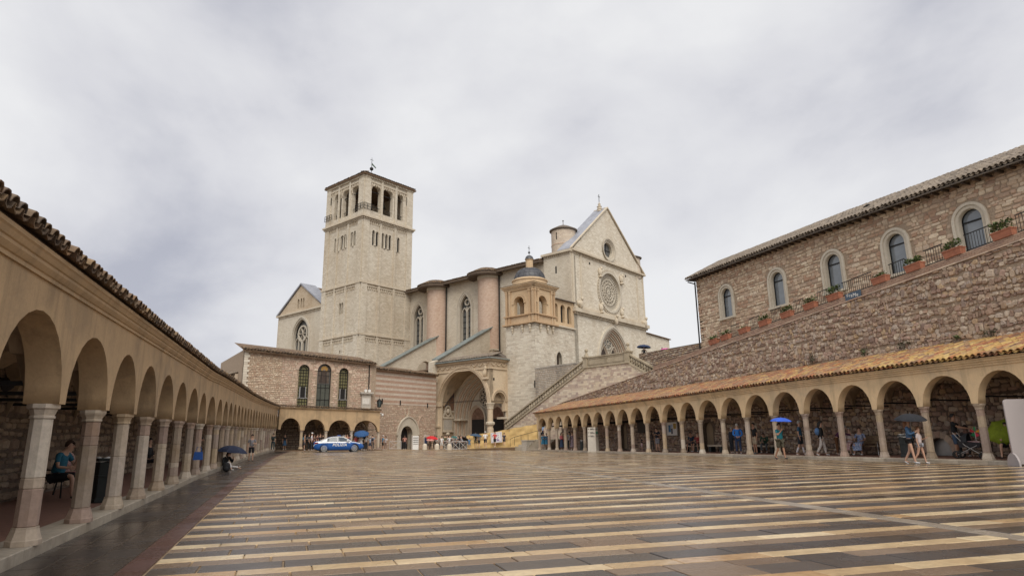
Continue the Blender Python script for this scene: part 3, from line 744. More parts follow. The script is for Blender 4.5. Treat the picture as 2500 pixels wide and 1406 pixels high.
rf = MB(); rf.strip([(23.84, rpth(s)[0][1], rpth(s)[0][2]+.19) for s in ss], [(27.5, rpth(s)[0][1], rpth(s)[0][2]+.19+3.66*math.tan(SLR)) for s in ss]); rf.build('roof', M['tile'], rarc, ORG_R)
tl = tiles(shift_path(rpth, .27, .22), 0, rcum[-1], 12, SLR, .225, .325, .014, r=.092)
ylw = [t for t in tl if (RNG.random() < np.interp(sum(q[1] for q in t[0])/len(t[0]), [14, 19, 24, 30], [.85, .75, .3, .06]) and not math.sin(sum(q[1] for q in t[0])/len(t[0])*2.1+t[0][0][0]*1.3) > .75)]
ids = {id(t) for t in ylw}
pieces('roof_tile', ylw, M['tile_y'], rarc, 150, 'roof_tiles'); pieces('roof_tile', [t for t in tl if id(t) not in ids], M['tile'], rarc, 150, 'roof_tiles')
RB = Fr((27.45, 6.0), (27.45, 63.5))
doors = [(38.0, 1.15, 2.3), (50.0, 1.0, 2.5), (21.2, 1.15, 1.0)]
holes = [opening(y-w/2-6, y+w/2-6, 0, (h-.45 if h > 2 else .55), .45 if h > 2 else .65, 8) for y, w, h in doors]
b = MB(); wall(b, RB, [(0, -.1), (57.5, -.1), (57.5, 3.9), (0, 3.9)], holes, 0, .5, rmi=0); b.build('back_wall', M['mortar_d'], rarc, ORG_R)
st = stones(RB, 0, 57.3, lambda s: .1, lambda s: 3.85, [grow(h_, .12) for h_ in holes], ch=(.10, .22), cl=(.12, .36), joint=.025, proud=.05, rough=.42, wob=.06, chaos=.5)
pieces('stone', st, M['rubble'], rarc, 200, 'stones')
for (y, w, h), ho in zip(doors, holes):
    d = MB(); wall(d, RB, [(p[0], max(.25 if h < 2 else .35, p[1])) for p in ho], [], -.3, .08); 
    d.build('door', M['steel'] if h < 2 else M['vault'], rarc, ORG_R)
# voussoirs round the low door
ho = holes[2]; d = MB(); pts = arch(ho[0][0], ho[-1][0], .55, .65, 9); ou = arch(ho[0][0]-.28, ho[-1][0]+.28, .55, .93, 9); vo = []
for i in range(9):
    q = [pts[i], pts[i+1], ou[i+1], ou[i]]; vo.append(([RB.P(p[0]*.97+sum(a[0] for a in q)/4*.03, p[1], .06) for p in q]+[RB.P(p[0], p[1], -.05) for p in q], [(0,1,2,3),(0,4,5,1),(1,5,6,2),(2,6,7,3),(3,7,4,0)], float(RNG.random())))
pieces('stone', vo, M['pink'], rarc)

# ================================================================== RETAINING WALL above the arcade roof
ORG_W = (27.6, 40, 4.0)
rwall = thing('retaining_wall', 'tall rubble stone wall sloping down above the tiled arcade roof', 'wall', ORG_W)
RW = Fr((27.55, 4.0), (27.55, 64.0))
zt = lambda s: 10.33-.085*(s+4.0)
zb = lambda s: np.interp(s+4.0, [15, 25, 36, 63], [4.98, 4.95, 4.85, 4.72])
b = MB(); wall(b, RW, [(0, 3.9), (60, 3.9), (60, zt(60)), (0, zt(0))], [], -.01, .8); b.build('wall', M['mortar'], rwall, ORG_W)
st = stones(RW, 0, 60, zb, zt, ch=(.08, .21), cl=(.09, .30), joint=.014, proud=.065, rough=.46, wob=.09, chaos=.7)
pieces('stone', st, M['rubble'], rwall, 300, 'stones')
cp = []; s = 0
while s < 60:
    l = RNG.uniform(.35, .6); cp.append(([RW.P(a, zt(a)+z, n_) for z in (-.01, .05) for a, n_ in ((s+.005, .09), (s+l-.005, .09), (s+l-.005, -.3), (s+.005, -.3))], [(0,3,2,1),(4,5,6,7),(0,1,5,4),(1,2,6,5),(2,3,7,6),(3,0,4,7)], float(RNG.random()))); s += l
pieces('coping_stone', cp, M['pink'], rwall, 80, 'coping_stones')
b = MB(); s = 0; lst = []
while s < 40.5:
    l = RNG.uniform(.24, .3)
    for k in range(4):
        z0 = .05+k*.085; o = .13*(k % 2)
        lst.append(([RW.P(a, zt(a)+z, n_) for z in (z0, z0+.075) for a, n_ in ((s+o+.006, -.10), (s+o+l-.006, -.10), (s+o+l-.006, -.4), (s+o+.006, -.4))], [(0,3,2,1),(4,5,6,7),(0,1,5,4),(1,2,6,5),(2,3,7,6),(3,0,4,7)], float(RNG.random())))
    s += l
pieces('brick', lst, M['brick'], rwall, 100, 'bricks')
# street behind the wall
b = MB(); b.add([RW.P(0, zt(0)+.0, -.35), RW.P(60, zt(60)+.0, -.35), RW.P(60, zt(60)+.0, -14), RW.P(0, zt(0)+.0, -14)], [(0,1,2,3)]); struct(b, 'street', M['kerb'])

# ================================================================== STONE HOUSE on the terrace
ORG_H = (32, 44.2, 7.0)
house = thing('house', 'large pink and cream rubble stone building with five arched windows above the sloping wall', 'building', ORG_H)
HF = Fr((32.0, 5.0), (32.0, 44.2))
hz = lambda s: np.interp(s+5, [5, 18, 31, 44.2], [13.35, 13.72, 14.15, 14.35])
wins = [(40.48, 10.32, 13.1), (34.85, 10.12, 13.0), (29.9, 10.1, 12.92), (25.4, 10.12, 12.88), (21.1, 10.2, 12.86), (16.6, 10.2, 12.85), (12.2, 10.2, 12.85)]
wh = []
for y, z0, z1 in wins:
    w = .60; wh.append(opening(y-5-w, y-5+w, z0+.05, z1-w-.38, w, 14))
b = MB(); wall(b, HF, [(0, 5), (39.2, 5), (39.2, hz(39.2)+.1)]+[(s, hz(s)+.1) for s in (26, 13, 0)], wh, 0, .45); b.build('wall', M['mortar'], house, ORG_H)
st = stones(HF, 0, 39.2, lambda s: 6.2, lambda s: hz(s)+.05, [grow(h_, .30) for h_ in wh], ch=(.13, .27), cl=(.15, .50), joint=.016, proud=.045, rough=.3, wob=.04, chaos=.25)
pieces('stone', st, M['house'], house, 300, 'stones')
HS = Fr((32.0, 44.2), (45.0, 44.2)); HS.N = A(0, 1.0)
b = MB(); wall(b, HS, [(0, 5), (13, 5), (13, 14.3), (0, 14.3)], [], 0, .45); b.build('side_wall', M['mortar'], house, ORG_H)
for (y, z0, z1), ho in zip(wins, wh):
    wd = MB(); hf = HF
    band(wd, hf, ho, grow(ho, .16), -.06, .05, 0, .3); band(wd, hf, grow(ho, .17), grow(ho, .32), -.05, .10, 0, .8)
    band(wd, hf, grow(ho, -.025), ho, -.26, .03, 0, .5)
    sll = MB(); sll.fbox(hf, ho[0][0]-.36, ho[-1][0]+.36, z0-.09, z0+.05, -.1, .2, 0, .6)
    w_ = wd.build('window', M['trim_w'], house, ORG_H); sll.build('sill', M['trim_w'], w_, ORG_H)
    gl = MB(); panel(gl, hf, ho, -.27); gl.build('pane', M['glass_h'], w_, ORG_H)
    fm = MB(); band(fm, hf, grow(ho, -.055), ho, -.265, -.19, 0); zsx = ho[1][1]-.02; bar(fm, hf, (ho[0][0], zsx), (ho[-1][0], zsx), .06, -.265, -.2); bar(fm, hf, (ho[0][0], z0+.08), (ho[-1][0], z0+.08), .07, -.265, -.2); fm.build('frame', M['iron'], w_, ORG_H)
hp, hcum = poly_path([(31.95, y) for y in (5, 18, 31, 44.2, 44.75)], [hz(y-5)+.12 for y in (5, 18, 31, 44.2, 44.75)], -1)
ss = np.linspace(0, hcum[-1], 30); SLH = math.radians(27)
rf = MB(); ov = .62
rf.strip([(31.95-ov, hp(s)[0][1], hp(s)[0][2]-ov*.25+.02) for s in ss], [(35.2, hp(s)[0][1], hp(s)[0][2]+3.25*math.tan(SLH)) for s in ss])
rf.strip([(31.95-ov, hp(s)[0][1], hp(s)[0][2]-ov*.25-.05) for s in ss], [(32.0, hp(s)[0][1], hp(s)[0][2]-.02) for s in ss])
rf.strip([(31.95-ov, hp(s)[0][1], hp(s)[0][2]-ov*.25-.05) for s in ss], [(31.95-ov, hp(s)[0][1], hp(s)[0][2]-ov*.25+.02) for s in ss])
e_ = hp(hcum[-1])[0]; rf.add([(31.33, e_[1], e_[2]-.2), (35.2, e_[1], e_[2]+1.65), (39.5, e_[1], e_[2]-.2)], [(0,1,2)])
rf.build('roof', M['tile_g'], house, ORG_H)
jb = MB(); s = .4
while s < hcum[-1]-.3:
    p = hp(s)[0]; jb.hexa([(x, p[1]+dy, p[2]+dz) for dz in (-.28+0, -.16) for x, dy in ((31.45, -.05), (32.0, -.05), (32.0, .05), (31.45, .05))]); s += .55
jb.build('rafters', M['wood'], house, ORG_H, kind='stuff')
tl = tiles(shift_path(hp, ov+.03, -.10), 0, hcum[-1], 11, SLH, .26, .36, .02, r=.105)
pieces('roof_tile', tl, M['tile_g'], house, 300, 'roof_tiles')
dp = MB(); dp.tube([(31.9, 44.28, 14.1), (31.9, 44.3, 6.4)], .06, 8); dp.tube([(31.4, 44.6, 14.15), (31.88, 44.32, 13.95)], .05, 8); dp.build('downpipe', M['iron'], house, ORG_H)
ch = MB(); ch.lathe([(.08, 0), (.08, .45), (.28, .5), (.05, .65), (0, .66)], (33.0, 27.6, 14.55), 10); ch.build('chimney_cap', M['iron'], house, ORG_H)

# railing and planters along the top of the wall
def rail_section(y0, y1, lab):
    P0 = (27.75, y0); o = (27.75, (y0+y1)/2, zt((y0+y1)/2-4)+.38)
    t = thing('railing', lab, 'railing', o, group='iron railings between the planters')
    zz = lambda y: zt(y-4)+.40
    for h in (.06, .78): r = MB(); r.beam((27.78, y0, zz(y0)+h), (27.78, y1, zz(y1)+h), .03, .04); r.build('rail', M['iron'], t, o)
    r = MB(); y = y0+.1
    while y < y1: r.beam((27.78, y, zz(y)+.06), (27.78, y, zz(y)+.78), .016); y += .125
    r.build('bars', M['iron'], t, o, kind='stuff')
plx = [(1745,846),(1774,834),(1819,820),(1869,799),(1924,779),(1981,757),(2040,733),(2152,691),(2235,659),(2331,621),(2453,577)]
PY = []
for x, y in plx: PY.append(float(onx(x, y, 27.75)[1]))
names = ['terracotta planter with thin dark shoots at the low end of the sloping wall', 'terracotta planter with a small green plant, second from the wall\'s low end',
 'terracotta planter with almost bare soil, third up the sloping wall', 'terracotta planter with a low green plant below the gap of first and second house window',
 'terracotta planter with a bushy plant just below the second house window', 'terracotta planter with trailing dark green leaves between second and third house window',
 'terracotta planter with a tall leafy shrub left of the small blue sign', 'terracotta planter with a scanty yellowish plant right of the small blue sign',
 'terracotta planter with yellow green leaves in front of the fourth house window', 'bright terracotta planter with spiky green leaves left of the fifth house window',
 'largest bright terracotta planter with spreading green leaves right of the fifth house window']
size = [.5, .55, .12, .6, .75, .7, 1.0, .35, .7, .85, 1.0]
def plant(mb, w, d, h, n, sz=.05):
    for i in range(n):
        x, y = RNG.uniform(-1, 1)*w, RNG.uniform(-1, 1)*d; z = h*RNG.random()**.7*(1-.35*abs(x)/w); a = RNG.uniform(0, 6.28); el = RNG.uniform(-.3, 1.2); l = sz*RNG.uniform(.7, 1.6)
        dv = A(math.cos(a)*math.cos(el), math.sin(a)*math.cos(el), math.sin(el)); sv = A(-math.sin(a), math.cos(a), 0)*l*.35; p = A(x*1.1, y*1.2, z)
        mb.add([p, p+dv*l*.5+sv, p+dv*l, p+dv*l*.5-sv], [(0,1,2,3)], 0, float(RNG.random()))
for i, (y, lab) in enumerate(zip(PY, names)):
    z = zt(y-4)+.39; W_ = .42
    t = thing('planter', lab, 'planter', (27.75, y, z), group='planters along the sloping wall', local=True)
    b = MB(); w0, w1, d0, d1, hh = .15, .18, W_*.92, W_, .34
    t.rotation_euler = (math.atan(-.085), 0, 0)
    b.hexa([(-w0,-d0,0),(w0,-d0,0),(w0,d0,0),(-w0,d0,0),(-w1,-d1,hh-.05),(w1,-d1,hh-.05),(w1,d1,hh-.05),(-w1,d1,hh-.05)])
    rimo = MB(); 
    for q in (((-w1-.02,-d1-.02,hh-.05),(w1+.02,-d1+.03,hh)), ((-w1-.02,d1-.03,hh-.05),(w1+.02,d1+.02,hh)), ((-w1-.02,-d1+.03,hh-.05),(-w1+.03,d1-.03,hh)), ((w1-.03,-d1+.03,hh-.05),(w1+.02,d1-.03,hh))): rimo.box(*q)
    bx_ = b.build('box', M['terracotta'], t); rimo.build('rim', M['terracotta'], bx_)
    so_ = MB(); so_.box((-w1+.03, -d1+.03, hh-.045), (w1-.03, d1-.03, hh-.02)); so_.build('soil', M['earth'], t)
    f_ = MB(); plant(f_, .14, .36*min(1, .4+size[i]), .5*size[i], int(260*size[i])+25, .10); fo = f_.build('foliage', M['leaf'], t); fo.location = (0, 0, hh-.02)
    for k in range(4):
        s_ = MB(); x0, y0 = RNG.uniform(-.08, .08), RNG.uniform(-.2, .2); s_.tube([(x0, y0, hh-.03), (x0*1.3, y0*1.3, hh+.2*size[i]), (x0*1.8, y0*1.6, hh+.38*size[i])], [.008, .006, .003], 5); s_.build('stem', M['leaf_d'], t)
PYs = sorted(PY)
rl = ['iron railing right of the largest planter at the top of the slope', 'iron railing below the fifth house window', 'iron railing right below the fourth house window', 'iron railing left of the fourth house window with a white light patch behind',
      'iron railing above the small blue sign', 'iron railing left of the leafy shrub planter', 'iron railing below the second house window, right of its planter', 'iron railing under the second house window, left of its planter',
      'iron railing right of the bare planter', 'short iron railing left of the bare planter', 'shortest iron railing at the low end between the first two planters']
edges = [PYs[0]-4.5]+PYs
for i in range(len(edges)-1):
    rail_section(edges[i]+(.5 if i else 0), edges[i+1]-.5, rl[i] if i < len(rl) else 'iron railing')
# blue sign on the parapet
sy = float(onx(2086, 722, 27.66)[1]); so_ = (27.62, sy, zt(sy-4)+.14)
sg = thing('sign', 'small blue-grey sign with white letters fixed on the parapet of the sloping wall', 'sign', so_)
SFR = Fr((27.60, sy-1.0), (27.60, sy+1.0)); SFR.N = A(-1.0, 0)
b = MB(); sl = -.085
b.hexa([(x, sy+dy, zt(sy-4)+.08+sl*dy+h_) for h_ in (0, .34) for x, dy in ((27.53, -.48), (27.61, -.48), (27.61, .48), (27.53, .48))]); bd = b.build('board', plain('blue_grey_paint', (.055,.085,.125), .5, 0, .1), sg, so_)
def text_mesh(txt, size, mat, name, parent, loc, rot, extr=.004, shear=0.0, bold=0.0, origin=None, spacing=1.0):
    cu = bpy.data.curves.new(name, 'FONT'); cu.body = txt; cu.size = size; cu.extrude = extr; cu.align_x = 'CENTER'; cu.align_y = 'CENTER'; cu.shear = shear; cu.offset = bold; cu.resolution_u = 3; cu.space_character = spacing
    ob = bpy.data.objects.new(name+'_tmp', cu); COL.objects.link(ob); dg = bpy.context.evaluated_depsgraph_get()
    me = bpy.data.meshes.new_from_object(ob.evaluated_get(dg)); bpy.data.objects.remove(ob); bpy.data.curves.remove(cu)
    me.materials.clear(); me.materials.append(mat); o = bpy.data.objects.new(name, me); COL.objects.link(o); o.parent = parent
    po = WORG.get(parent.name, A(0,0,0)); o.location = Vector(A(*loc)-po); o.rotation_euler = rot; return o
M['white'] = plain('white_paint', (.78,.77,.74), .5, 0, .05); M['black'] = plain('black_paint', (.015,.015,.017), .45, 0, .1)
text_mesh('FraMe', .26, M['white'], 'lettering', sg, (27.52, sy, zt(sy-4)+.25), (PI/2, -math.atan(.085)*-1, -PI/2), spacing=1.15)
# weeds growing where the roof meets the wall
for i, (x, y, h, lab) in enumerate(((2111,868,.35,'dark bushy weed on the rubble wall just above the tiled roof, under the blue sign'), (1985,888,.6,'thin upright weed growing out of the rubble wall'), (2208,852,.4,'sprawling thin weed above the yellowish roof tiles'), (2338,830,.2,'tiny green tuft in the rubble wall high above the umbrella woman'), (2420,822,.35,'greyish weed by the wall top of the roof near the right edge'), (1768,800,.0,''))):
    if not lab: continue
    p = onx(x, y, 27.45); t = thing('weed', lab, 'plant', (27.42, p[1], p[2]), group='weeds on the rubble wall', local=True)
    f_ = MB(); plant(f_, .12, .12+.15*(i in (2, 4)), h, 90, .07); f_.build('leaves', M['leaf_d' if i in (1, 2, 4) else 'leaf'], t)
    for k in range(5):
        s_ = MB(); a = RNG.uniform(0, 6.28); s_.tube([(0, 0, -.03), (.08*math.cos(a)-.04, .1*math.sin(a), h*.6), (.13*math.cos(a)-.06, .16*math.sin(a), h)], [.007, .005, .002], 5); s_.build('stem', M['leaf_d'], t)

# ================================================================== THE CHURCH
P0 = atd(1398, 690, 92)[:2]; _r = ray(-620, 1097)[:2]; U = _r/np.linalg.norm(_r); V = A(U[1], -U[0])
def pt(a, b): return P0+U*a-V*b                    # a = along the nave away from the front, b = out towards the square
FL, FA = Fr(P0, P0+U), Fr(P0, P0+V)
ORG_C = (P0[0], P0[1], 9.0)
church = thing('church', 'big pale stone church with steep gabled front, rose window and round pink buttresses', 'church', ORG_C)
EV, TC, LC, AP, WF = 27.5, 28.1, 19.05, 37.5, 21.3
def orders(mb, fr, pts, k, step, dep, mis=(0, 1), n0=0.0, closed=False, rnds=(.2, .8)):
    """stepped arch orders going inwards and back; returns the inner outline and its depth"""
    cur = pts
    for i in range(k):
        nx = grow(cur, -step, closed); band(mb, fr, nx, cur, n0-dep*(i+1), n0-dep*i, mis[i % len(mis)], rnds[i % 2], closed); cur = nx
    return cur, n0-dep*k
def corbels(mb, fr, s0, s1, z, w=.26, gap=.26, h=.42, n0=0.0, pr=.16, top=.14):
    s = s0
    while s+w < s1: mb.fbox(fr, s, s+w, z-h, z, n0-.02, n0+pr, 0, float(RNG.random())); s += w+gap
    if top: mb.fbox(fr, s0, s1, z, z+top, n0-.02, n0+pr+.05, 0, .5)
# --- front wall
pc = 10.4; ROSE = (10.15, 23.45)
port = opening(6.2, 14.7, 8.0, 12.4, 5.4, 18, 'pointed')
rose_h = ring(*ROSE, 3.05, 3.05, 40); ocul = ring(10.27, 30.4, 1.28, 1.28, 28)
fw = MB(); wall(fw, FA, [(0, 5), (WF, 5), (WF, TC), (0, TC)], [port, rose_h], 0, 1.6)
wall(fw, FA, [(-.15, TC), (WF+.15, TC), (pc, AP)], [ocul], .04, 2.3); fw.build('front_wall', M['church'], church, ORG_C)
b = MB(); wall(b, FL, [(.004, 5), (4.95, 5), (4.95, 27.9), (.004, 27.9)], [], .35, .346); b.build('corner_pier', M['nave'], church, ORG_C)
c_ = MB(); c_.fbox(FL, -.2, 5.2, 27.9, 28.25, -.3, .75); corbels(c_, FL, 0, 5, 27.9, .16, .2, .3, .33, .14, 0)
for (n0, z) in ((0, TC),): c_.fbox(FA, -.25, WF+.3, z, z+.28, -.1, .45); corbels(c_, FA, 0, WF, z, .17, .22, .34, 0, .16, 0)
c_.fbox(FA, -.3, WF+.35, LC-.1, LC+.45, -.1, .55); corbels(c_, FA, 0, WF+.3, LC-.1, .2, .2, .3, 0, .3, 0); c_.fbox(FA, .0, WF, LC+.45, LC+.9, -.1, .12)
for s in (0, 2.1, WF-2.4, WF-.45): c_.fbox(FA, s, s+.42, LC+.9, TC-.3, -.02, .09, 0, .7)
c_.build('cornice', M['trim'], church, ORG_C)
# gable copings
g1 = MB(); g2 = MB()
def slope_slab(mb, fr, a, b, n0, n1, th, ov=.0, mi=0):
    mb.hexa([fr.P(a[0], a[1], n0), fr.P(b[0], b[1], n0), fr.P(b[0], b[1], n1), fr.P(a[0], a[1], n1), fr.P(a[0], a[1]+th, n0), fr.P(b[0], b[1]+th, n0), fr.P(b[0], b[1]+th, n1), fr.P(a[0], a[1]+th, n1)], mi, .5)
slope_slab(g1, FA, (-.35, TC+.25), (pc, AP), -2.4, -.05, .12); g1.build('gable_roof', M['slate'], church, ORG_C)
slope_slab(g2, FA, (-.35, TC+.27), (pc, AP+.02), -.04, .3, .22); slope_slab(g2, FA, (pc, AP+.02), (WF+.35, TC+.27), -2.4, .3, .22); g2.build('gable_coping', M['trim'], church, ORG_C)
f = MB(); q = FA.P(pc-.3, AP-.3, -1.1); f.lathe([(r_*.75, h_*.62) for r_, h_ in ((0, 0), (.55, 0), (.5, .5), (.62, .6), (.45, .8), (.5, 1.2), (.6, 1.3), (.28, 1.5), (.3, 1.9), (.36, 2.0), (.12, 2.15), (.1, 2.6), (0, 2.65))], q, 8, 0, .4, False); f.build('finial', M['trim'], church, ORG_C)
f = MB(); f.beam((q[0], q[1], q[2]+1.6), (q[0], q[1], q[2]+2.95), .07); f.beam(A(*q)+A(0,0,2.55)-np.append(V, 0)*.32, A(*q)+A(0,0,2.55)+np.append(V, 0)*.32, .06); f.build('cross', M['iron'], church, ORG_C)
# oculus and rose
w = MB(); cur, d = orders(w, FA, ring(10.27, 30.4, 1.9, 1.9, 32), 4, .17, .10, (0,), .30, True); oc = w.build('window', M['trim_w'], church, ORG_C)
p_ = MB(); panel(p_, FA, ring(10.27, 30.4, 1.3, 1.3, 28), -.45); p_.build('pane', M['old_glass'], oc, ORG_C)
p_ = MB(); bar(p_, FA, (10.27, 29.1), (10.27, 31.7), .07, -.44, -.36); bar(p_, FA, (8.97, 30.4), (11.57, 30.4), .07, -.44, -.36); p_.build('glazing_bar', M['iron'], oc, ORG_C)
w = MB(); band(w, FA, ring(*ROSE, 3.0, 3.0, 48), ring(*ROSE, 3.35, 3.35, 48), -.3, .22, 0, .9, True); band(w, FA, ring(*ROSE, 3.35, 3.35, 48), ring(*ROSE, 3.62, 3.62, 48), -.05, .1, 0, .3, True)
rw = w.build('rose_window', M['trim_w'], church, ORG_C)
for i in range(44):
    a = 2*PI*i/44; 
    bs = MB(); bs.fbox(FA, ROSE[0]+3.48*math.cos(a)-.08, ROSE[0]+3.48*math.cos(a)+.08, ROSE[1]+3.48*math.sin(a)-.08, ROSE[1]+3.48*math.sin(a)+.08, .08, .17, 0, .1); bs.build('boss', M['trim'], rw, ORG_C)
t = MB()
for rr, wd_ in ((2.92, .14), (2.05, .16), (1.45, .10), (.98, .13), (.24, .2)): band(t, FA, ring(*ROSE, rr-wd_/2, rr-wd_/2, 44), ring(*ROSE, rr+wd_/2, rr+wd_/2, 44), -.42, -.16, 0, .8, True)
for i in range(44): a = 2*PI*i/44; bar(t, FA, (ROSE[0]+2.1*math.cos(a), ROSE[1]+2.1*math.sin(a)), (ROSE[0]+2.72*math.cos(a), ROSE[1]+2.72*math.sin(a)), .13, -.42, -.2, 0, .6)
for i in range(44): a = 2*PI*(i+.5)/44; band(t, FA, ring(ROSE[0]+2.76*math.cos(a), ROSE[1]+2.76*math.sin(a), .10, .10, 8), ring(ROSE[0]+2.76*math.cos(a), ROSE[1]+2.76*math.sin(a), .2, .2, 8), -.42, -.2, 0, .6, True)
for i in range(14):
    for rr, sz in ((1.74, .19), (1.22, .15)): a = 2*PI*(i+.5*(rr < 1.5))/14; band(t, FA, ring(ROSE[0]+rr*math.cos(a), ROSE[1]+rr*math.sin(a), sz, sz, 10), ring(ROSE[0]+rr*math.cos(a), ROSE[1]+rr*math.sin(a), sz+.17, sz+.17, 10), -.40, -.22, 0, .5, True)
for i in range(12): a = 2*PI*i/12; bar(t, FA, (ROSE[0]+.2*math.cos(a), ROSE[1]+.2*math.sin(a)), (ROSE[0]+.95*math.cos(a), ROSE[1]+.95*math.sin(a)), .12, -.42, -.2, 0, .6)
t.build('tracery', M['trim_w'], rw, ORG_C)
p_ = MB(); panel(p_, FA, ring(*ROSE, 3.02, 3.02, 44), -.46); p_.build('pane', M['old_glass'], rw, ORG_C)
# carved reliefs and figures on the front
def blob(mb, c, rx, ry, rz, n=8, rnd=.5):
    mb.lathe([(rx*math.sin(PI*i/6), -rz*math.cos(PI*i/6)) for i in range(7)], c, n, 0, rnd, True)
for (x, y), hh in (((1463, 665), 1.6), ((1515, 683), 1.5), ((1466, 752), 1.6), ((1517, 764), 1.6)):
    s, z = FA.px(x, y); r_ = MB(); blob(r_, FA.P(s, z, .2), .3, .3, .62); blob(r_, FA.P(s+.15, z+.6, .3), .24, .24, .28); blob(r_, FA.P(s-.2, z+.1, .15), .22, .2, .55); blob(r_, FA.P(s, z-.7, .2), .4, .3, .2); r_.build('relief', M['trim'], church, ORG_C)
for (x, y) in ((1412, 743), (1498, 785), (1569, 790)):
    s, z = FA.px(x, y); r_ = MB(); blob(r_, FA.P(s, z, .55), .3, .3, .7); blob(r_, FA.P(s, z+.75, .75), .22, .22, .3); blob(r_, FA.P(s, z+.1, .25), .5, .25, .45); r_.build('figure', M['trim'], church, ORG_C)
for x, y in ((1439, 643), (1527, 674), (1500, 648), (1516, 652), (1530, 657)):
    s, z = FA.px(x, y); r_ = MB(); r_.fbox(FA, s-.13, s+.13, z-.16, z+.16, -.1, .05); r_.build('hole', M['dark'], church, ORG_C)
# west portal
pb = MB(); cur, d = orders(pb, FA, port, 6, .24, .2, (0, 1), .12); band(pb, FA, port, grow(port, .35), -.05, .22, 0, .9)
po_ = pb.build('portal', [M['trim_w'], M['pink']], church, ORG_C)
ty = MB(); panel(ty, FA, cur, d); ty.build('tympanum', M['trim_w'], po_, ORG_C)
pcx = (cur[0][0]+cur[-1][0])/2; hw = (cur[-1][0]-cur[0][0])/2
for sg in (-1, 1):
    dd = opening(pcx+sg*hw/2-hw*.45, pcx+sg*hw/2+hw*.45, 8.0, 12.9, 2.2, 12, 'pointed'); o_ = MB(); c2, d2 = orders(o_, FA, dd, 3, .13, .1, (0, 1), d+.34); o_.build('arch_order', [M['trim_w'], M['pink']], po_, ORG_C)
    o_ = MB(); panel(o_, FA, c2, d+.05); o_.build('door', M['wood'], po_, ORG_C)
rc = (pcx, 15.7); o_ = MB()
for rr in (1.12, .28): band(o_, FA, ring(*rc, rr, rr, 28), ring(*rc, rr+.14, rr+.14, 28), d, d+.14, 0, .8, True)
for i in range(12): a = 2*PI*i/12; bar(o_, FA, (rc[0]+.35*math.cos(a), rc[1]+.35*math.sin(a)), (rc[0]+1.12*math.cos(a), rc[1]+1.12*math.sin(a)), .11, d, d+.1, 0, .8)
o_.build('rose_tracery', M['trim_w'], po_, ORG_C); o_ = MB(); panel(o_, FA, ring(*rc, 1.15, 1.15, 24), d+.02); o_.build('pane', M['old_glass'], po_, ORG_C)
# --- nave flank with windows
nwin = [(21.9, 14.6, 25.0), (33.6, 14.6, 25.0)]; nh = []
for a, z0, z1 in nwin: nh.append(opening(a-1.45, a+1.45, z0, z1-2.6, 2.6, 16, 'pointed'))
nh.append(opening(9.3-1.45, 9.3+1.45, 14.6, 22.4, 2.6, 16, 'pointed'))
b = MB(); wall(b, FL, [(0, 5), (48, 5), (48, EV), (0, EV)], nh, 0, .9); b.build('nave_wall', M['nave'], church, ORG_C)
for ho in nh:
    w = MB(); band(w, FL, grow(ho, -.22), ho, -.35, .0, 0, .3); band(w, FL, ho, grow(ho, .22), -.02, .12, 0, .7); band(w, FL, grow(ho, .36), grow(ho, .48), -.02, .08, 0, .5)
    c = (ho[0][0]+ho[-1][0])/2; bar(w, FL, (c, ho[0][1]), (c, ho[0][1]+8.2), .22, -.75, -.4, 0, .6)
    for sg in (-1, 1): l_ = opening(c+sg*.62-.50, c+sg*.62+.50, ho[0][1], ho[0][1]+7.0, 1.0, 10, 'pointed'); band(w, FL, l_, grow(l_, .15), -.72, -.42, 0, .7)
    band(w, FL, ring(c, ho[0][1]+9.0, .42, .42, 16), ring(c, ho[0][1]+9.0, .58, .58, 16), -.72, -.42, 0, .6, True)
    wo_ = w.build('window', M['trim_w'], church, ORG_C); p_ = MB(); panel(p_, FL, ho, -.78); p_.build('pane', M['old_glass'], wo_, ORG_C)
    p_ = MB()
    for k in range(1, 9): bar(p_, FL, (c-1.3, ho[0][1]+k*.95), (c+1.3, ho[0][1]+k*.95), .06, -.76, -.68)
    p_.build('glazing_bars', M['iron'], wo_, ORG_C, kind='stuff')
b = MB(); corbels(b, FL, 5, 36, EV-.05, .14, .18, .26, 0, .22, .1); b.build('eaves_band', M['trim'], church, ORG_C)
rf = MB(); sl = math.tan(math.radians(33))
def rfp(a, b_, z): return (*pt(a, b_), z)
for a0, a1 in ((5.0, 60),): 
    rf.hexa([rfp(a0, 1.35, EV-.5), rfp(a1, 1.35, EV-.5), rfp(a1, -10.4, EV+2.2), rfp(a0, -10.4, EV+2.2), rfp(a0, 1.35, EV-.1), rfp(a1, 1.35, EV-.1), rfp(a1, -10.4, EV+2.45), rfp(a0, -10.4, EV+2.45)])
    rf.hexa([rfp(a0, -21.5, EV-.35), rfp(a1, -21.5, EV-.35), rfp(a1, -10.4, EV+2.2), rfp(a0, -10.4, EV+2.2), rfp(a0, -21.5, EV-.1), rfp(a1, -21.5, EV-.1), rfp(a1, -10.4, EV+2.45), rfp(a0, -10.4, EV+2.45)])
nroof = rf.build('roof', M['eave'], church, ORG_C)
def bpath(z): return lambda s: ((*pt(s, 1.35), z), U, V)
pieces('roof_tile', tiles(bpath(EV-.08), 5, 36, 3, math.radians(13), .33, .5, .03, r=.15), M['tile_d'], nroof, 100, 'roof_tiles')
b = MB(); b.add([rfp(2.2, -21.2, 5), rfp(60, -21.2, 5), rfp(60, -21.2, EV), rfp(2.2, -21.2, EV)], [(0,1,2,3)]); b.build('far_wall', M['nave'], church, ORG_C)
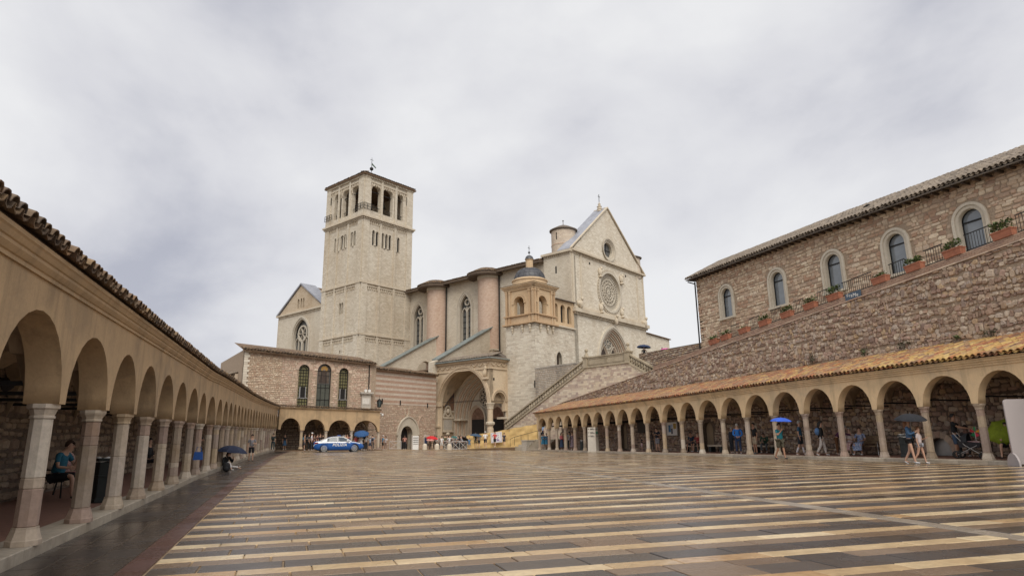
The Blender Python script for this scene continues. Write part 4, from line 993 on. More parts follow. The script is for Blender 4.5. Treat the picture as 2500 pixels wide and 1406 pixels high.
# --- round buttresses
def cylinder_part(name, mat, a, b_, r, z0, z1, parent, n=28):
    p = pt(a, b_); o = (p[0], p[1], z0); m_ = MB(); m_.lathe([(r, 0), (r, z1-z0)], o, n, 0, .5, True); ob = m_.build(name, mat, parent, o); return ob, p
for a in (16.22, 28.37):
    ob, p = cylinder_part('round_buttress', M['buttress'], a, .1, 1.92, 4, 26.6, church)
    k = MB(); o = (p[0], p[1], 27.0); k.lathe([(1.92, -.7), (2.05, -.65), (2.05, 0), (2.1, .05), (1.9, .05)], o, 28, 0, .4, False); k.build('collar', M['trim'], ob, o)
    k = MB(); o = (p[0]+U[0]*.55, p[1]+U[1]*.55, 27.0); k.lathe([(1.2, -.06), (3.2, -.3), (3.3, -.1), (3.25, .18), (1.6, 1.0), (0, 1.6)], o, 28, 0, .3, False)
    cp_ = k.build('cap_roof', M['eave'], ob, o)
    def cpath(s, a0=a): th = s/3.28; d_ = A(math.cos(th), math.sin(th)); return (p[0]+U[0]*.55+d_[0]*3.28, p[1]+U[1]*.55+d_[1]*3.28, 27.16), A(-d_[1], d_[0]), -d_
    pieces('roof_tile', tiles(cpath, 0, 2*PI*3.28, 4, math.radians(26), .34, .5, .03, r=.14, pans=False), M['tile_d'], ob, 30, 'roof_tiles')
    for da in (-2.6, ): pass
    dpp = MB(); q = pt(a-2.15, .25); dpp.tube([(*q, 27.0), (*q, 8)], .11, 8); dpp.build('downpipe', M['iron'], church, ORG_C)
# round turrets by the front
ob, p = cylinder_part('round_turret', M['roundt'], 3.6, -3.2, 1.92, 27.5, 32.6, church)
k = MB(); k.lathe([(1.92, -.15), (2.2, 0), (2.2, .12), (1.0, .75), (0, 1.15)], (p[0], p[1], 32.6), 24, 0, .5, False); k.lathe([(.05, 1.1), (.05, 1.7), (.16, 1.8), (0, 1.9)], (p[0], p[1], 32.6), 6); kr = k.build('cap_roof', M['tile_g'], ob, (p[0], p[1], 32.6))
k = MB(); k.lathe([(1.95, 0), (1.98, .1), (1.95, .2)], (p[0], p[1], 30.1), 24, 0, .3, False); k.build('string_course', M['pink'], ob, (p[0], p[1], 30.1))
k = MB(); s_, z_ = FL.px(1363, 570); v = A(-U[0]*.2-V[0], -U[1]*.2-V[1]); k.beam((p[0]-V[0]*1.9, p[1]-V[1]*1.9, 30.9), (p[0]-V[0]*1.9, p[1]-V[1]*1.9, 32.0), .16, .1); k.build('slit_window', M['dark'], ob, (p[0], p[1], 32.6))
ob, p = cylinder_part('round_turret', M['roundt'], 1.35, -WF+1.2, 1.5, 27.5, 31.2, church)
k = MB(); k.lathe([(1.5, -.1), (1.8, 0), (1.8, .12), (0, .95)], (p[0], p[1], 31.2), 20); k.build('cap_roof', M['tile_g'], ob, (p[0], p[1], 31.2))
sl_ = MB(); s, z = FL.px(1361, 660); sl_.fbox(FL, s-.12, s+.12, z-.55, z+.55, .3, .37); sl_.build('slit_window', M['dark'], church, ORG_C)
# --- sloping flyer walls with grey-green copings
for a, tip, low in ((15.4, .3, 12.9), (27.6, .3, 12.6)):
    FF = Fr(pt(a, 0), pt(a, 10))
    z1, z0 = 18.75, 12.5-.15
    b = MB(); hole = opening(1.9, 4.9, 10.2, 12.9, 1.3, 10); hole = [(1.7, 10.0)]+arch(1.7, 6.0, 11.2, 2.6, 10)[0:11]+[(6.0, 10.0)]
    wall(b, FF, [(0, 9), (13.5, 9), (13.5, z0-.5), (12.3, z0), (.3, z1), (0, z1)], [hole], .45, .9, back=True); b.build('flyer_wall', M['nave'], church, ORG_C)
    b = MB(); b.hexa([FF.P(s, z+dz, n_) for dz in (0, .16) for s, z, n_ in ((12.6, z0-.1, .75), (.0, z1+.1, .75), (.0, z1+.1, -.75), (12.6, z0-.1, -.75))]); b.build('flyer_coping', M['copper'], church, ORG_C)
    b = MB(); b.fbox(FF, .35, 1.6, 9, 14.6, .4, 1.1); b.fbox(FF, .25, 1.7, 14.6, 14.85, .35, 1.25); b.build('pilaster', M['nave'], church, ORG_C)
# lower church roofs behind the flyers
b = MB(); b.hexa([(*pt(a, bb), z) for z_ in (0, .2) for a, bb, z in ((6, 12, 11.0+z_), (36, 10, 11.2+z_), (36, 0, 12.6+z_), (6, 0, 12.6+z_))]); b.build('aisle_roof', M['tile_d'], church, ORG_C)
b = MB(); BL = Fr(pt(16.5, 9.3), pt(40, 9.3)); wall(b, BL, [(0, 0), (23, 0), (23, 11), (0, 11)], [], -.3, .5); b.build('aisle_wall', M['nave'], church, ORG_C)
# right wing of the front
b = MB(); s0, z0 = FA.px(1578, 812); s1, z1 = FA.px(1641, 829); FB = FA.off(-.6); wall(b, FB, [(WF-.5, 8), (s1, 8), (s1, z1), (WF-.5, z0+.1)], [], 0, 6); b.build('side_wing', M['church'], church, ORG_C)
b = MB(); slope_slab(b, FB, (WF-.4, z0+.1), (s1+.2, z1), -6, .3, .14); b.build('wing_roof', M['tile_d'], church, ORG_C)

# --- transept gable far left
TT = Fr(pt(46.5, 8.8), pt(60, 8.8)); sl0, zl0 = TT.px(680, 775); sa, za = TT.px(737, 696); sr0 = 2*sa-sl0
zc = zl0; twn = None
wl, wz0 = TT.px(712, 850)[0], TT.px(712, 870)[1]; wr = TT.px(752, 855)[0]; wt_ = TT.px(734, 776)[1]
s1_, s2_ = min(wl, wr), max(wl, wr); wh_ = opening(s1_, s2_, wz0-2, wt_-(s2_-s1_)*.62, (s2_-s1_)*.62, 16, 'pointed')
tri = []
for x0, x1 in ((726.5, 731), (733.5, 737.5), (739.5, 743)):
    sa_, sb_ = sorted((TT.px(x0, 740)[0], TT.px(x1, 740)[0])); zb_, zt_ = TT.px(735, 752)[1], TT.px(735, 728.5)[1]; tri.append(opening(sa_, sb_, zb_, zt_-.4, .4, 8))
b = MB(); a0_, b0_ = min(sl0, sr0), max(sl0, sr0)
wall(b, TT, [(a0_, 8), (b0_, 8), (b0_, zc), (a0_, zc)], [wh_], 0, 1.0); tr_ = b.build('transept_wall', M['nave'], church, ORG_C)
b = MB(); wall(b, TT, [(a0_, zc+.01), (b0_, zc+.01), (sa, za)], tri, .03, 1.0); b.build('transept_gable', M['brown_st'], church, ORG_C)
b = MB(); b.fbox(TT, a0_-.3, b0_+.3, zc-.1, zc+.2, -.1, .4); corbels(b, TT, a0_, b0_, zc-.1, .2, .25, .35, 0, .2, 0); b.build('cornice', M['trim'], church, ORG_C)
b = MB(); slope_slab(b, TT, (a0_-.4, zc+.1), (sa, za+.1), -3.0, .3, .3); slope_slab(b, TT, (sa, za+.1), (b0_+.4, zc+.1), -.35, .3, .3); b.build('gable_coping', M['slate'], church, ORG_C)
b = MB(); slope_slab(b, TT, (a0_-.6, zc-.1), (sa, za-.1), -14, -.4, .2); slope_slab(b, TT, (sa, za-.1), (b0_+.6, zc-.1), -14, -.4, .2); b.build('transept_roof', M['tile_d'], church, ORG_C)
for h_ in tri: b = MB(); panel(b, TT, h_, -.5); b.build('slit_window', M['dark'], church, ORG_C)
w = MB(); band(w, TT, grow(wh_, -.3), wh_, -.5, .02, 0, .3); band(w, TT, wh_, grow(wh_, .4), -.02, .15, 0, .7)
c = (s1_+s2_)/2; hw = (s2_-s1_)/2
rc = (c, wt_-hw*1.05); band(w, TT, ring(*rc, hw*.46, hw*.46, 24), ring(*rc, hw*.56, hw*.56, 24), -.7, -.35, 0, .8, True)
for i in range(6): a = PI*i/3; bar(w, TT, (rc[0], rc[1]), (rc[0]+hw*.48*math.cos(a), rc[1]+hw*.48*math.sin(a)), .1, -.68, -.42, 0, .6)
bar(w, TT, (c, wz0-2), (c, rc[1]-hw*.5), .22, -.7, -.35, 0, .7)
for sg in (-1, 1):
    l_ = opening(c+sg*hw*.46-hw*.38, c+sg*hw*.46+hw*.38, wz0-2, rc[1]-hw*.75, hw*.5, 10, 'pointed'); band(w, TT, l_, grow(l_, .16), -.7, -.35, 0, .7); bar(w, TT, (c+sg*hw*.46, wz0-2), (c+sg*hw*.46, rc[1]-hw*.4), .12, -.68, -.42, 0, .6)
wo_ = w.build('window', M['trim_w'], church, ORG_C); p_ = MB(); panel(p_, TT, wh_, -.75); p_.build('pane', M['old_glass'], wo_, ORG_C)

# ================================================================== BELL TOWER
aT, wb = 36.0, 11.0; wl_ = 11.3; T1, T2, T3, TE = 18.46, 27.4, 39.2, 47.2
TR, TL = Fr(pt(aT, 0), pt(aT, wb)), Fr(pt(aT, wb), pt(aT+wl_, wb))
pC = pt(aT+wl_/2, wb/2); ORG_T = (pC[0], pC[1], 8.0)
tower = thing('bell_tower', 'tall square pale stone bell tower with three belfry arches on each side', 'tower', ORG_T)
def hol(fr, x0, x1, yb, yt, kind='round', wx=.14):
    xm = (x0+x1)/2; s0, s1 = sorted((fr.px(x0, (yb+yt)/2)[0], fr.px(x1, (yb+yt)/2)[0])); zb_, zt_ = fr.px(xm, yb)[1], fr.px(xm, yt)[1]; g_ = (s1-s0)*wx/2; s0 -= g_; s1 += g_; r_ = (s1-s0)/2
    return opening(s0, s1, zb_, zt_-r_, r_, 12, kind)
bel = {0: [hol(TR, 908, 928, 518, 453), hol(TR, 935, 957.5, 528, 462), hol(TR, 964, 983, 537.5, 472)], 1: [hol(TL, 818, 832.5, 535, 473), hol(TL, 837.5, 855.5, 528, 463), hol(TL, 860, 876.5, 518.5, 453.5)]}
small = {0: [hol(TR, x0, x1, yb, yt) for x0, x1, yb, yt in ((909,914,599.5,562),(917,923.5,602,566),(932,936.5,606.5,569),(940.5,945.5,608.5,572),(948.5,954.5,611,574.5),(962.5,966,615,578),(969,975,617.5,580.5))],
         1: [hol(TL, x0, x1, yb, yt) for x0, x1, yb, yt in ((816.5,822,616.5,582.5),(823.5,826,614.5,580),(831.5,838,610,575.5),(840,844.5,606.5,573),(846,849,604.5,571),(856,861.5,602.5,567),(863.5,867.5,600,564))]}
mid = {0: [], 1: [hol(TL, x0, x1, yb, yt) for x0, x1, yb, yt in ((827.5,831.5,767.5,740),(833,836.5,766,738.5),(838.5,841.5,765,737),(827.5,830.5,864,855),(833,836,863,853.5))]}
w_ = MB()
for i, (fr, L) in enumerate(((TR, wb), (TL, wl_))): wall(w_, fr, [(0, 5), (L, 5), (L, TE), (0, TE)], bel[i]+small[i]+mid[i], 0, .8, back=True)
for fr in (Fr(pt(aT, 0), pt(aT+wl_, 0)), Fr(pt(aT+wl_, 0), pt(aT+wl_, wb))): fr.N = -fr.N; wall(w_, fr, [(0, 5), (fr.L, 5), (fr.L, TE), (0, TE)], [], 0, .8)
w_.add([(*pt(aT+a, b_), z) for z in (T3+.4, 30.5, 18) for a, b_ in ((.1, .1), (wl_-.1, .1), (wl_-.1, wb-.1), (.1, wb-.1))], [(0,1,2,3), (4,5,6,7), (8,9,10,11)])
# floors inside; black panels below stand in for unlit depth behind small openings
w_.build('wall', M['tower'], tower, ORG_T)
for i, fr in ((0, TR), (1, TL)):
    for j, h_ in enumerate(small[i]+mid[i]):
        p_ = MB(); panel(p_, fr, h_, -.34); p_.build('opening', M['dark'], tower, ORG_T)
    for h_ in bel[i]:
        a_ = MB(); band(a_, fr, h_[1:-1], grow(h_[1:-1], .3), -.02, .07, 0, .4); band(a_, fr, grow(h_[1:-1], .38), grow(h_[1:-1], .46), -.02, .1, 0, .6); ar_ = a_.build('arch_moulding', M['trim'], tower, ORG_T)
        bb = MB(); s0, s1 = h_[0][0], h_[-1][0]
        zz = h_[1][1]-.2; bar(bb, fr, (s0, zz), (s1, zz), .1, -.55, -.45); bar(bb, fr, (s0, h_[0][1]+.95), (s1, h_[0][1]+.95), .05, -.4, -.35)
        for k in range(4): q = s0+(s1-s0)*(k+.5)/4; bar(bb, fr, (q, h_[0][1]), (q, h_[0][1]+.95), .035, -.4, -.35)
        bb.build('tie_bar', M['iron'], tower, ORG_T)
    L = fr.L
    for z0, z1 in ((5, T1), (T1, T2), (T2, T3), (T3+.3, TE)):
        for s in (0, .98*L/11, 4.15*L/11, 7.25*L/11, L-.95*L/11, L-.38):
            if 0 < s < .5: continue
        for s, wd_ in ((.0, 1.25 if z1 < TE else 1.45), (L*.36-.2, .45), (L*.655-.2, .45), (L-1.25, 1.25)): lz = MB(); lz.fbox(fr, s, s+wd_, z0, z1, -.02, .2, 0, .6); lz.build('pilaster_strip', M['tower'], tower, ORG_T)
    for z in (T1, T2, T3):
        big = z == T3; cb = MB(); sc2 = MB(); sc2.fbox(fr, -.25-.15*big, L+.25+.15*big, z, z+.3, -.1, .28+.3*big, 0, .4)
        if big: corbels(cb, fr, -.2, L+.2, z, .15, .2, .3, 0, .42, 0)
        for s0, s1 in ((1.25, L*.36-.2), (L*.36+.25, L*.655-.2), (L*.655+.25, L-1.25)): corbels(cb, fr, s0+.05, s1, z-.45, .16, .30, .5, 0, .15, .16)
        sc2.build('string_course', M['trim'], tower, ORG_T); cb.build('corbel_band', M['trim'], tower, ORG_T, kind='stuff')
    cb = MB()
    for s0, s1 in ((1.45, L*.36-.2), (L*.36+.25, L*.655-.2), (L*.655+.25, L-1.25)): corbels(cb, fr, s0+.05, s1, TE-1.2, .16, .30, .55, 0, .15, .2)
    corbels(cb, fr, -.1, L+.1, TE-.1, .15, .22, .35, 0, .35, .12); cb.build('corbel_band', M['trim'], tower, ORG_T, kind='stuff')
for (fr, hs) in ((TR, small[0]), (TL, small[1])):
    for a_, b_ in zip(hs[:-1], hs[1:]):
        g_ = b_[0][0]-a_[-1][0] if b_[0][0] > a_[0][0] else a_[0][0]-b_[-1][0]
        if abs(g_) < .6: c = (max(min(a_[0][0], a_[-1][0]), min(b_[0][0], b_[-1][0]))+min(max(a_[0][0], a_[-1][0]), max(b_[0][0], b_[-1][0])))/2; k = MB(); q = fr.P(c, 0, .05); k.lathe([(.2, a_[0][1]), (.13, a_[0][1]+.25), (.12, a_[1][1]-.35), (.22, a_[1][1])], q, 8); k.build('colonnette', M['trim_w'], tower, ORG_T)
# roof, ball, cross, vane
r_ = MB(); e4 = [(*pt(aT+a, b_), TE+.1) for a, b_ in ((-.5, -.5), (wl_+.5, -.5), (wl_+.5, wb+.5), (-.5, wb+.5))]; ap_ = (*pC, TE+1.9)
r_.add([*e4, ap_]+[(x, y, z-.22) for x, y, z in e4], [(0,1,4), (1,2,4), (2,3,4), (3,0,4), (5,6,1,0), (6,7,2,1), (7,8,3,2), (8,5,0,3), (8,7,6,5)]); r_.build('roof', M['tile_d'], tower, ORG_T)
tl = []
for (p_a, dr, inn, L) in ((pt(aT-.5, -.5), -V, U, wb+1.0), (pt(aT-.5, wb+.5), U, V, wl_+1.0)):
    tl += tiles(lambda s, q=p_a, dr=dr, inn=inn: ((q[0]+dr[0]*s, q[1]+dr[1]*s, TE+.12), dr, inn), .1, L-.1, 2, math.atan2(1.8, 6.3), .42, .55, .03, r=.19)
pieces('roof_tile', tl, M['tile_d'], tower, 110, 'roof_tiles')
CFr = Fr(pC, pC+V); zb_ = CFr.pz(0, 417); zq_ = CFr.pz(0, 385.5)-zb_
k = MB(); k.tube([ap_, (*pC, zb_+zq_*.7)], .05, 6)
k.lathe([(.36*math.sin(PI*i/8), .36-.36*math.cos(PI*i/8)) for i in range(9)], (pC[0], pC[1], zb_), 12); k.build('ball', M['iron'], tower, ORG_T)
k = MB(); k.beam((*pC, zb_+.6), (*pC, zb_+zq_), .06); d3 = np.append(V, 0); k.beam(A(*pC, zb_+zq_*.82)-d3*.36, A(*pC, zb_+zq_*.82)+d3*.36, .06); k.build('cross', M['iron'], tower, ORG_T)
k = MB(); k.hexa([tuple(A(*pC, zb_)+d3*s+A(*(U*n_), z*zq_)) for s, z, n_ in ((.05, .44, -.02), (1.0, .27, -.02), (1.0, .27, .02), (.05, .44, .02), (.05, .6, -.02), (1.05, .36, -.02), (1.05, .36, .02), (.05, .6, .02))]); k.build('vane', plain('verdigris', (.12,.16,.13), .6, .2), tower, ORG_T)
k = MB(); q = pt(aT+2.3, wb*.5); k.lathe([(.0, 1.6), (.25, 1.6), (.45, 1.3), (.55, .6), (.8, .1), (.85, 0), (.7, 0)], (q[0], q[1], T3+3.6), 16); k.build('bell', plain('bronze', (.05,.06,.05), .5, .7), tower, ORG_T)
zr = T3+1.55
for fr, s0, s1 in ((TR, wb-2.1, wb+.2), (TL, -.2, 2.1), (TL, wl_-2.0, wl_+.15)):
    k = MB()
    for h in (.0, .5, 1.0): bar(k, fr, (s0, zr+h), (s1, zr+h), .06, .3, .36)
    for q in np.linspace(s0, s1, 4): bar(k, fr, (q, zr), (q, zr+1), .06, .3, .36)
    k.build('railing', M['iron'], tower, ORG_T)
for fr, x, y0, y1 in ((TR, 901, 454, 472), (TR, 993, 484, 503), (TL, 881.5, 453, 471), (TL, 810, 484, 502)):
    s, z1 = fr.px(x, y0); z0 = fr.px(x, y1)[1]; k = MB(); k.fbox(fr, s-.12, s+.12, z0, z1, .1, .15); k.build('slit_window', M['dark'], tower, ORG_T)

# ================================================================== DOMED TURRET at the corner of the lower church
bC, aL, bI = 9.2, 5.0, 4.6
PL, PR = Fr(pt(0, bC), pt(aL, bC)), Fr(pt(0, 0), pt(0, bC+.0))
pD = pt(aL/2, bC-2.3); ORG_D = (pD[0], pD[1], 2.0)
turret = thing('turret', 'ochre stone turret with a dark lead dome on a square pale stone base', 'tower', ORG_D)
zc0, zc1 = PL.px(1300, 786)[1], PL.px(1300, 764)[1]; ze0 = PL.px(1299, 700)[1]; ze1 = PL.px(1299, 691)[1]
b = MB(); ph = opening(2.9, 3.8, 9.6, 11.0, .75, 8, 'pointed'); s_, z_ = PR.px(1365, 878); ph = opening(s_-.62, s_+.62, z_-1.6, z_+.2, .9, 10, 'pointed')
wall(b, PL, [(0, -.5), (aL, -.5), (aL, zc0), (0, zc0)], [], 0, 1.0); wall(b, PR, [(0, -.5), (bC, -.5), (bC, zc0), (0, zc0)], [ph], .0, 1.0); b.build('base_wall', M['mortar_w'], turret, ORG_D)
st = stones(PL, 0, aL, lambda s: -.1, lambda s: zc0, ch=(.19, .29), cl=(.28, .72), joint=.010, proud=.018, rough=0, wob=.012)
st += stones(PR, 0, bC, lambda s: 3.0, lambda s: zc0, [grow(ph, .12)], ch=(.19, .29), cl=(.28, .72), joint=.010, proud=.018, rough=0, wob=.012)
pieces('stone', st, M['white_st'], turret, 300, 'stones')
b = MB(); panel(b, PR, ph, -.5); wn_ = MB(); band(wn_, PR, ph, grow(ph, .2), -.3, .06); w0 = wn_.build('window', M['trim_w'], turret, ORG_D); b.build('pane', M['wood'], w0, ORG_D)
s_, z_ = PL.px(1287, 937); 
b = MB(); q = Fr(pt(0, bC), pt(0, 0))
s_, z_ = PR.px(1308, 937); b.fbox(PR, s_-.2, s_+.2, z_-.45, z_+.45, -.1, .045); b.build('slot', M['dark'], turret, ORG_D)
pav = MB(); zA = PL.px(1267, 724)[1]
for fr, L0, L1, x0, x1 in ((PL, 0, aL, 1255, 1279.5), (PR, bC-4.6, bC, 1313, 1334)):
    s0, s1 = sorted((fr.px(x0, 745)[0], fr.px(x1, 745)[0])); r = (s1-s0)/2; ho = opening(s0, s1, zc1-.3, zA-r, r, 16)
    wall(pav, fr, [(L0, zc0), (L1, zc0), (L1, ze1), (L0, ze1)], [ho], 0, .7, back=True)
    m_ = MB(); band(m_, fr, ho[1:-1], grow(ho[1:-1], .18), -.02, .10, 0, .3); band(m_, fr, grow(ho[1:-1], .22), grow(ho[1:-1], .42), -.02, .06, 0, .8)
    for sg in (s0, s1): m_.fbox(fr, sg-.35*(sg == s0), sg+.35*(sg == s1), zA-r-.12, zA-r+.06, -.3, .13, 0, .5)
    m_.build('arch_moulding', M['ochre_st'], turret, ORG_D)
    for s in (L0+.02, L0+.62, L1-.62-.32, L1-.02-.32): k = MB(); k.fbox(fr, s, s+.32, zc1, ze0-.35, -.02, .12, 0, float(RNG.random())); k.fbox(fr, s-.05, s+.37, ze0-.5, ze0-.1, -.02, .17, 0, .3); k.build('pilaster', M['ochre_st'], turret, ORG_D)
    k = MB(); k.fbox(fr, L0-.1, L1+.12, ze0-.08, ze0+.12, -.1, .2); k.fbox(fr, L0-.25, L1+.3, ze1-.35, ze1-.12, -.1, .34); k.fbox(fr, L0-.45, L1+.5, ze1-.12, ze1+.06, -.1, .52); k.build('entablature', M['ochre_st'], turret, ORG_D)
    k = MB(); k.fbox(fr, L0-.2, L1+.22, zc1-.14, zc1+.02, -.4, .3, 0, .1); k.fbox(fr, L0-.3, L1+.34, zc0-.1, zc0+.12, -.4, .45, 0, .1)
    for s in (L0, L0+.55, L1-.9, L1-.35): k.fbox(fr, s, s+.38, zc0+.12, zc1-.14, -.3, .16, 0, float(RNG.random()))
    k.fbox(fr, L0, L1, zc0+.12, zc1-.14, -.3, .04, 0, .9); k.build('parapet', M['ochre_st'], turret, ORG_D)
    for s in (L0+.7, L0+(L1-L0)*.4, L0+(L1-L0)*.75):
        k = MB(); q = fr.P(s, zc0-.95, .12); blob(k, (q[0], q[1], zc0-.35), .24, .24, .3); blob(k, (q[0], q[1], zc0-.75), .17, .17, .26); blob(k, (q[0], q[1], zc0-1.05), .1, .1, .2); k.build('bracket', M['trim'], turret, ORG_D)
for fr in (Fr(pt(0, bC-4.6), pt(aL, bC-4.6)), Fr(pt(aL, bC-4.6), pt(aL, bC))):
    r = .8; c = fr.L/2; fr.N = -fr.N; wall(pav, fr, [(0, zc0), (fr.L, zc0), (fr.L, ze1), (0, ze1)], [opening(c-r, c+r, zc1-.3, zA-r, r, 14)], 0, .7, back=True)
pav.add([(*pt(a, bb), zc0+.1) for a, bb in ((0, bC), (aL, bC), (aL, bC-4.6), (0, bC-4.6))]+[(*pt(a, bb), ze1) for a, bb in ((0, bC), (aL, bC), (aL, bC-4.6), (0, bC-4.6))], [(0,1,2,3), (4,5,6,7)]); pav.build('pavilion_wall', M['ochre_st'], turret, ORG_D)
r = MB(); e4 = [(*pt(a, bb), ze1+.07) for a, bb in ((-.6, bC+.6), (aL+.6, bC+.6), (aL+.6, bC-5.2), (-.6, bC-5.2))]; ap_ = (*pD, ze1+1.1)
r.add([*e4, ap_], [(0,1,4), (1,2,4), (2,3,4), (3,0,4)]); r.build('roof', M['tile_d'], turret, ORG_D)
DF = Fr(pD, pD+A(math.cos(YAW), -math.sin(YAW))); zd = lambda y: DF.pz(0, y)
R = 2.16; z1 = zd(691)+.1; z2 = zd(684); z3 = zd(655); z4 = zd(635)
k = MB(); k.lathe([(R*1.12, z1-.9), (R*1.12, z1-.1), (R*1.17, z1), (R*1.17, z1+.12), (R*1.03, z1+.3), (R*1.03, z2)], (*pD, 0), 32, 0, .5, False); dr = k.build('drum', M['ochre_st'], turret, ORG_D)
k = MB(); hgt = z3-z2; k.lathe([(R*math.cos(PI/2*i/12)**.85 if i < 12 else 0, z2+hgt*math.sin(PI/2*i/12)) for i in range(13)], (*pD, 0), 40, 0, .5, True); dm = k.build('dome', M['lead'], turret, ORG_D)
for i in range(16):
    a = 2*PI*i/16; k = MB(); k.tube([(pD[0]+math.cos(a)*(R*math.cos(PI/2*j/9)**.85+.02), pD[1]+math.sin(a)*(R*math.cos(PI/2*j/9)**.85+.02), z2+(hgt+.02)*math.sin(PI/2*j/9)) for j in range(9)], .035, 5); k.build('rib', M['lead'], dm, ORG_D)
for f_, z_ in ((.72, .69), (.9, .43)):
    k = MB(); k.lathe([(R*math.cos(math.asin(z_))**.85+.02, z2+hgt*z_-.03), (R*math.cos(math.asin(z_))**.85+.035, z2+hgt*z_), (R*math.cos(math.asin(z_))**.85, z2+hgt*z_+.04)], (*pD, 0), 40, 0, .5, False); k.build('seam', M['lead'], dm, ORG_D)
k = MB(); k.lathe([(.52, z3-.25), (.52, z4-.1), (.62, z4), (.62, z4+.08)], (*pD, 0), 10, 0, .5, False); ln = k.build('lantern', M['ochre_st'], turret, ORG_D)
k = MB(); k.lathe([(.64, z4+.06), (.5, z4+.45), (.3, z4+.62), (0, z4+.7)], (*pD, 0), 14); k.tube([(*pD, z4+.6), (*pD, z4+2.0)], .035, 5); blob(k, (*pD, z4+1.1), .17, .17, .17); k.build('lantern_cap', M['lead'], ln, ORG_D)
k = MB(); k.beam((*pD, z4+1.2), (*pD, z4+2.1), .05); d3 = np.append(V, 0); k.beam(A(*pD, z4+1.75)-d3*.25, A(*pD, z4+1.75)+d3*.25, .05); k.build('cross', M['iron'], ln, ORG_D)
# gallery with three small arches between turret and church front
gz0 = PR.px(1375, 788)[1]; gA = PR.px(1372, 744)[1]; gt = PR.px(1375, 735)[1]
GR = PR; gh = []
for x0, x1 in ((1352.5, 1362), (1368.5, 1379), (1384.5, 1394)):
    s0, s1 = sorted((GR.px(x0, 765)[0], GR.px(x1, 765)[0])); r_ = (s1-s0)/2; gh.append(opening(s0, s1, gz0, gA-r_, r_, 10))
b = MB(); wall(b, GR, [(0, zc0+.01), (bC-4.62, zc0+.01), (bC-4.62, gt), (0, gt)], gh, .02, .5); b.build('gallery_wall', M['ochre_st'], turret, ORG_D)
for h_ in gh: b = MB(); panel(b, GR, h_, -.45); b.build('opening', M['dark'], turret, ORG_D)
b = MB(); b.fbox(GR, -.1, bC-4.6, gt, gt+.12, -2, .4); b.build('gallery_roof', M['tile_g'], turret, ORG_D); b = MB(); b.fbox(GR, -.1, bC-4.6, zc0-.05, zc0+.15, -.2, .3); b.build('gallery_ledge', M['trim'], turret, ORG_D)

# ================================================================== PORCH with the lower portal
aP, bP, aQ = 5.0, bC+3.3, 15.73
PF, PX = Fr(pt(aP, bP), pt(aQ, bP)), Fr(pt(aP, bC), pt(aP, bP))
zt_ = 11.6; LP_ = PF.L
pP = pt((aP+aQ)/2, bP-1.6); ORG_P = (pP[0], pP[1], .2)
porch = thing('porch', 'carved ochre stone porch with one wide round arch in front of the church doors', 'porch', ORG_P)
sL = PF.px(1073, 992)[0]; sR = PF.px(1190.5, 984)[0]; zsp_ = PF.px(1080, 990)[1]; zcr_ = PF.px(1132.5, 902)[1]
sA, sB = min(sL, sR), max(sL, sR); CP = .22                      # s=0 is the corner column
b = MB(); ap = arch(sA, sB, zsp_, zcr_-zsp_, 24)
wall(b, PF, [(0, zsp_), (sA, zsp_)]+ap[1:-1]+[(sB, zsp_), (sB, -.2), (LP_, -.2), (LP_, zt_), (0, zt_)], [], 0, .6, back=True)
x0, x1 = PX.px(1204, 980)[0], PX.px(1233, 982)[0]; xa, xb = min(x0, x1), max(x0, x1); zc2 = PX.px(1218, 957)[1]
zs2 = zc2-(xb-xa)/2
ap2 = arch(xa, xb, zs2, zc2-zs2, 16)
wall(b, PX, [(0, zsp_-1.0), (xa, zsp_-1.0), (xa, zs2)]+ap2[1:-1]+[(xb, zs2), (xb, zsp_), (PX.L, zsp_), (PX.L, zt_), (0, zt_)], [], 0, .6, back=True)
b.build('wall', M['porch_st'], porch, ORG_P)
m_ = MB(); band(m_, PF, ap, grow(ap, .16), -.02, .14, 0, .2); band(m_, PF, grow(ap, .22), grow(ap, .42), -.02, .22, 0, .8); band(m_, PF, grow(ap, .46), grow(ap, .55), -.02, .12, 0, .5)
band(m_, PX, ap2, grow(ap2, .18), -.02, .14, 0, .2); band(m_, PX, grow(ap2, .22), grow(ap2, .34), -.02, .2, 0, .8); m_.build('arch_moulding', M['porch_st'], porch, ORG_P)
k = MB()
for fr, L in ((PF, LP_), (PX, PX.L)):
    k.fbox(fr, -.2, L+.1, zt_-1.35, zt_-1.2, -.05, .16); k.fbox(fr, -.3, L+.15, zt_-.28, zt_-.1, -.05, .3); k.fbox(fr, -.45, L+.2, zt_-.1, zt_+.08, -.05, .5); k.fbox(fr, 0, L, zt_-1.2, zt_-.28, -.05, .05, 0, .9)
k.build('entablature', M['porch_st'], porch, ORG_P)
for fr, L in ((PF, LP_), (PX, PX.L)):
    s = .7
    while s < L-.4:
        g_ = MB(); g_.tube([fr.P(s-.42+.84*t/6, zt_-.55-.32*math.sin(PI*t/6), .1) for t in range(7)], [.05, .08, .1, .12, .1, .08, .05], 6); blob(g_, fr.P(s-.45, zt_-.52, .1), .1, .1, .12); g_.build('garland', M['porch_st'], porch, ORG_P); s += 1.02
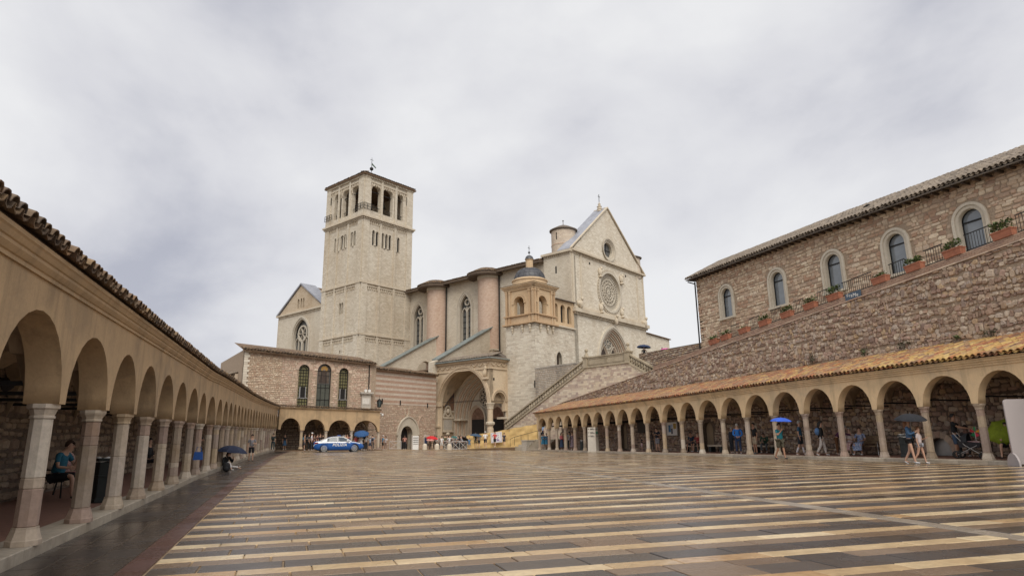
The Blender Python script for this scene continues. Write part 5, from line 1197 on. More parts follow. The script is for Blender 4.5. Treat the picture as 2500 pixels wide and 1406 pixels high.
# corner column, left pier, carved figure
cc = PF.P(.28, 0, -.3); k = MB(); zq = .5
k.lathe([(.42, -.3), (.42, 2.6), (.36, 2.65), (.36, zsp_-.75), (.42, zsp_-.7)], (cc[0], cc[1], 0), 14, 0, .6, False); co_ = k.build('column', M['porch_st'], porch, ORG_P)
k = MB(); k.lathe([(.4, -.75), (.46, -.7), (.42, -.6), (.56, -.2), (.62, -.1), (.62, .02), (0, .02)], (cc[0], cc[1], zsp_), 8, 0, .5, False); k.build('capital', M['trim'], co_, ORG_P)
k = MB(); k.lathe([(.42, 2.3), (.6, 2.5), (.62, 2.75), (.42, 2.85)], (cc[0], cc[1], .6), 8, 0, .5, False); k.build('collar', M['trim'], co_, ORG_P)
k = MB(); k.fbox(PF, sB+.06, LP_+.3, -.2, 2.9, -.2, .2); k.fbox(PF, sB-.12, LP_+.45, 2.9, 3.15, -.2, .35); k.fbox(PF, sB+.1, LP_+.25, 3.15, zsp_, -.2, .16); k.fbox(PF, sB-.15, LP_+.4, zsp_-.1, zsp_+.5, -.3, .3); k.build('pier', M['porch_st'], porch, ORG_P)
k = MB(); s_, z_ = PF.px(1187, 905); blob(k, PF.P(s_, z_, .2), .22, .2, .75); blob(k, PF.P(s_, z_+.8, .25), .14, .14, .2); k.fbox(PF, s_-.4, s_+.4, z_-1.1, z_-.85, -.02, .35); blob(k, PF.P(s_+.12, z_-.3, .25), .2, .18, .45); blob(k, PF.P(s_-.12, z_+.35, .25), .18, .16, .3); k.build('statue', M['porch_st'], porch, ORG_P)
for x, y in ((1209, 889), (1225, 891), (1205.5, 925)):
    s_, z_ = PX.px(x, y); k = MB(); k.fbox(PX, s_-.14, s_+.14, z_-.16, z_+.16, -.1, .02); k.build('hole', M['dark'], porch, ORG_P)
# vault and inner left wall
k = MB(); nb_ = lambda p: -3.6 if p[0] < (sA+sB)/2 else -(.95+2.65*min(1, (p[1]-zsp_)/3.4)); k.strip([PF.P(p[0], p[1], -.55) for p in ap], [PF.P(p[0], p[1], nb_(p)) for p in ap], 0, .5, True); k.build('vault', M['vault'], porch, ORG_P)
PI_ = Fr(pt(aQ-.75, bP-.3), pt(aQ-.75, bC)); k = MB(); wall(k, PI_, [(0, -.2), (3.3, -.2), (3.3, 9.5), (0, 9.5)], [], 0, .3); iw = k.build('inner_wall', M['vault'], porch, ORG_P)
fz0, fz1 = zsp_-.6, zsp_+3.2; fr_ = [(1.0, fz0), (3.2, fz0), (3.2, fz1+.6), (2.5, fz1-.3), (1.7, fz1-1.6), (1.15, fz1-2.8)]
mf, t_, b_ = newmat('fresco'); nn_ = noise(t_, gpos(t_), 1.3, 6, .6, .6); t_.links.new(ramp(t_, nn_, [(.3, (.10,.06,.045)), (.42, (.22,.12,.07)), (.5, (.06,.07,.10)), (.58, (.28,.18,.07)), (.7, (.13,.09,.07))]), b_.inputs['Base Color']); b_.inputs['Roughness'].default_value = .9
k = MB(); panel(k, PI_, fr_, .03); k.build('fresco', mf, porch, ORG_P)
k = MB(); k.fbox(PI_, .9, 3.3, fz0-.2, fz0, 0, .12); k.build('ledge', M['trim'], porch, ORG_P)
k = MB(); mz = 2.4; k.fbox(PI_, .75, 2.55, mz, mz+1.7, 0, .14); k.fbox(PI_, .6, 2.7, mz+1.7, mz+1.95, 0, .25); k.fbox(PI_, .6, 2.7, mz-.15, mz, 0, .22); blob(k, PI_.P(1.65, mz-.4, .1), .35, .15, .25)
band(k, PI_, ring(1.65, mz+2.75, .42, .6, 20), ring(1.65, mz+2.75, .6, .8, 20), 0, .18, 0, .2, True); blob(k, PI_.P(1.65, mz+2.75, .12), .25, .2, .38); bar(k, PI_, (.7, mz+1.9), (1.1, mz+2.6), .2, 0, .16); bar(k, PI_, (2.6, mz+1.9), (2.2, mz+2.6), .2, 0, .16); mo = k.build('memorial', M['trim'], porch, ORG_P)
k = MB(); k.fbox(PI_, .9, 2.4, mz+.15, mz+1.55, .1, .16); k.build('tablet', M['grey_st'], mo, ORG_P)
k = MB(); k.fbox(PI_, .8, 2.6, -.1, 1.35, 0, .15); k.build('chest', M['trim'], porch, ORG_P)
# roof
k = MB(); bq = bC-.5
k.add([(*pt(a, bb), z) for a, bb, z in ((aP-.5, bP+.55, zt_+.08), (aQ+.3, bP+.55, zt_+.08), (aQ+.3, bq, zt_+1.3), (aP+1.6, bq, zt_+1.3), (aP-.5, bq, zt_+.1))]+[(*pt(a, bb), z) for a, bb, z in ((aP-.5, bP+.55, zt_-.02), (aQ+.3, bP+.55, zt_-.02), (aP-.5, bq, zt_))], [(0,1,2,3), (0,3,4), (0,1,6,5), (0,5,7,4)]); k.build('roof', M['tile_g'], porch, ORG_P)
tl = tiles(lambda s: ((*pt(aP-.4+s, bP+.5), zt_+.12), U, V), .1, LP_+.6, 6, math.atan2(1.2, 4.3), .3, .5, .03, r=.13); pieces('roof_tile', tl, M['tile_g'], porch, 60, 'roof_tiles')
k = MB(); k.tube([PF.P(-.5, zt_+.02, .6), PF.P(LP_+.3, zt_+.02, .6)], .09, 8); k.tube([PF.P(-.5, zt_+.02, .6), PX.P(0, zt_+.0, .6) if False else (*pt(aP-.6, bC), zt_)], .09, 8); k.build('gutter', M['copper'], porch, ORG_P)
for z, s0, s1 in ((zsp_+.45, sA, sB), ):
    for n_ in (-.3, -1.8): k = MB(); bar(k, PF, (s0, z), (s1, z), .05, n_, n_+.05); k.build('tie_rod', M['iron'], porch, ORG_P)
k = MB(); bar(k, PX, (xa, zs2+.05), (xb, zs2+.05), .05, -.3, -.25); k.build('tie_rod', M['iron'], porch, ORG_P)
# portal proper
LQ = Fr(pt(0, bC), pt(aQ, bC)); pa, pb_ = sorted((LQ.px(1107, 1024)[0], LQ.px(1237, 1014)[0])); pcx = (pa+pb_)/2; ps = LQ.px(1120, 1024)[1]
M['lun'] = plain('brown_lunette', (.17,.10,.07), .9, 0, .4, 3)  # lunettes a darker brown than the stone orders around them
portal = thing('church_portal', 'pointed portal of striped arch orders with two dark doors, inside the porch', 'portal', (*pt(pcx, bC), .2)); ORG_Q = (*pt(pcx, bC), .2)
po2 = opening(pa, pb_, -.1, ps, 6.4, 22, 'pointed')
k = MB(); wall(k, LQ, [(aP-.2, -.2), (aQ, -.2), (aQ, 11), (aP-.2, 11)], [po2], .05, 2.2); k.build('wall', M['porch_st'], portal, ORG_Q)
k = MB(); cur, d = orders(k, LQ, po2, 8, .18, .24, (0, 1), .1, rnds=(.3, .75)); k.build('arch_order', [M['trim_w'], M['pink']], portal, ORG_Q)
k = MB(); k.fbox(LQ, po2[0][0]-.2, cur[0][0]+.12, ps-.15, ps+.12, d, .22); k.build('impost', M['trim'], portal, ORG_Q); k = MB(); k.fbox(LQ, cur[-1][0]-.12, po2[-1][0]+.2, ps-.15, ps+.12, d, .22); k.build('impost', M['trim'], portal, ORG_Q)
k = MB(); panel(k, LQ, cur, d+.02); k.build('tympanum', M['trim_w'], portal, ORG_Q)
c = (cur[0][0]+cur[-1][0])/2; hw = (cur[-1][0]-cur[0][0])/2
for sg in (-1, 1):
    dd = opening(c+sg*hw*.51-hw*.47, c+sg*hw*.51+hw*.47, -.1, ps, 2.1, 14, 'pointed'); k = MB(); c2, d2 = orders(k, LQ, dd, 4, .11, .09, (0, 1), d+.42); ao = k.build('arch_order', [M['trim_w'], M['pink']], portal, ORG_Q)
    k = MB(); z_ = ps-.05; q = [p for p in c2 if p[1] >= ps]; panel(k, LQ, [(c2[0][0], ps)]+q+[(c2[-1][0], ps)], d+.04); k.build('lunette', M['lun'], portal, ORG_Q)
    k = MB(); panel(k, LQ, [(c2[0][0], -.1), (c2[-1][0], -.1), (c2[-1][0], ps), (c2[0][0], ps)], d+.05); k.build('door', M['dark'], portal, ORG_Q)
rs, rz_ = LQ.px(1174, 967.5); rr = 1.42; rs = c; k = MB()
band(k, LQ, ring(rs, rz_, rr, rr, 36), ring(rs, rz_, rr+.16, rr+.16, 36), d, d+.25, 0, .8, True); band(k, LQ, ring(rs, rz_, .16, .16, 16), ring(rs, rz_, .34, .34, 16), d, d+.2, 0, .8, True)
for i in range(12):
    a = 2*PI*i/12; bar(k, LQ, (rs+.3*math.cos(a), rz_+.3*math.sin(a)), (rs+.98*math.cos(a), rz_+.98*math.sin(a)), .09, d, d+.18, 0, .9)
    a += PI/12; band(k, LQ, ring(rs+1.08*math.cos(a), rz_+1.08*math.sin(a), .2, .2, 10), ring(rs+1.08*math.cos(a), rz_+1.08*math.sin(a), .3, .3, 10), d, d+.17, 0, .9, True)
rz2 = k.build('rose_tracery', M['trim_w'], portal, ORG_Q); k = MB(); panel(k, LQ, ring(rs, rz_, rr, rr, 36), d+.04); k.build('pane', M['dark'], rz2, ORG_Q)

# ================================================================== MONASTERY BLOCK with three tall arched windows
_q = EF.off(-.12); _s0 = _q.px(594, 900)[0]; CV = Fr(_q.P(_s0, 0)[:2], _q.P(_q.px(906, 960)[0], 0)[:2])
ORG_V = (CV.O[0], CV.O[1], 4.0)
conv = thing('monastery', 'pink stone building with three tall arched leaded windows above the end arcade', 'building', ORG_V)
cL = CV.px(906, 960)[0]; cz0, cz1 = CV.px(597, 852)[1], CV.px(905, 887)[1]; czt = lambda s: cz0+(cz1-cz0)*s/cL
def chol(x0, x1, yt, yb): 
    s0, s1 = CV.px(x0, (yt+yb)/2)[0], CV.px(x1, (yt+yb)/2)[0]; zt2 = CV.px((x0+x1)/2, yt)[1]; zb2 = CV.px((x0+x1)/2, yb)[1]; r = (s1-s0)/2
    return opening(s0, s1, zb2-.4, zt2-r, r, 16)
cw = [chol(727.5, 753.5, 889.5, 995), chol(773.5, 807.5, 888, 996), chol(826.5, 849.5, 898, 998)]
b = MB(); cb0 = -_s0-.25; ctop = float(np.mean(et))+.05; wall(b, CV, [(0, ctop), (cL, ctop), (cL, cz1), (0, cz0)], cw, 0, .5); wall(b, CV, [(0, 1.0), (cb0, 1.0), (cb0, ctop-.01), (0, ctop-.01)], [], 0, .5); wall(b, Fr(CV.P(0, 0)[:2], CV.P(0, 0, -14)[:2]), [(0, .3), (14, .3), (14, cz0), (0, cz0)], [], 0, .5)
wall(b, Fr(CV.P(cL, 0)[:2], CV.P(cL, 0, -10)[:2]), [(0, ctop), (10, ctop), (10, cz1), (0, cz1)], [], 0, .5); b.build('wall', M['mortar'], conv, ORG_V)
st = stones(CV, 0, CV.px(686, 930)[0], lambda s: 3.6, czt, ch=(.08, .18), cl=(.11, .32), joint=.016, proud=.035, rough=.36)
k1 = len(st)
st2 = stones(CV, CV.px(686, 930)[0], cL, lambda s: 4.6, czt, [grow(h_, .05) for h_ in cw], ch=(.12, .225), cl=(.17, .42), joint=.014, proud=.025, rough=.16, wob=.012)
pieces('stone', st, M['house'], conv, 100, 'stones'); pieces('stone', st2, M['pink'], conv, 200, 'stones')
b = MB(); q = MB()
lst = []
for i in range(34):
    z = 3.8+i*.25; l = (.55, .38)[i % 2]
    if z+.25 < cz0: lst.append(([CV.P(s, zz, n_) for n_ in (.06, -.05) for s, zz in ((0, z+.01), (l, z+.01), (l, z+.24), (0, z+.24))], [(0,1,2,3),(0,4,5,1),(1,5,6,2),(2,6,7,3),(3,7,4,0)], float(RNG.random())))
pieces('quoin', lst, M['white_st'], conv, 60, 'quoins')
for i, h_ in enumerate(cw):
    w = MB(); ar = h_[1:-1]; ou = grow(ar, .38)
    for k in range(len(ar)-1): w.add([CV.P(p[0], p[1], n_) for n_ in (.05, -.03) for p in (ar[k], ar[k+1], ou[k+1], ou[k])], [(0,1,2,3),(0,4,5,1),(1,5,6,2),(2,6,7,3),(3,7,4,0)], 0, float(RNG.random()))
    wo_ = w.build('window', M['pink'], conv, ORG_V)
    p_ = MB(); panel(p_, CV, h_, -.3); p_.build('pane', M['dim_glass'] if i == 1 else M['amber_glass'], wo_, ORG_V)
    g_ = MB(); s0, s1 = h_[0][0], h_[-1][0]; W_ = s1-s0; z0 = h_[0][1]; zs = h_[1][1]; nb = 4 if i != 1 else 3
    band(g_, CV, grow(h_, -.06), h_, -.29, -.2)
    for k in range(1, nb): bar(g_, CV, (s0+W_*k/nb, z0), (s0+W_*k/nb, zs), .045, -.29, -.24)
    z = z0; dz = .34 if i != 1 else 1.3
    while z < zs+.01: bar(g_, CV, (s0, z), (s1, z), .04, -.29, -.24); z += dz
    bar(g_, CV, (s0, zs), (s1, zs), .07, -.29, -.22)
    c = ((s0+s1)/2, zs)
    if i != 1:
        for a in (PI/4, PI/2, 3*PI/4): bar(g_, CV, (c[0]+.25*math.cos(a), c[1]+.25*math.sin(a)), (c[0]+W_/2*math.cos(a), c[1]+W_/2*math.sin(a)), .04, -.29, -.24)
        band(g_, CV, arch(c[0]-.3, c[0]+.3, zs, .3, 10), arch(c[0]-.35, c[0]+.35, zs, .35, 10), -.29, -.24)
    g_.build('lattice', M['iron'], wo_, ORG_V, kind='stuff')
    if i != 1:
        d_ = MB(); zq = z0+(zs-z0)*.33; d_.fbox(CV, c[0]-.26, c[0]+.26, zq, zq+1.15, -.3, -.22); d_.build('casement', M['dark'], wo_, ORG_V)
        d_ = MB(); d_.fbox(CV, c[0]-.36, c[0]-.26, zq, zq+1.15, -.3, -.1); d_.fbox(CV, c[0]+.26, c[0]+.34, zq, zq+1.15, -.3, -.1); bar(d_, CV, (s0, zq-.03), (s1, zq-.03), .08, -.3, -.18); d_.build('frame', M['steel'], wo_, ORG_V)
    else:                                       # leaded picture: a robed figure with a golden halo
        d_ = MB(); d_.fbox(CV, c[0]-.62, c[0]+.62, zs-1.35, zs+.55, -.295, -.27); d_.build('picture_ground', plain('brown_glass', (.10,.075,.055), .4, 0, .3, 3), wo_, ORG_V)
        d_ = MB(); panel(d_, CV, ring(c[0]+.05, zs+.2, .36, .36, 20), -.265); d_.build('halo', plain('gold_glass', (.42,.24,.06), .4, 0, .2, 4), wo_, ORG_V)
        d_ = MB(); panel(d_, CV, [(c[0]-.5, zs-1.3), (c[0]+.45, zs-1.3), (c[0]+.32, zs-.5), (c[0]+.22, zs-.12), (c[0]+.18, zs+.12), (c[0]+.02, zs+.2), (c[0]-.12, zs+.1), (c[0]-.18, zs-.15), (c[0]-.36, zs-.6)], -.255); d_.build('robe', M['wood'], wo_, ORG_V)
        d_ = MB(); panel(d_, CV, ring(c[0]+.03, zs+.1, .12, .15, 12), -.25); d_.build('face', plain('pale_glass', (.30,.20,.13), .5), wo_, ORG_V)
        d_ = MB(); band(d_, CV, [(c[0]-.62, zs-1.35), (c[0]+.62, zs-1.35), (c[0]+.62, zs+.55), (c[0]-.62, zs+.55)], [(c[0]-.68, zs-1.41), (c[0]+.68, zs-1.41), (c[0]+.68, zs+.61), (c[0]-.68, zs+.61)], -.29, -.24, 0, .5, True); d_.build('picture_frame', M['old_glass'], wo_, ORG_V)
cp_, cc_ = poly_path([CV.P(s, 0, .05)[:2] for s in (-.25, cL*.5, cL+.35)], [czt(-.25)-.02, czt(cL*.5)-.02, czt(cL+.35)-.02], 1)
if cp_(1)[2].dot(CV.N) > 0:
    cp_, cc_ = poly_path([CV.P(s, 0, .05)[:2] for s in (-.25, cL*.5, cL+.35)], [czt(-.25)-.02, czt(cL*.5)-.02, czt(cL+.35)-.02], -1)
def roof_on(parent, org, path, tot, over, slope, depth, rows, mat, w=.27, expo=.4, limit=110, r=.11, gut=True):
    ss = np.linspace(0, tot, 14); m_ = MB(); up, lo, eg = [], [], []
    for s in ss:
        p, t, inn = path(s); e = A(p[0]-inn[0]*over, p[1]-inn[1]*over, p[2]-over*slope); eg.append(e); up.append(A(p[0]+inn[0]*depth, p[1]+inn[1]*depth, p[2]+depth*slope))
    m_.strip(eg, up); m_.strip([e-A(0,0,.09) for e in eg], eg); m_.strip([e-A(0,0,.09) for e in eg], [A(*path(s)[0])-A(0,0,.06) for s in ss])
    ro = m_.build('roof', mat, parent, org)
    pieces('roof_tile', tiles(shift_path(path, over+.04, -over*slope+.03), .05, tot-.05, rows, math.atan(slope), w, expo, .03, r=r), mat, ro, limit, 'roof_tiles')
roof_on(conv, ORG_V, cp_, cc_[-1], .4, .26, 5, 5, M['tile_d'], .3, .4, 110, .13)
b = MB(); q = CV.P(cL-.35, 0, .12); b.tube([(q[0], q[1], cz1-.1), (q[0], q[1], 4.0)], .06, 6); b.build('downpipe', M['iron'], conv, ORG_V)
# annex roof behind the left arcade
a0, a1 = atd(512, 905, 70)[:2], CV.P(-.3, 0, -2.5)[:2]; AN = Fr(a0, a1); az = AN.px(585, 889)[1]
annex = thing('annex', 'low building with a grey tiled roof left of the monastery, half behind the left arcade', 'building', (a0[0], a0[1], 4))
b = MB(); b.fbox(AN, -2, AN.L, 2, az-.9, -4, 0); b.build('wall', M['rubble'], annex, (a0[0], a0[1], 4))
apth = lambda s: ((*AN.P(s-2, 0, .05)[:2], az-.95), AN.D, -AN.N)
roof_on(annex, (a0[0], a0[1], 4), apth, AN.L+2, .5, .32, 3.2, 7, M['tile_g'], limit=80)

# corner shrine block with a pale plaque, floodlights
SH = CV.off(.3); s0, s1 = SH.px(884, 970)[0], SH.px(906, 970)[0]; z0, z1 = ctop+.02, SH.px(893, 957)[1]
sh = thing('stone_block', 'weathered stone block with a cornice and pale plaque on the short arcade', 'monument', SH.P((s0+s1)/2, z0))
o_ = SH.P((s0+s1)/2, z0); b = MB(); b.fbox(SH, s0, s1, z0, z1-.3, -.8, 0); b.fbox(SH, s0-.12, s1+.12, z1-.3, z1-.18, -.9, .12); b.fbox(SH, s0-.22, s1+.22, z1-.18, z1, -1.0, .22); b.build('block', M['grey_st'], sh, o_)
b = MB(); pz0, pz1 = SH.px(893, 986.5)[1], SH.px(893, 971.5)[1]; b.fbox(SH, SH.px(884.5, 979)[0], SH.px(902, 979)[0], pz0, pz1, 0, .04); b.build('plaque', plain('pale_marble', (.60,.56,.50), .6), sh, o_)
fl = thing('floodlight', 'pair of small white floodlights on top of the weathered stone block', 'light', SH.P(s1-.5, z1, -.2)); o_ = SH.P(s1-.5, z1, -.2)
for ds in (-.15, .28): b = MB(); q = A(*SH.P(s1-.5+ds, z1+.18, -.1)); b.tube([q-np.append(SH.N*.12, 0), q, q+np.append(SH.N*.12, -.02)], [.1, .15, .17], 10); b.build('lamp_head', M['white'], fl, o_)
b = MB(); b.fbox(SH, s1-.75, s1-.1, z1, z1+.06, -.25, -.1); b.build('bracket', M['iron'], fl, o_)

# ================================================================== STRIPED WALL with the pointed door
SW = Fr(atd(902, 895, 78)[:2], atd(1062, 915, 88)[:2]); ORG_S = (SW.O[0], SW.O[1], .2)
sw = thing('wall', 'pink and white banded wall with a pointed doorway, left of the porch', 'wall', ORG_S)
swt = 9.95; swm = 5.7; L = SW.px(1064, 1000)[0]
dx0, dx1 = SW.px(977.6, 1070)[0], SW.px(1005.4, 1070)[0]; dz = SW.px(991, 1039.5)[1]; r = (dx1-dx0)/2; dh = opening(dx0, dx1, -.3, dz-r, r, 16)
b = MB(); wall(b, SW, [(-3.5, -.3), (L, -.3), (L, swm), (-3.5, swm)], [dh], 0, .9); b.build('wall', M['mortar'], sw, ORG_S)
b = MB(); wall(b, SW, [(-3.5, swm+.01), (L, swm+.01), (L, swt), (-3.5, swt)], [], .02, .9); b.build('banded_wall', M['striped'], sw, ORG_S)
ox0, ox1 = SW.px(969.5, 1060)[0], SW.px(1020, 1060)[0]; oz = SW.px(993, 1018)[1]; oh = opening(ox0, ox1, -.3, dz-r-.1, oz-dz+r+.1, 20, 'pointed')
st = stones(SW, -3.0, L, lambda s: .1, lambda s: swm, [oh], ch=(.12, .22), cl=(.16, .42), joint=.016, proud=.025, rough=.2, wob=.015)
pieces('stone', st, M['pink'], sw, 200, 'stones')
dw = MB(); top = [p for p in oh[1:-1]]
wall(dw, SW, [(ox0, -.3)]+oh[1:-1]+[(ox1, -.3)], [[(p[0], max(p[1], -.29)) for p in dh]], .08, .7); band(dw, SW, dh[1:-1], grow(dh[1:-1], .12), 0, .12, 0, .2); band(dw, SW, oh[1:-1], grow(oh[1:-1], .14), 0, .2, 0, .9)
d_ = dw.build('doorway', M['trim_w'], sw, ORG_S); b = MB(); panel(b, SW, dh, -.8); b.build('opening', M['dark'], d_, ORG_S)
b = MB(); b.fbox(SW, dx0+.1, dx0+.75, -.1, dz-.9, -.75, -.68); b.build('door_leaf', M['wood'], d_, ORG_S)
s, z = SW.px(993, 1005)
b = MB(); band(b, SW, [(s-.3, z+.5), (s-.3, z-.2), (s, z-.6), (s+.3, z-.2), (s+.3, z+.5)], [(s-.38, z+.55), (s-.38, z-.25), (s, z-.72), (s+.38, z-.25), (s+.38, z+.55)], 0, .08); b.build('relief_shield', M['trim'], sw, ORG_S)
s, z = SW.px(1030, 1028); b = MB(); ar = arch(s-.75, s+.75, z-.9, 1.6, 10, 'pointed'); band(b, SW, ar, grow(ar, .14), 0, .07); b.build('blind_arch', M['pink'], sw, ORG_S)
for x, y0, y1 in ((932.5, 973, 986), (976.5, 977, 989), (1043, 984, 995)): s, z1 = SW.px(x, y0); z0 = SW.px(x, y1)[1]; b = MB(); b.fbox(SW, s-.05, s+.05, z0, z1, .0, .12); b.build('iron_anchor', M['iron'], sw, ORG_S)
sp_, sc_ = poly_path([SW.P(q, 0, .05)[:2] for q in (-3.2, L*.5, L)], [swt]*3, -1)
if sp_(1)[2].dot(SW.N) > 0: sp_, sc_ = poly_path([SW.P(q, 0, .05)[:2] for q in (-3.2, L*.5, L)], [swt]*3, 1)
roof_on(sw, ORG_S, sp_, sc_[-1], .35, .24, 5, 5, M['tile_d'], .3, .4, 110, .13)
# lantern on a scrolled bracket, security camera
lq = SW.off(2.2); s, z = lq.px(926, 985); o_ = lq.P(s, z-.6)
lan = thing('lantern', 'black iron lantern on a scrolled wall bracket at the end of the short arcade', 'lamp', o_)
b = MB(); b.lathe([(.03, .62), (.08, .55), (.30, .32), (.32, .28)], lq.P(s, z), 6, 0, .5, False); b.lathe([(.2, -.42), (.22, -.38)], lq.P(s, z), 6); b.tube([lq.P(s, z-.42), lq.P(s, z-.75)], .03, 6); b.tube([lq.P(s, z+.6), lq.P(s, z+.95)], .02, 5)
for i in range(6): a = PI/3*i; c = A(*lq.P(s, z)); b.beam(c+A(.2*math.cos(a), .2*math.sin(a), -.4), c+A(.3*math.cos(a), .3*math.sin(a), .3), .03)
b.build('frame', M['iron'], lan, o_); b = MB(); b.lathe([(.18, -.38), (.28, .28)], lq.P(s, z), 6, 0, .5, False); b.build('pane', glassy('lantern_glass', (.10,.14,.14), .15), lan, o_)
b = MB(); b.tube([lq.P(s, z-.72), lq.P(s-.6, z-.78), lq.P(s-1.4, z-.72)], .035, 6); b.tube([lq.P(s-.15, z-.75), lq.P(s-.5, z-.5), lq.P(s-.9, z-.55), lq.P(s-1.0, z-.72)], .025, 6); b.tube([lq.P(s-.4, z-.75), lq.P(s-.6, z-1.0), lq.P(s-1.2, z-1.0), lq.P(s-1.35, z-.75)], .025, 6); b.build('bracket', M['iron'], lan, o_)
s, z = lq.px(933.5, 1011.5); o_ = lq.P(s, z); cm_ = thing('security_camera', 'white dome security camera on a short arm beside the end arcade', 'camera', o_)
b = MB(); b.tube([lq.P(s-.95, z+.12), lq.P(s-.2, z+.12), lq.P(s, z+.05)], .04, 6); b.build('arm', M['white'], cm_, o_); b = MB(); blob(b, lq.P(s, z-.05), .16, .16, .17, 12); b.build('dome', M['white'], cm_, o_)

# ================================================================== RAMP STAIR with balustrade
S = Fr(atd(1240, 1047, 78)[:2], atd(1605, 910, 62)[:2]); ORG_ST = (*S.P(10, 0)[:2], .3)
stair = thing('staircase', 'great stone stair with balustrade rising right to a landing before the church front', 'stairs', ORG_ST)
sx = lambda x, y: S.px(x, y)
A0, A1 = sx(1232, 1052), sx(1431, 899); B1 = sx(1533, 883); C1 = sx(1625, 936)
lz = (A1[1]+B1[1])/2
b = MB(); wall(b, S, [(A0[0], -.2), (C1[0]+2, -.2), (C1[0]+2, C1[1]-1.2), (B1[0], lz), (A1[0], lz), (A0[0], A0[1])], [], 0, .5); b.build('wall', M['mortar_w'], stair, ORG_ST)
ztop_ = lambda s: lz-.05 if A1[0] <= s <= B1[0] else (A0[1]+(lz-A0[1])*(s-A0[0])/(A1[0]-A0[0])-.05 if s < A1[0] else lz+(C1[1]-lz)*(s-B1[0])/(C1[0]-B1[0])-.05)
st = stones(S, A0[0]+.3, C1[0], lambda s: 1.0, ztop_, ch=(.19, .28), cl=(.24, .62), joint=.009, proud=.02, rough=0, wob=.006)
pieces('stone', st, M['stairwall'], stair, 300, 'stones')
b = MB()
def coping(p, q, z0, z1, n0=-.32, n1=.14): b.hexa([S.P(s, z+dz, n_) for dz in (z0, z1) for s, z, n_ in ((p[0], p[1], n1), (q[0], q[1], n1), (q[0], q[1], n0), (p[0], p[1], n0))])
for p, q in (((A0[0], A0[1]), (A1[0], lz)), ((A1[0], lz), (B1[0], lz)), ((B1[0], lz), C1)):
    coping(p, q, -.06, .12)
    if p[0] != A1[0] or q[0] != B1[0]: coping(p, q, .86, 1.03, -.28, .1)
b.build('handrail', M['balus'], stair, ORG_ST)
bal = [(.13, 0), (.13, .08), (.09, .10), (.085, .16), (.16, .32), (.14, .42), (.08, .58), (.10, .64), (.13, .67), (.13, .75)]
def balus(p, q, n):
    for i in range(n):
        t = (i+.5)/n; s = p[0]+(q[0]-p[0])*t; z = p[1]+(q[1]-p[1])*t+.11; m_ = MB(); c = S.P(s, z, -.09); m_.lathe([(r_*1.1, h_) for r_, h_ in bal], c, 8, 0, float(RNG.random()), False); m_.build('baluster', M['balus'], stair, c)
balus((A0[0], A0[1]), (A1[0]-.3, lz-.2), 34); balus((B1[0]+.3, lz-.15), C1, 13)
m_ = MB(); m_.fbox(S, A1[0]-.15, B1[0]+.15, lz+.12, lz+1.0, -.3, .04); m_.fbox(S, A1[0]-.2, B1[0]+.2, lz+1.0, lz+1.12, -.38, .14)
n_ = 2; W_ = (B1[0]-A1[0]-.8)/n_
for i in range(n_): s = A1[0]+.4+i*W_; band(m_, S, [(s+.15, lz+.3), (s+W_-.15, lz+.3), (s+W_-.15, lz+.85), (s+.15, lz+.85)], [(s, lz+.2), (s+W_, lz+.2), (s+W_, lz+.95), (s, lz+.95)], .03, .09, 0, .7, True)
m_.build('parapet', M['balus'], stair, ORG_ST)
for s in (A1[0], B1[0]):
    m_ = MB(); m_.fbox(S, s-.3, s+.3, lz-.05, lz+1.05, -.45, .2); m_.fbox(S, s-.38, s+.38, lz+1.05, lz+1.2, -.5, .27)
    c = S.P(s, lz+1.2, -.12); m_.lathe([(.3, 0), (.26, .08), (.12, .4), (.1, .5)]+[(.2*math.sin(PI*i/7), .68-.2*math.cos(PI*i/7)) for i in range(1, 8)], c, 12, 0, .4, True); m_.build('newel_post', M['balus'], stair, ORG_ST)
m_ = MB(); n_ = 44
for i in range(n_):
    t0, t1 = i/n_, (i+1)/n_; m_.hexa([S.P(A0[0]+(A1[0]-A0[0])*t, z, n2) for z in (-.3, A0[1]+(lz-A0[1])*t1-.1) for t, n2 in ((t0, -.4), (t1, -.4), (t1, -3.0), (t0, -3.0))])
m_.build('steps', M['kerb'], stair, ORG_ST, kind='stuff')
m_ = MB(); m_.fbox(S, A1[0], B1[0]+3, lz-.3, lz-.02, -12, -.4); m_.fbox(S, B1[0]+3, B1[0]+30, lz-.3, lz-.02, -26, -3.0); m_.build('landing', M['kerb'], stair, ORG_ST)
# grey weathered wall behind the stair
G = S.off(-3.05); gs0, gz_ = G.px(1306, 900); gs1 = G.px(1440, 884)[0]; ORG_G = (*G.P(gs0, 0)[:2], 2)
gw = thing('wall', 'dark stained grey stone wall behind the stair balustrade', 'wall', ORG_G)
b = MB(); wall(b, G, [(gs0, -.2), (gs1+1, -.2), (gs1+1, gz_-.15), (gs0, gz_-.0)], [], 0, .7); b.build('wall', M['mortar'], gw, ORG_G)
st = stones(G, gs0, gs1+1, lambda s: 2.5, lambda s: gz_-.02, ch=(.16, .27), cl=(.22, .6), joint=.012, proud=.025, rough=.1, wob=.012); pieces('stone', st, M['grey_st'], gw, 160, 'stones')
b = MB(); b.fbox(G, gs0-.05, gs1+1, gz_-.05, gz_+.12, -.75, .06); b.build('coping', M['grey_st'], gw, ORG_G)
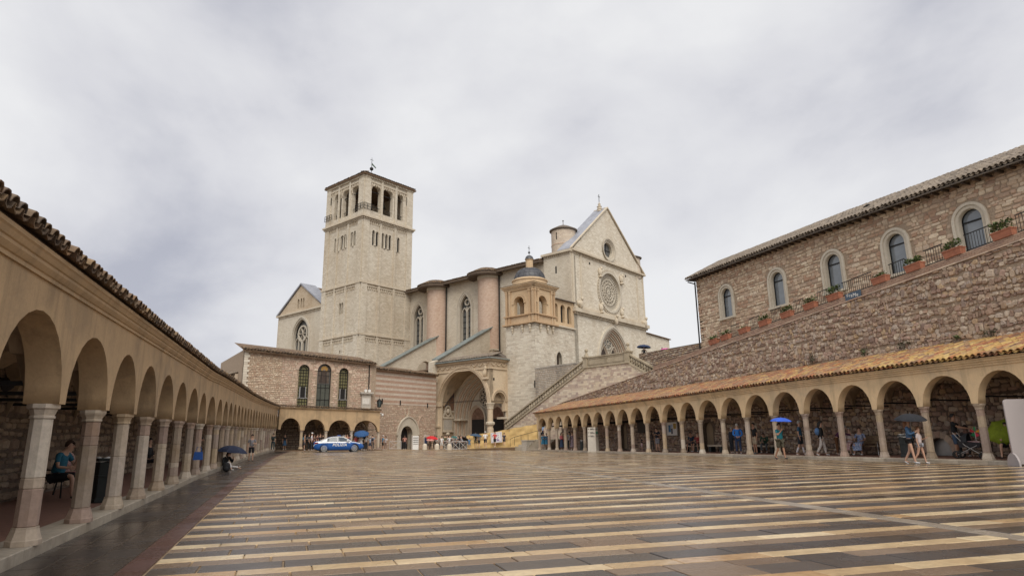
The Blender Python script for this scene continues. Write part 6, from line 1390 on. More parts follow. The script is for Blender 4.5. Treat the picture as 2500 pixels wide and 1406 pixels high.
# upper street wall
K = Fr(atd(1560, 862, 66)[:2], atd(1712, 839, 54)[:2]); ORG_K = (*K.P(5, 0)[:2], 6)
kw = thing('wall', 'grey brown rubble wall of the upper street between the stair landing and the stone house', 'wall', ORG_K)
kz = lambda s: np.interp(s, [0, K.L], [K.px(1565, 862)[1], K.px(1710, 839)[1]])
b = MB(); wall(b, K, [(0, 3), (K.L+1.5, 3), (K.L+1.5, kz(K.L)), (0, kz(0))], [], 0, .6); b.build('wall', M['mortar_d'], kw, ORG_K)
st = stones(K, 0, K.L+1.4, lambda s: 5.5, kz, ch=(.13, .26), cl=(.2, .55), joint=.025, proud=.045, rough=.3); pieces('stone', st, M['rubble'], kw, 200, 'stones')

# ================================================================== YELLOW HOARDING, POSTER, LOW STEPS
ORG_F = tuple(atd(1230, 1095, 76))
fence = thing('hoarding', 'wrinkled yellow cloth hoarding in front of the church portal and stair foot', 'fence', ORG_F)
fx = np.linspace(1139, 1326, 48); top, bot = np.interp(fx, [1139, 1196, 1250, 1326], [1063, 1056, 1045.5, 1032]), np.interp(fx, [1139, 1326], [1096, 1087])
m_ = MB(); nr = 12; grid = []
for j, (x, yt, yb) in enumerate(zip(fx, top, bot)):
    d = np.interp(x, [1139, 1326], [77, 73.5]); p1 = atd(x, yt, d); p0 = A(p1[0], p1[1], 0); p0[2] = float(ground(p1[0], p1[1]))+np.interp(x, [1139, 1200, 1260], [0, .05, .2])
    for i in range(nr+1):
        t = i/nr; f_ = .05*math.sin(j*1.9+i*.8)+.06*math.sin(j*.7-i*1.3)+.04*math.sin(i*2.1+j*.3); q = p0*(1-t)+p1*t; grid.append((q[0]+.3*f_, q[1]-f_, q[2]+(.03*math.sin(j*.9) if i == nr else 0)))
k = nr+1; m_.add(grid, [(j*k+i, (j+1)*k+i, (j+1)*k+i+1, j*k+i+1) for j in range(len(fx)-1) for i in range(nr)], 0, .5, True)
M['tarp'] = plain('yellow_cloth', (.58,.40,.165), .75, 0, .14, 1.2, .1); m_.build('cloth', M['tarp'], fence, ORG_F)
for j in range(2, len(fx), 6):
    q = A(*grid[j*k]); e = A(*grid[j*k+nr]); m_ = MB(); m_.tube([q+A(.03, .09, -.1), e+A(.03, .09, .02)], .03, 6); m_.build('post', M['steel'], fence, ORG_F)
PFm = Fr(atd(1197, 1066, 75.4)[:2], atd(1226, 1066, 74.6)[:2]); q = [PFm.px(x, y) for x, y in ((1199, 1081), (1226.5, 1078.5), (1224.5, 1053), (1197.5, 1056))]
pos = thing('poster', 'square white poster with a purple drawing hung on the yellow hoarding', 'poster', PFm.P(.5, 1)); o_ = PFm.P(.5, 1)
cxp = (sum(p[0] for p in q)/4, sum(p[1] for p in q)/4); sc_q = lambda f_, pts=q: [(cxp[0]+(p[0]-cxp[0])*f_, cxp[1]+(p[1]-cxp[1])*f_) for p in pts]
m_ = MB(); wall(m_, PFm, q, [], 0, .02); m_.build('sheet', M['white'], pos, o_)
M['purple'] = plain('purple_print', (.26,.17,.36), .7, 0, .2); m_ = MB(); band(m_, PFm, sc_q(.80), sc_q(.86), 0, .004, 0, .5, True); m_.build('printed_border', M['purple'], pos, o_)
m_ = MB(); c = cxp
for i in range(9): a = i*.7; bar(m_, PFm, (c[0]-.1+.35*math.cos(a)*(i/9), c[1]+.05+.35*math.sin(a)*(i/9)), (c[0]+.38*math.cos(a+.5), c[1]+.36*math.sin(a+.9)), .05, 0, .005)
m_.build('printed_drawing', M['purple'], pos, o_)
m_ = MB(); panel(m_, PFm, [(c[0]+.05, c[1]-.42), (c[0]+.42, c[1]-.38), (c[0]+.38, c[1]-.22), (c[0]+.08, c[1]-.25)], .006); m_.build('printed_patch', M['purple'], pos, o_)
# ramp ground that rises to the right foot of the stair
m_ = MB(); zs = [atd(x, y, d) for x, y, d in ((1130, 1097, 74), (1252, 1092, 70.5), (1330, 1091, 68), (1330, 1086, 76), (1250, 1085.5, 77), (1139, 1094, 78))]
m_.add(zs+[A(q[0], q[1], q[2]-1.0) for q in zs], [tuple(range(6))]+[(i, (i+1) % 6, 6+(i+1) % 6, 6+i) for i in range(6)]); struct(m_, 'pavement', M['pv_brown'])
SF = Fr(atd(1287, 1090, 67.5)[:2], atd(1320, 1089, 66.2)[:2]); sz = [SF.px(1300, y)[1] for y in (1094.5, 1090, 1085.8, 1081.5, 1077.3)]
ORG_SS = SF.P(.7, sz[0]); steps = thing('steps', 'short flight of grey stone steps by the left end of the long ochre arcade', 'steps', ORG_SS)
for i in range(5):
    m_ = MB(); m_.fbox(SF, -.0, 2.6, sz[0]-.25, sz[0]+.185*(i+1), -.34*i-3.4, -.34*i); m_.fbox(SF, -.03, 2.63, sz[0]+.185*(i+1)-.045, sz[0]+.185*(i+1)+.003, -.34*i-.5, -.34*i+.03); m_.build('step', M['kerb'], steps, ORG_SS)
m_ = MB(); m_.fbox(SF, -.75, -.04, sz[0]-.25, sz[0]+.78, -1.6, .05); m_.fbox(SF, -.8, 0, sz[0]+.78, sz[0]+.88, -1.65, .1); m_.build('end_block', M['grey_st'], steps, ORG_SS)
for i in range(3): m_ = MB(); m_.fbox(SF, -2.0+.15*i, -.77, sz[0]-.25, sz[0]+.2*(i+1), -2.6, -.2-.4*i); m_.build('step', M['kerb'], steps, ORG_SS)
hr = thing('handrail', 'thin dark metal handrail along the low steps in front of the hoarding', 'railing', SF.P(-2, sz[0]+.4, -.6)); o_ = SF.P(-2, sz[0]+.4, -.6)
RQ = SF.off(-.75); pts = [RQ.px(x, y) for x, y in ((1245.5, 1071.5), (1256, 1066.5), (1272, 1062), (1289, 1057.5), (1312, 1051))]
m_ = MB(); m_.tube([RQ.P(*p) for p in pts], .025, 6); m_.build('rail', M['iron'], hr, o_)
for p, yb in zip(pts, (1090, 1087, 1084, 1078, 1071)): zb = RQ.px(1250, yb)[1]; m_ = MB(); m_.tube([RQ.P(p[0], p[1]), RQ.P(p[0], min(zb, p[1]-.8))], .02, 6); m_.build('post', M['iron'], hr, o_)

# ================================================================== POLICE CAR
M['car_blue'] = plain('car_blue_paint', (.02,.095,.33), .42, 0, .05, 2, spec=.35); M['car_white'] = plain('car_white_paint', (.72,.73,.74), .28, 0, .04, 2, spec=.6)
M['rubber'] = plain('tyre_rubber', (.018,.018,.019), .8, 0, .2); M['red_lens'] = glassy('red_lamp_lens', (.22,.012,.012), .2); M['blue_lens'] = glassy('blue_lamp_lens', (.03,.10,.40), .2); M['clear_lens'] = glassy('headlamp_lens', (.35,.37,.40), .15)
def police_car():
    cA, cB = atd(765, 1099, 60.6), atd(885.5, 1099.3, 62.2)
    dirv = (cB-cA)[:2]; L = np.linalg.norm(dirv); rz = math.atan2(dirv[1], dirv[0]); mid = (cA+cB)/2; k = L/4.64
    t = thing('police_car', 'blue and white police saloon car with a light bar parked before the end arcade', 'car', (mid[0], mid[1], float(ground(mid[0], mid[1]))+.003), rz, local=True); t.scale = (k, k, k)
    # stations along x (rear -2.32 .. front 2.32): half width, sill z, belt z, top z
    st = [(-2.32,.60,.42,.70,.86),(-2.22,.80,.30,.84,.985),(-1.95,.89,.22,.92,1.03),(-1.45,.92,.19,.955,1.04),(-.75,.93,.18,.95,1.0),(0,.93,.18,.94,.985),(.75,.93,.18,.925,.975),(1.0,.925,.18,.91,.97),(1.45,.91,.19,.86,.915),(1.95,.86,.22,.74,.81),(2.2,.74,.28,.62,.70),(2.32,.55,.36,.52,.58)]
    rows = []
    for x, w, z0, zb, zt in st: rows.append([(x,-w*.86,z0),(x,-w,z0+.12),(x,-w*1.0,(z0+zb)/2+.03),(x,-w*.985,zb-.09),(x,-w*.95,zb),(x,-w*.80,zt-.01),(x,-w*.4,zt+.015),(x,0,zt+.02),(x,w*.4,zt+.015),(x,w*.80,zt-.01),(x,w*.95,zb),(x,w*.985,zb-.09),(x,w,(z0+zb)/2+.03),(x,w,z0+.12),(x,w*.86,z0)])
    b = MB(); n = len(rows[0]); v = [p for r in rows for p in r]; fb, fw = [], []
    for i in range(len(rows)-1):
        for j in range(n-1):
            q = (i*n+j, (i+1)*n+j, (i+1)*n+j+1, i*n+j+1); white = j in (3, 10) or (j in (4, 9) and 1 <= i <= 5) 
            if i >= 7: white = j in (4, 9) and i < 9
            (fw if white else fb).append(q)
    b.add(v, fb, 0, .5, True); b.add(v, fw, 1, .5, True); b.add(rows[0], [tuple(range(n))], 0); b.add(rows[-1], [tuple(range(n))], 0)
    body = b.build('body', [M['car_blue'], M['car_white']], t)
    # greenhouse
    gh = [(-1.72,.70,.72,1.03,1.035),(-1.2,.73,.66,1.0,1.26),(-.78,.74,.58,.985,1.405),(-.1,.745,.55,.975,1.455),(.35,.745,.56,.97,1.42),(.72,.74,.62,.965,1.25),(1.12,.73,.70,.955,.965)]
    g_ = MB(); r_ = MB(); rows = [[(x,-w0*1.13,zb),(x*.995,-w1,zt-.035 if zt > zb+.1 else zt),(x,-w1*.85,zt),(x,0,zt+.02*(zt > zb+.1)),(x,w1*.85,zt),(x*.995,w1,zt-.035 if zt > zb+.1 else zt),(x,w0*1.13,zb)] for x, w0, w1, zb, zt in gh]
    v = [p for r in rows for p in r]; n = 7; fg, fr_ = [], []
    for i in range(len(rows)-1):
        for j in range(n-1):
            q = (i*n+j, (i+1)*n+j, (i+1)*n+j+1, i*n+j+1)
            (fg if j in (0, 5) or i in (0, 4, 5) else fr_).append(q)
    g_.add(v, fg, 0, .5, True); g_.build('glazing', M['glass'], t); r_.add(v, fr_, 0, .5, True); r_.build('roof', M['car_blue'], t)
    for sg in (-1, 1):
        def sd(x, z, o=.012):          # point on the side of the greenhouse
            xs_ = [q[0] for q in gh]; w0 = np.interp(x, xs_, [q[1]*1.13 for q in gh]); w1 = np.interp(x, xs_, [q[2] for q in gh]); zb = np.interp(x, xs_, [q[3] for q in gh]); zt = np.interp(x, xs_, [q[4]-.035 for q in gh])
            return (x, sg*(w0+(w1-w0)*np.clip((z-zb)/max(.05, zt-zb), 0, 1)+o), z)
        fr = MB(); 
        for a_, c_ in (((-1.72,1.03),(-1.2,1.24)),((-1.2,1.24),(-.78,1.375)),((-.78,1.375),(-.1,1.425)),((-.1,1.425),(.35,1.39)),((.35,1.39),(.72,1.22)),((.72,1.22),(1.12,.96))): fr.beam(sd(*a_), sd(*c_), .05, .075)
        for a_, c_ in (((-.22,.975),(-.24,1.40)),): fr.beam(sd(*a_), sd(*c_), .03, .07)
        fr.beam(sd(-1.72,1.0), sd(1.1,.965), .03, .05); fr.hexa([sd(x, z, o) for o in (.0, .02) for x, z in ((-1.75,1.0),(-1.18,1.0),(-1.12,1.27),(-1.3,1.21))]); fr.build('window_frame', M['car_white'], t)
        mr = MB(); blob(mr, (.72, sg*1.0, 1.03), .10, .11, .08, 10); mr.beam((.78, sg*.88, 1.0), (.74, sg*.98, 1.02), .05); mr.build('wing_mirror', M['car_white'], t)
        for x in (-.42, .62): h_ = MB(); h_.beam((x-.1, sg*.935, .84), (x+.1, sg*.935, .84), .02, .03); h_.build('door_handle', M['car_blue'], t)
        for x in (-1.15, -.25, .80): s_ = MB(); s_.beam((x, sg*.934, .30), (x+.04, sg*.926, .93), .006, .006); s_.build('door_seam', M['black'], t)
        hl = MB(); hl.hexa([(1.85,sg*.83,.69),(2.17,sg*.70,.60),(2.20,sg*.62,.63),(1.9,sg*.78,.76),(1.83,sg*.87,.70),(2.17,sg*.74,.61),(2.20,sg*.66,.65),(1.88,sg*.82,.77)]); hl.build('headlight', M['clear_lens'], t)
        tl = MB(); tl.hexa([(-2.27,sg*.72,.78),(-1.98,sg*.86,.84),(-1.98,sg*.86,.93),(-2.27,sg*.70,.90),(-2.30,sg*.76,.78),(-1.98,sg*.915,.84),(-1.98,sg*.90,.93),(-2.30,sg*.74,.90)]); tl.build('tail_light', M['red_lens'], t)
        for x in (-1.42, 1.40):
            w = MB(); w.lathe([(.20, -.11), (.30, -.115), (.335, -.09), (.345, 0), (.335, .09), (.30, .115), (.20, .11)], (0,0,0), 28, 0, .5, True); w.lathe([(0, .0), (.2, .02)], (0,0,0), 20)
            w.v = [(x+p[0], sg*(.80+p[2]), .345+p[1]) for p in w.v]; ty_ = w.build('wheel', M['rubber'], t)
            a_ = MB(); a_.lathe([(.37, -.05), (.37, .149)], (0,0,0), 28); a_.v = [(x+p[0], sg*(.80+p[2]), .36+p[1]) for p in a_.v]
            d_ = MB(); ring_ = [(x+.405*math.cos(q), sg*.937, .36+.405*math.sin(q)) for q in np.linspace(0, 2*PI, 29)[:-1]]; ring2 = [(x+.33*math.cos(q), sg*.90, .345+.33*math.sin(q)) for q in np.linspace(0, 2*PI, 29)[:-1]]; d_.add(ring_+ring2, [(i, (i+1) % 28, 28+(i+1) % 28, 28+i) for i in range(28)]); d_.build('wheel_arch', M['black'], t)
            h_ = MB(); rimy = sg*.915
            for i in range(10): q = 2*PI*i/10; h_.beam((x, rimy, .345), (x+.25*math.cos(q), rimy, .345+.25*math.sin(q)), .05, .03, up=(0, 1, 0))
            rg = [(x+r0*math.cos(q), rimy+sg*o, .345+r0*math.sin(q)) for r0, o in ((.225, .012), (.275, .012), (.28, -.03)) for q in np.linspace(0, 2*PI, 25)[:-1]]; h_.add(rg, [(k_*24+i, k_*24+(i+1) % 24, (k_+1)*24+(i+1) % 24, (k_+1)*24+i) for k_ in range(2) for i in range(24)]); h_.build('rim', M['steel'], ty_)
        text_mesh('POLIZIA', .33, M['white'], 'lettering', t, (-.0, sg*.945, .66), (PI/2, 0, 0 if sg < 0 else PI), .004, .18, .008, spacing=1.12)
    lb = MB(); lb.box((-.18, -.52, 1.485), (.10, .52, 1.575)); lbar = lb.build('light_bar', M['blue_lens'], t)
    for y in (-.4, .4): s_ = MB(); s_.beam((-.04, y, 1.43), (-.04, y, 1.50), .06); s_.build('bracket', M['black'], lbar)
    s_ = MB(); s_.box((.28, -.42, 1.46), (.52, .42, 1.54)); s_.build('roof_sign', M['steel'], t)
    bp = MB(); bp.box((2.2, -.45, .28), (2.34, .45, .42)); bp.build('grille', M['black'], t); np_ = MB(); np_.box((-2.345, -.26, .55), (-2.31, .26, .66)); np_.build('number_plate', M['white'], t)
    un = MB(); un.box((-2.0, -.7, .16), (2.0, .7, .3)); un.build('underbody', M['black'], t)
police_car()

# ================================================================== STREET THINGS
def on_ground(p, dz=0.0): return (p[0], p[1], float(ground(p[0], p[1]))+dz)
def bin_(label, loc, h, r, bag=True):
    t = thing('litter_bin', label, 'litter bin', loc, 0, 'octagonal litter bins', local=True)
    b = MB(); b.lathe([(0,0),(r*1.12,0),(r*1.12,h*.06),(r,h*.1),(r,h*.56),(r*1.06,h*.57),(r*1.06,h*.6),(r,h*.61),(r,h*.9),(r*1.08,h*.92)], (0,0,0), 8, 0, .5, False, rot=PI/8); b.build('body', M['bin'], t)
    b = MB(); b.lathe([(r*1.16,h*.92),(r*1.2,h*.94),(r*1.2,h*.985),(r*.85,h),(r*.8,h*.93)], (0,0,0), 8, 0, .5, False, rot=PI/8); b.build('lid', M['bin'], t)
    if bag: b = MB(); b.lathe([(r*.8,h*.93),(r*.95,h*1.005),(r*1.0,h*1.0),(r*1.1,h*.9)], (0,0,0), 14, 0, .5, True); b.v = [(x, y, z+.02*math.sin(x*40+y*30)) for x, y, z in b.v]; b.build('bag_liner', M['white'], t)
M['bin'] = plain('bin_green_black', (.028,.034,.034), .5, .1, .2)
p = onx(246, 1258, -3.75); bin_('black octagonal litter bin with a white bag in the left arcade', (p[0], p[1], float(ground(-3.2, p[1]))+.147), .93, .23)
p = onx(2218, 1116, 25.2); bin_('dark litter bin with white paper, behind the woman with the black umbrella', (p[0], p[1], float(ground(24, p[1]))+.13), .95, .27)
p = onx(1423, 1104, 25.2); bin_('grey bin with a pale rim beside the white sign pillar under the ochre arcade', (p[0], p[1], float(ground(24, p[1]))+.13), .85, .24)
def bench(label, c, ln, rz, back=True, stone_=False):
    t = thing('bench', label, 'bench', c, rz, 'benches under the arcades', local=True)
    if stone_:
        b = MB(); b.box((-ln/2, -.22, .36), (ln/2, .22, .46)); b.build('seat', M['trim'], t)
        for s in (-1, 1): b = MB(); b.box((s*ln*.38-.12, -.18, 0), (s*ln*.38+.12, .18, .36)); b.build('leg', M['bin'], t)
    else:
        for i in range(4): b = MB(); b.box((-ln/2, -.22+.115*i, .42), (ln/2, -.13+.115*i, .455)); b.build('slat', M['bench_wood'], t)
        if back:
            for i in range(3): b = MB(); b.box((-ln/2, .26, .54+.13*i), (ln/2, .295, .64+.13*i)); b.build('slat', M['bench_wood'], t)
        for s in (-1, 1):
            b = MB(); x = s*(ln/2-.1); b.tube([(x, -.24, 0), (x, -.22, .42), (x, .2, .42), (x, .3, .9)], .02, 6); b.tube([(x, .28, 0), (x, .22, .42)], .02, 6)
            b.tube([(x, -.24, .4), (x, -.22, .62), (x, .1, .64), (x, .25, .6)], .018, 6); b.build('frame', M['steel'] if back else M['iron'], t)
M['bench_wood'] = stone('bench_wood', [(.30,.21,.12),(.26,.18,.105),(.34,.25,.15)], .2, 6, .7, .2)
p = onx(140, 1190, -5.15); bench('dark slatted bench against the left arcade wall, behind the first big column', (p[0], p[1]+.1, float(ground(-3.2, p[1]))+.15), 1.5, -PI/2+PI, False)
fz = lambda y: float(ground(24.2, y))+.13
def rx(x, y, X): p = onx(x, y, X); return (p[0], p[1], fz(p[1]))
bench('pale stone bench under the ochre arcade where the seated boy sits', rx(1868, 1104, 26.9), 2.0, -PI/2, stone_=True)
bench('pale stone bench left of the column near the noticeboard, with a seated man', rx(1690, 1101, 26.9), 1.9, -PI/2, stone_=True)
bench('dark stone bench right of the seated man, near the two talking men', rx(1752, 1103, 26.9), 1.5, -PI/2, stone_=True)
bench('metal framed wooden bench with the two seated women under the ochre arcade', rx(2112, 1112, 26.6), 2.2, -PI/2)
# sign pillar in front of the right arcade
p = atd(1449, 1106, 51.5); sp = on_ground(p); t = thing('sign_pillar', 'white stone direction pillar with small arrows and a green panel before the ochre arcade', 'sign', sp, math.radians(8), local=True)
b = MB(); w = .60; H = 2.02; b.add([(-w*.95,-.05,0),(0.0,-.42,0),(w*.95,.0,0),(0,.5,0),(-w*.86,-.05,H),(0,-.38,H),(w*.86,.0,H),(0,.45,H)], [(0,1,5,4),(1,2,6,5),(2,3,7,6),(3,0,4,7),(4,5,6,7)]); pil = b.build('pillar', M['pil_white'] if 'pil_white' in M else M['white'], t)
M['green'] = plain('green_panel', (.04,.18,.12), .5); M['ink'] = plain('dark_print', (.06,.055,.05), .7)
def facept(side, u, z, o): # u 0..1 from outer edge to middle edge
    a, c = (A(-w*.90,-.05,0), A(0,-.40,0)) if side < 0 else (A(w*.90,0,0), A(0,-.40,0)); q = a+(c-a)*u; nn = A(-.37,-.9,0) if side < 0 else A(.4,-.9,0); return q+nn/np.linalg.norm(nn)*o+A(0,0,z)
def sbar(mb, side, u0, u1, z0, z1): mb.hexa([facept(side, u, z, o) for o in (.0, .015) for u, z in ((u0, z0), (u1, z0), (u1, z1), (u0, z1))])
for z in (H-.13, H-.42, H-.70):
    for side in (-1, 1):
        if side > 0 and abs(z-(H-.42)) < .01: b = MB(); sbar(b, side, .12, .92, z-.1, z+.08); b.build('green_panel', M['green'], t); continue
        b = MB(); sbar(b, side, .12, .2, z-.035, z+.045); b.build('printed_arrow', M['ink'], t)
        b = MB(); sbar(b, side, .34, .72, z+.02, z+.05); sbar(b, side, .34, .9, z-.045, z-.015); b.build('printed_lines', M['ink'], t)
b = MB(); b.add([(-w*1.0,-.06,0),(0.0,-.46,0),(w*1.0,.0,0),(0,.54,0),(-w*1.0,-.06,.1),(0,-.46,.1),(w*1.0,.0,.1),(0,.54,.1)], [(0,1,5,4),(1,2,6,5),(2,3,7,6),(3,0,4,7),(4,5,6,7)]); b.build('plinth', M['kerb'], t)
# noticeboard, dark banner, grey panel
q0, q1 = onx(1628, 1062, 27.2), onx(1651, 1033, 27.2); t = thing('noticeboard', 'white framed noticeboard with yellow and blue posters on the rubble wall under the ochre arcade', 'noticeboard', (27.3, (q0[1]+q1[1])/2, q0[2]), 0, local=True)
yc = (q0[1]+q1[1])/2; wy = abs(q0[1]-q1[1])/2; hz_ = onx(1640, 1033, 27.2)[2]-onx(1640, 1064, 27.2)[2]
b = MB(); b.box((-.06, -wy, 0), (.06, wy, hz_)); b.build('board', M['white'], t)
for (y0, y1, z0, z1), m_ in (((.25, .7, .5, .92), plain('yellow_poster', (.45,.30,.07), .6)), ((-.55, -.2, .25, .8), plain('blue_poster', (.06,.18,.36), .6)), ((-.15, .12, .1, .55), plain('grey_poster', (.12,.13,.16), .6)), ((-.15, .12, .6, .85), plain('pale_blue_poster', (.4,.5,.65), .6))):
    b = MB(); b.box((-.07, -y1*wy*1.2, z0*hz_), (-.06, -y0*wy*1.2, z1*hz_)); b.build('poster', m_, t)
b = MB(); b.box((-.085, -wy-.05, -.05), (.05, wy+.05, 0)); b.box((-.085, -wy-.05, hz_), (.05, wy+.05, hz_+.05)); b.box((-.085, -wy-.05, 0), (.05, -wy, hz_)); b.box((-.085, wy, 0), (.05, wy+.05, hz_)); b.build('frame', M['steel'], t)
p = onx(1563, 1056, 27.1); t = thing('banner', 'black hanging banner on the rubble wall left of the light doorway', 'banner', (27.25, p[1], p[2]), 0, local=True); b = MB(); b.box((-.02, -.65, 0), (.02, .65, .85)); b.build('cloth', M['black'], t); b = MB(); b.tube([(0, -.7, .87), (0, .7, .87)], .02, 6); b.build('rod', M['iron'], t)
q = [atd(2450, 974, 21.0), atd(2478, 1130, 21.6)]; base_ = on_ground(atd(2478, 1132, 21.4)); t = thing('panel', 'big blank grey panel with rounded corner standing at the right edge', 'panel', base_, math.radians(-28), local=True)
M['panel_grey'] = plain('grey_panel', (.40,.36,.355), .5, 0, .05, 1)
def rrect(x0, x1, z0, z1, r): return [(x0+r-r*math.cos(a), z1-r+r*math.sin(a)) for a in np.linspace(0, PI/2, 6)]+[(x1-r+r*math.sin(a), z1-r+r*math.cos(a)) for a in np.linspace(0, PI/2, 6)]+[(x1, z0), (x0, z0)]
class LF_(Fr):
    def __init__(f): f.O = A(0., 0.); f.D = A(1., 0.); f.N = A(0., -1.); f.L = 1
LFR = LF_(); b = MB(); wall(b, LFR, rrect(-.02, 2.2, .05, 2.22, .12), [], .03, .06, back=True); b.build('board', M['panel_grey'], t)
for x in (-.02, 2.0): b = MB(); b.v = []; pr = [(math.cos(a)*.34, .42*math.sin(a)) for a in np.linspace(0, PI, 10)]; b.add([(x+dx, y, z) for dx in (-.03, .03) for y, z in pr], [tuple(range(10)), tuple(range(19, 9, -1))]+[(i, i+1, 11+i, 10+i) for i in range(9)]); b.build('foot', M['panel_grey'], t)
# barriers, bollards, info pillar, frame
def barrier(label, pa, pb):
    pa, pb = A(*pa), A(*pb); d = (pb-pa)[:2]; L = np.linalg.norm(d); c = (pa+pb)/2; t = thing('barrier', label, 'barrier', (c[0], c[1], min(pa[2], pb[2])), math.atan2(d[1], d[0]), 'pale crowd barriers before the church', local=True)
    for z in (.12, 1.0): b = MB(); b.tube([(-L/2, 0, z), (L/2, 0, z)], .03, 6); b.build('rail', M['barrier'], t)
    n = max(1, round(L/1.3))
    for i in range(n+1): b = MB(); x = -L/2+L*i/n; b.tube([(x, 0, 0), (x, 0, 1.0)], .03, 6); b.build('post', M['barrier'], t)
    for i in range(n):
        for a_, c_ in ((.12, 1.0), (1.0, .12)): b = MB(); b.tube([(-L/2+L*i/n, 0, a_), (-L/2+L*(i+1)/n, 0, c_)], .022, 6); b.build('brace', M['barrier'], t)
M['barrier'] = plain('pale_barrier_paint', (.50,.47,.45), .5, .1, .1)
gp = lambda x, y, d: on_ground(atd(x, y, d))
barrier('pale crossed barrier left of the pointed doorway', gp(951, 1097, 75.5), gp(979, 1097, 76))
barrier('longest pale crossed barrier at the left end of the yellow hoarding', gp(1103, 1097, 75), gp(1140, 1096, 74.3))
barrier('pale barrier hidden behind the tourists left of the yellow hoarding', gp(1066, 1097, 76), gp(1098, 1097, 75.2))
for x, lab in ((1037, 'pale stone bollard nearest the white pillar by the pointed doorway'), (1067, 'pale stone bollard right of the red umbrella group'), (1097, 'pale stone bollard before the man in white, left of the long barrier')):
    t = thing('bollard', lab, 'bollard', gp(x, 1097, 73.5), 0, 'stone bollards before the church', local=True); b = MB(); b.lathe([(.28, 0), (.27, .4), (.25, .55), (.17, .68), (0, .74)], (0,0,0), 14, 0, .5, True); b.build('stone', M['white_st'], t); b = MB(); b.lathe([(.3, 0), (.3, .07), (.27, .09)], (0,0,0), 14); b.build('foot', M['kerb'], t)
t = thing('info_pillar', 'white info pillar with small printed lines beside the pointed doorway', 'sign', gp(1013, 1097, 76.5), math.radians(12), local=True); b = MB(); b.box((-.38, -.2, 0), (.38, .2, 1.62)); b.build('pillar', M['white'], t)
for z in (1.4, 1.15, .92, .68): b = MB(); b.box((-.34, -.215, z-.05), (.34, -.2, z+.03)); b.build('printed_line', M['ink'] if z != .68 else M['steel'], t)
t = thing('gate_frame', 'grey metal frame with a dark blue notice beside the pointed doorway', 'sign', gp(1041, 1097, 76.8), math.radians(12), local=True)
for x in (-.33, .33): b = MB(); b.box((x-.03, -.03, 0), (x+.03, .03, 1.7)); b.build('post', M['barrier'], t)
b = MB(); b.box((-.33, -.03, 1.62), (.33, .03, 1.7)); b.build('top_bar', M['barrier'], t); b = MB(); b.box((-.27, -.02, .45), (.27, .02, 1.4)); b.build('notice', plain('navy_board', (.02,.03,.07), .5), t)
for y, xx in ((14.1, 0), (16.2, 0)):
    t = thing('spotlight', ('black spotlight under the vault behind the second column of the left arcade' if y < 15 else 'black spotlight under the vault behind the third column of the left arcade'), 'light', (-5.6, y+1.6, 2.75), 0, 'spotlights under the left arcade', local=True)
    b = MB(); b.tube([(0, 0, 0), (.12, -.1, -.12)], [.1, .12], 10); b.build('lamp_head', M['black'], t); b = MB(); b.tube([(-.2, .1, .12), (0, 0, .02)], .02, 6); b.build('bracket', M['black'], t)

# ================================================================== PEOPLE
SK = [plain('skin_light', (.50,.30,.21), .55, 0, .06), plain('skin_tan', (.38,.205,.13), .55, 0, .06), plain('skin_brown', (.17,.085,.055), .55, 0, .08)]
HAIRM = {'black': plain('hair_black', (.012,.010,.009), .6), 'brown': plain('hair_brown', (.055,.03,.018), .6), 'grey': plain('hair_grey', (.33,.31,.29), .7), 'white': plain('cap_white', (.72,.71,.69), .7), 'blond': plain('hair_auburn', (.20,.085,.035), .6), 'navy': plain('cap_navy', (.015,.02,.045), .7)}
_cl = {}
def cloth(c):
    c = tuple(round(x, 3) for x in c)
    if c not in _cl: _cl[c] = plain('cloth_%d' % len(_cl), c, .85, 0, .18, 9, .15)
    return _cl[c]
def print_cloth(name, cols, scale):
    m_, t_, b_ = newmat(name); t_.links.new(ramp(t_, noise(t_, gpos(t_), scale, 3, .6), [(.36+.08*i, c) for i, c in enumerate(cols)], 'CONSTANT'), b_.inputs['Base Color']); b_.inputs['Roughness'].default_value = .85; return m_
SKIN_JOBS = []
def skin_mesh(verts, edges, radii, sub=1):
    me = bpy.data.meshes.new('tmp'); me.from_pydata([tuple(v) for v in verts], edges, []); ob = bpy.data.objects.new('tmp', me); COL.objects.link(ob)
    sm = ob.modifiers.new('s', 'SKIN'); sm.use_smooth_shade = True; sm.branch_smoothing = .6
    for i, r in enumerate(radii):
        d = me.skin_vertices[0].data[i]; d.radius = r if hasattr(r, '__len__') else (r, r); d.use_root = (i == 0)
    sb = ob.modifiers.new('d', 'SUBSURF'); sb.levels = sub; sb.render_levels = sub
    return ob
def rot2(v, a): c, s = math.cos(a), math.sin(a); return A(v[0], v[1]*c-v[2]*s, v[1]*s+v[2]*c)
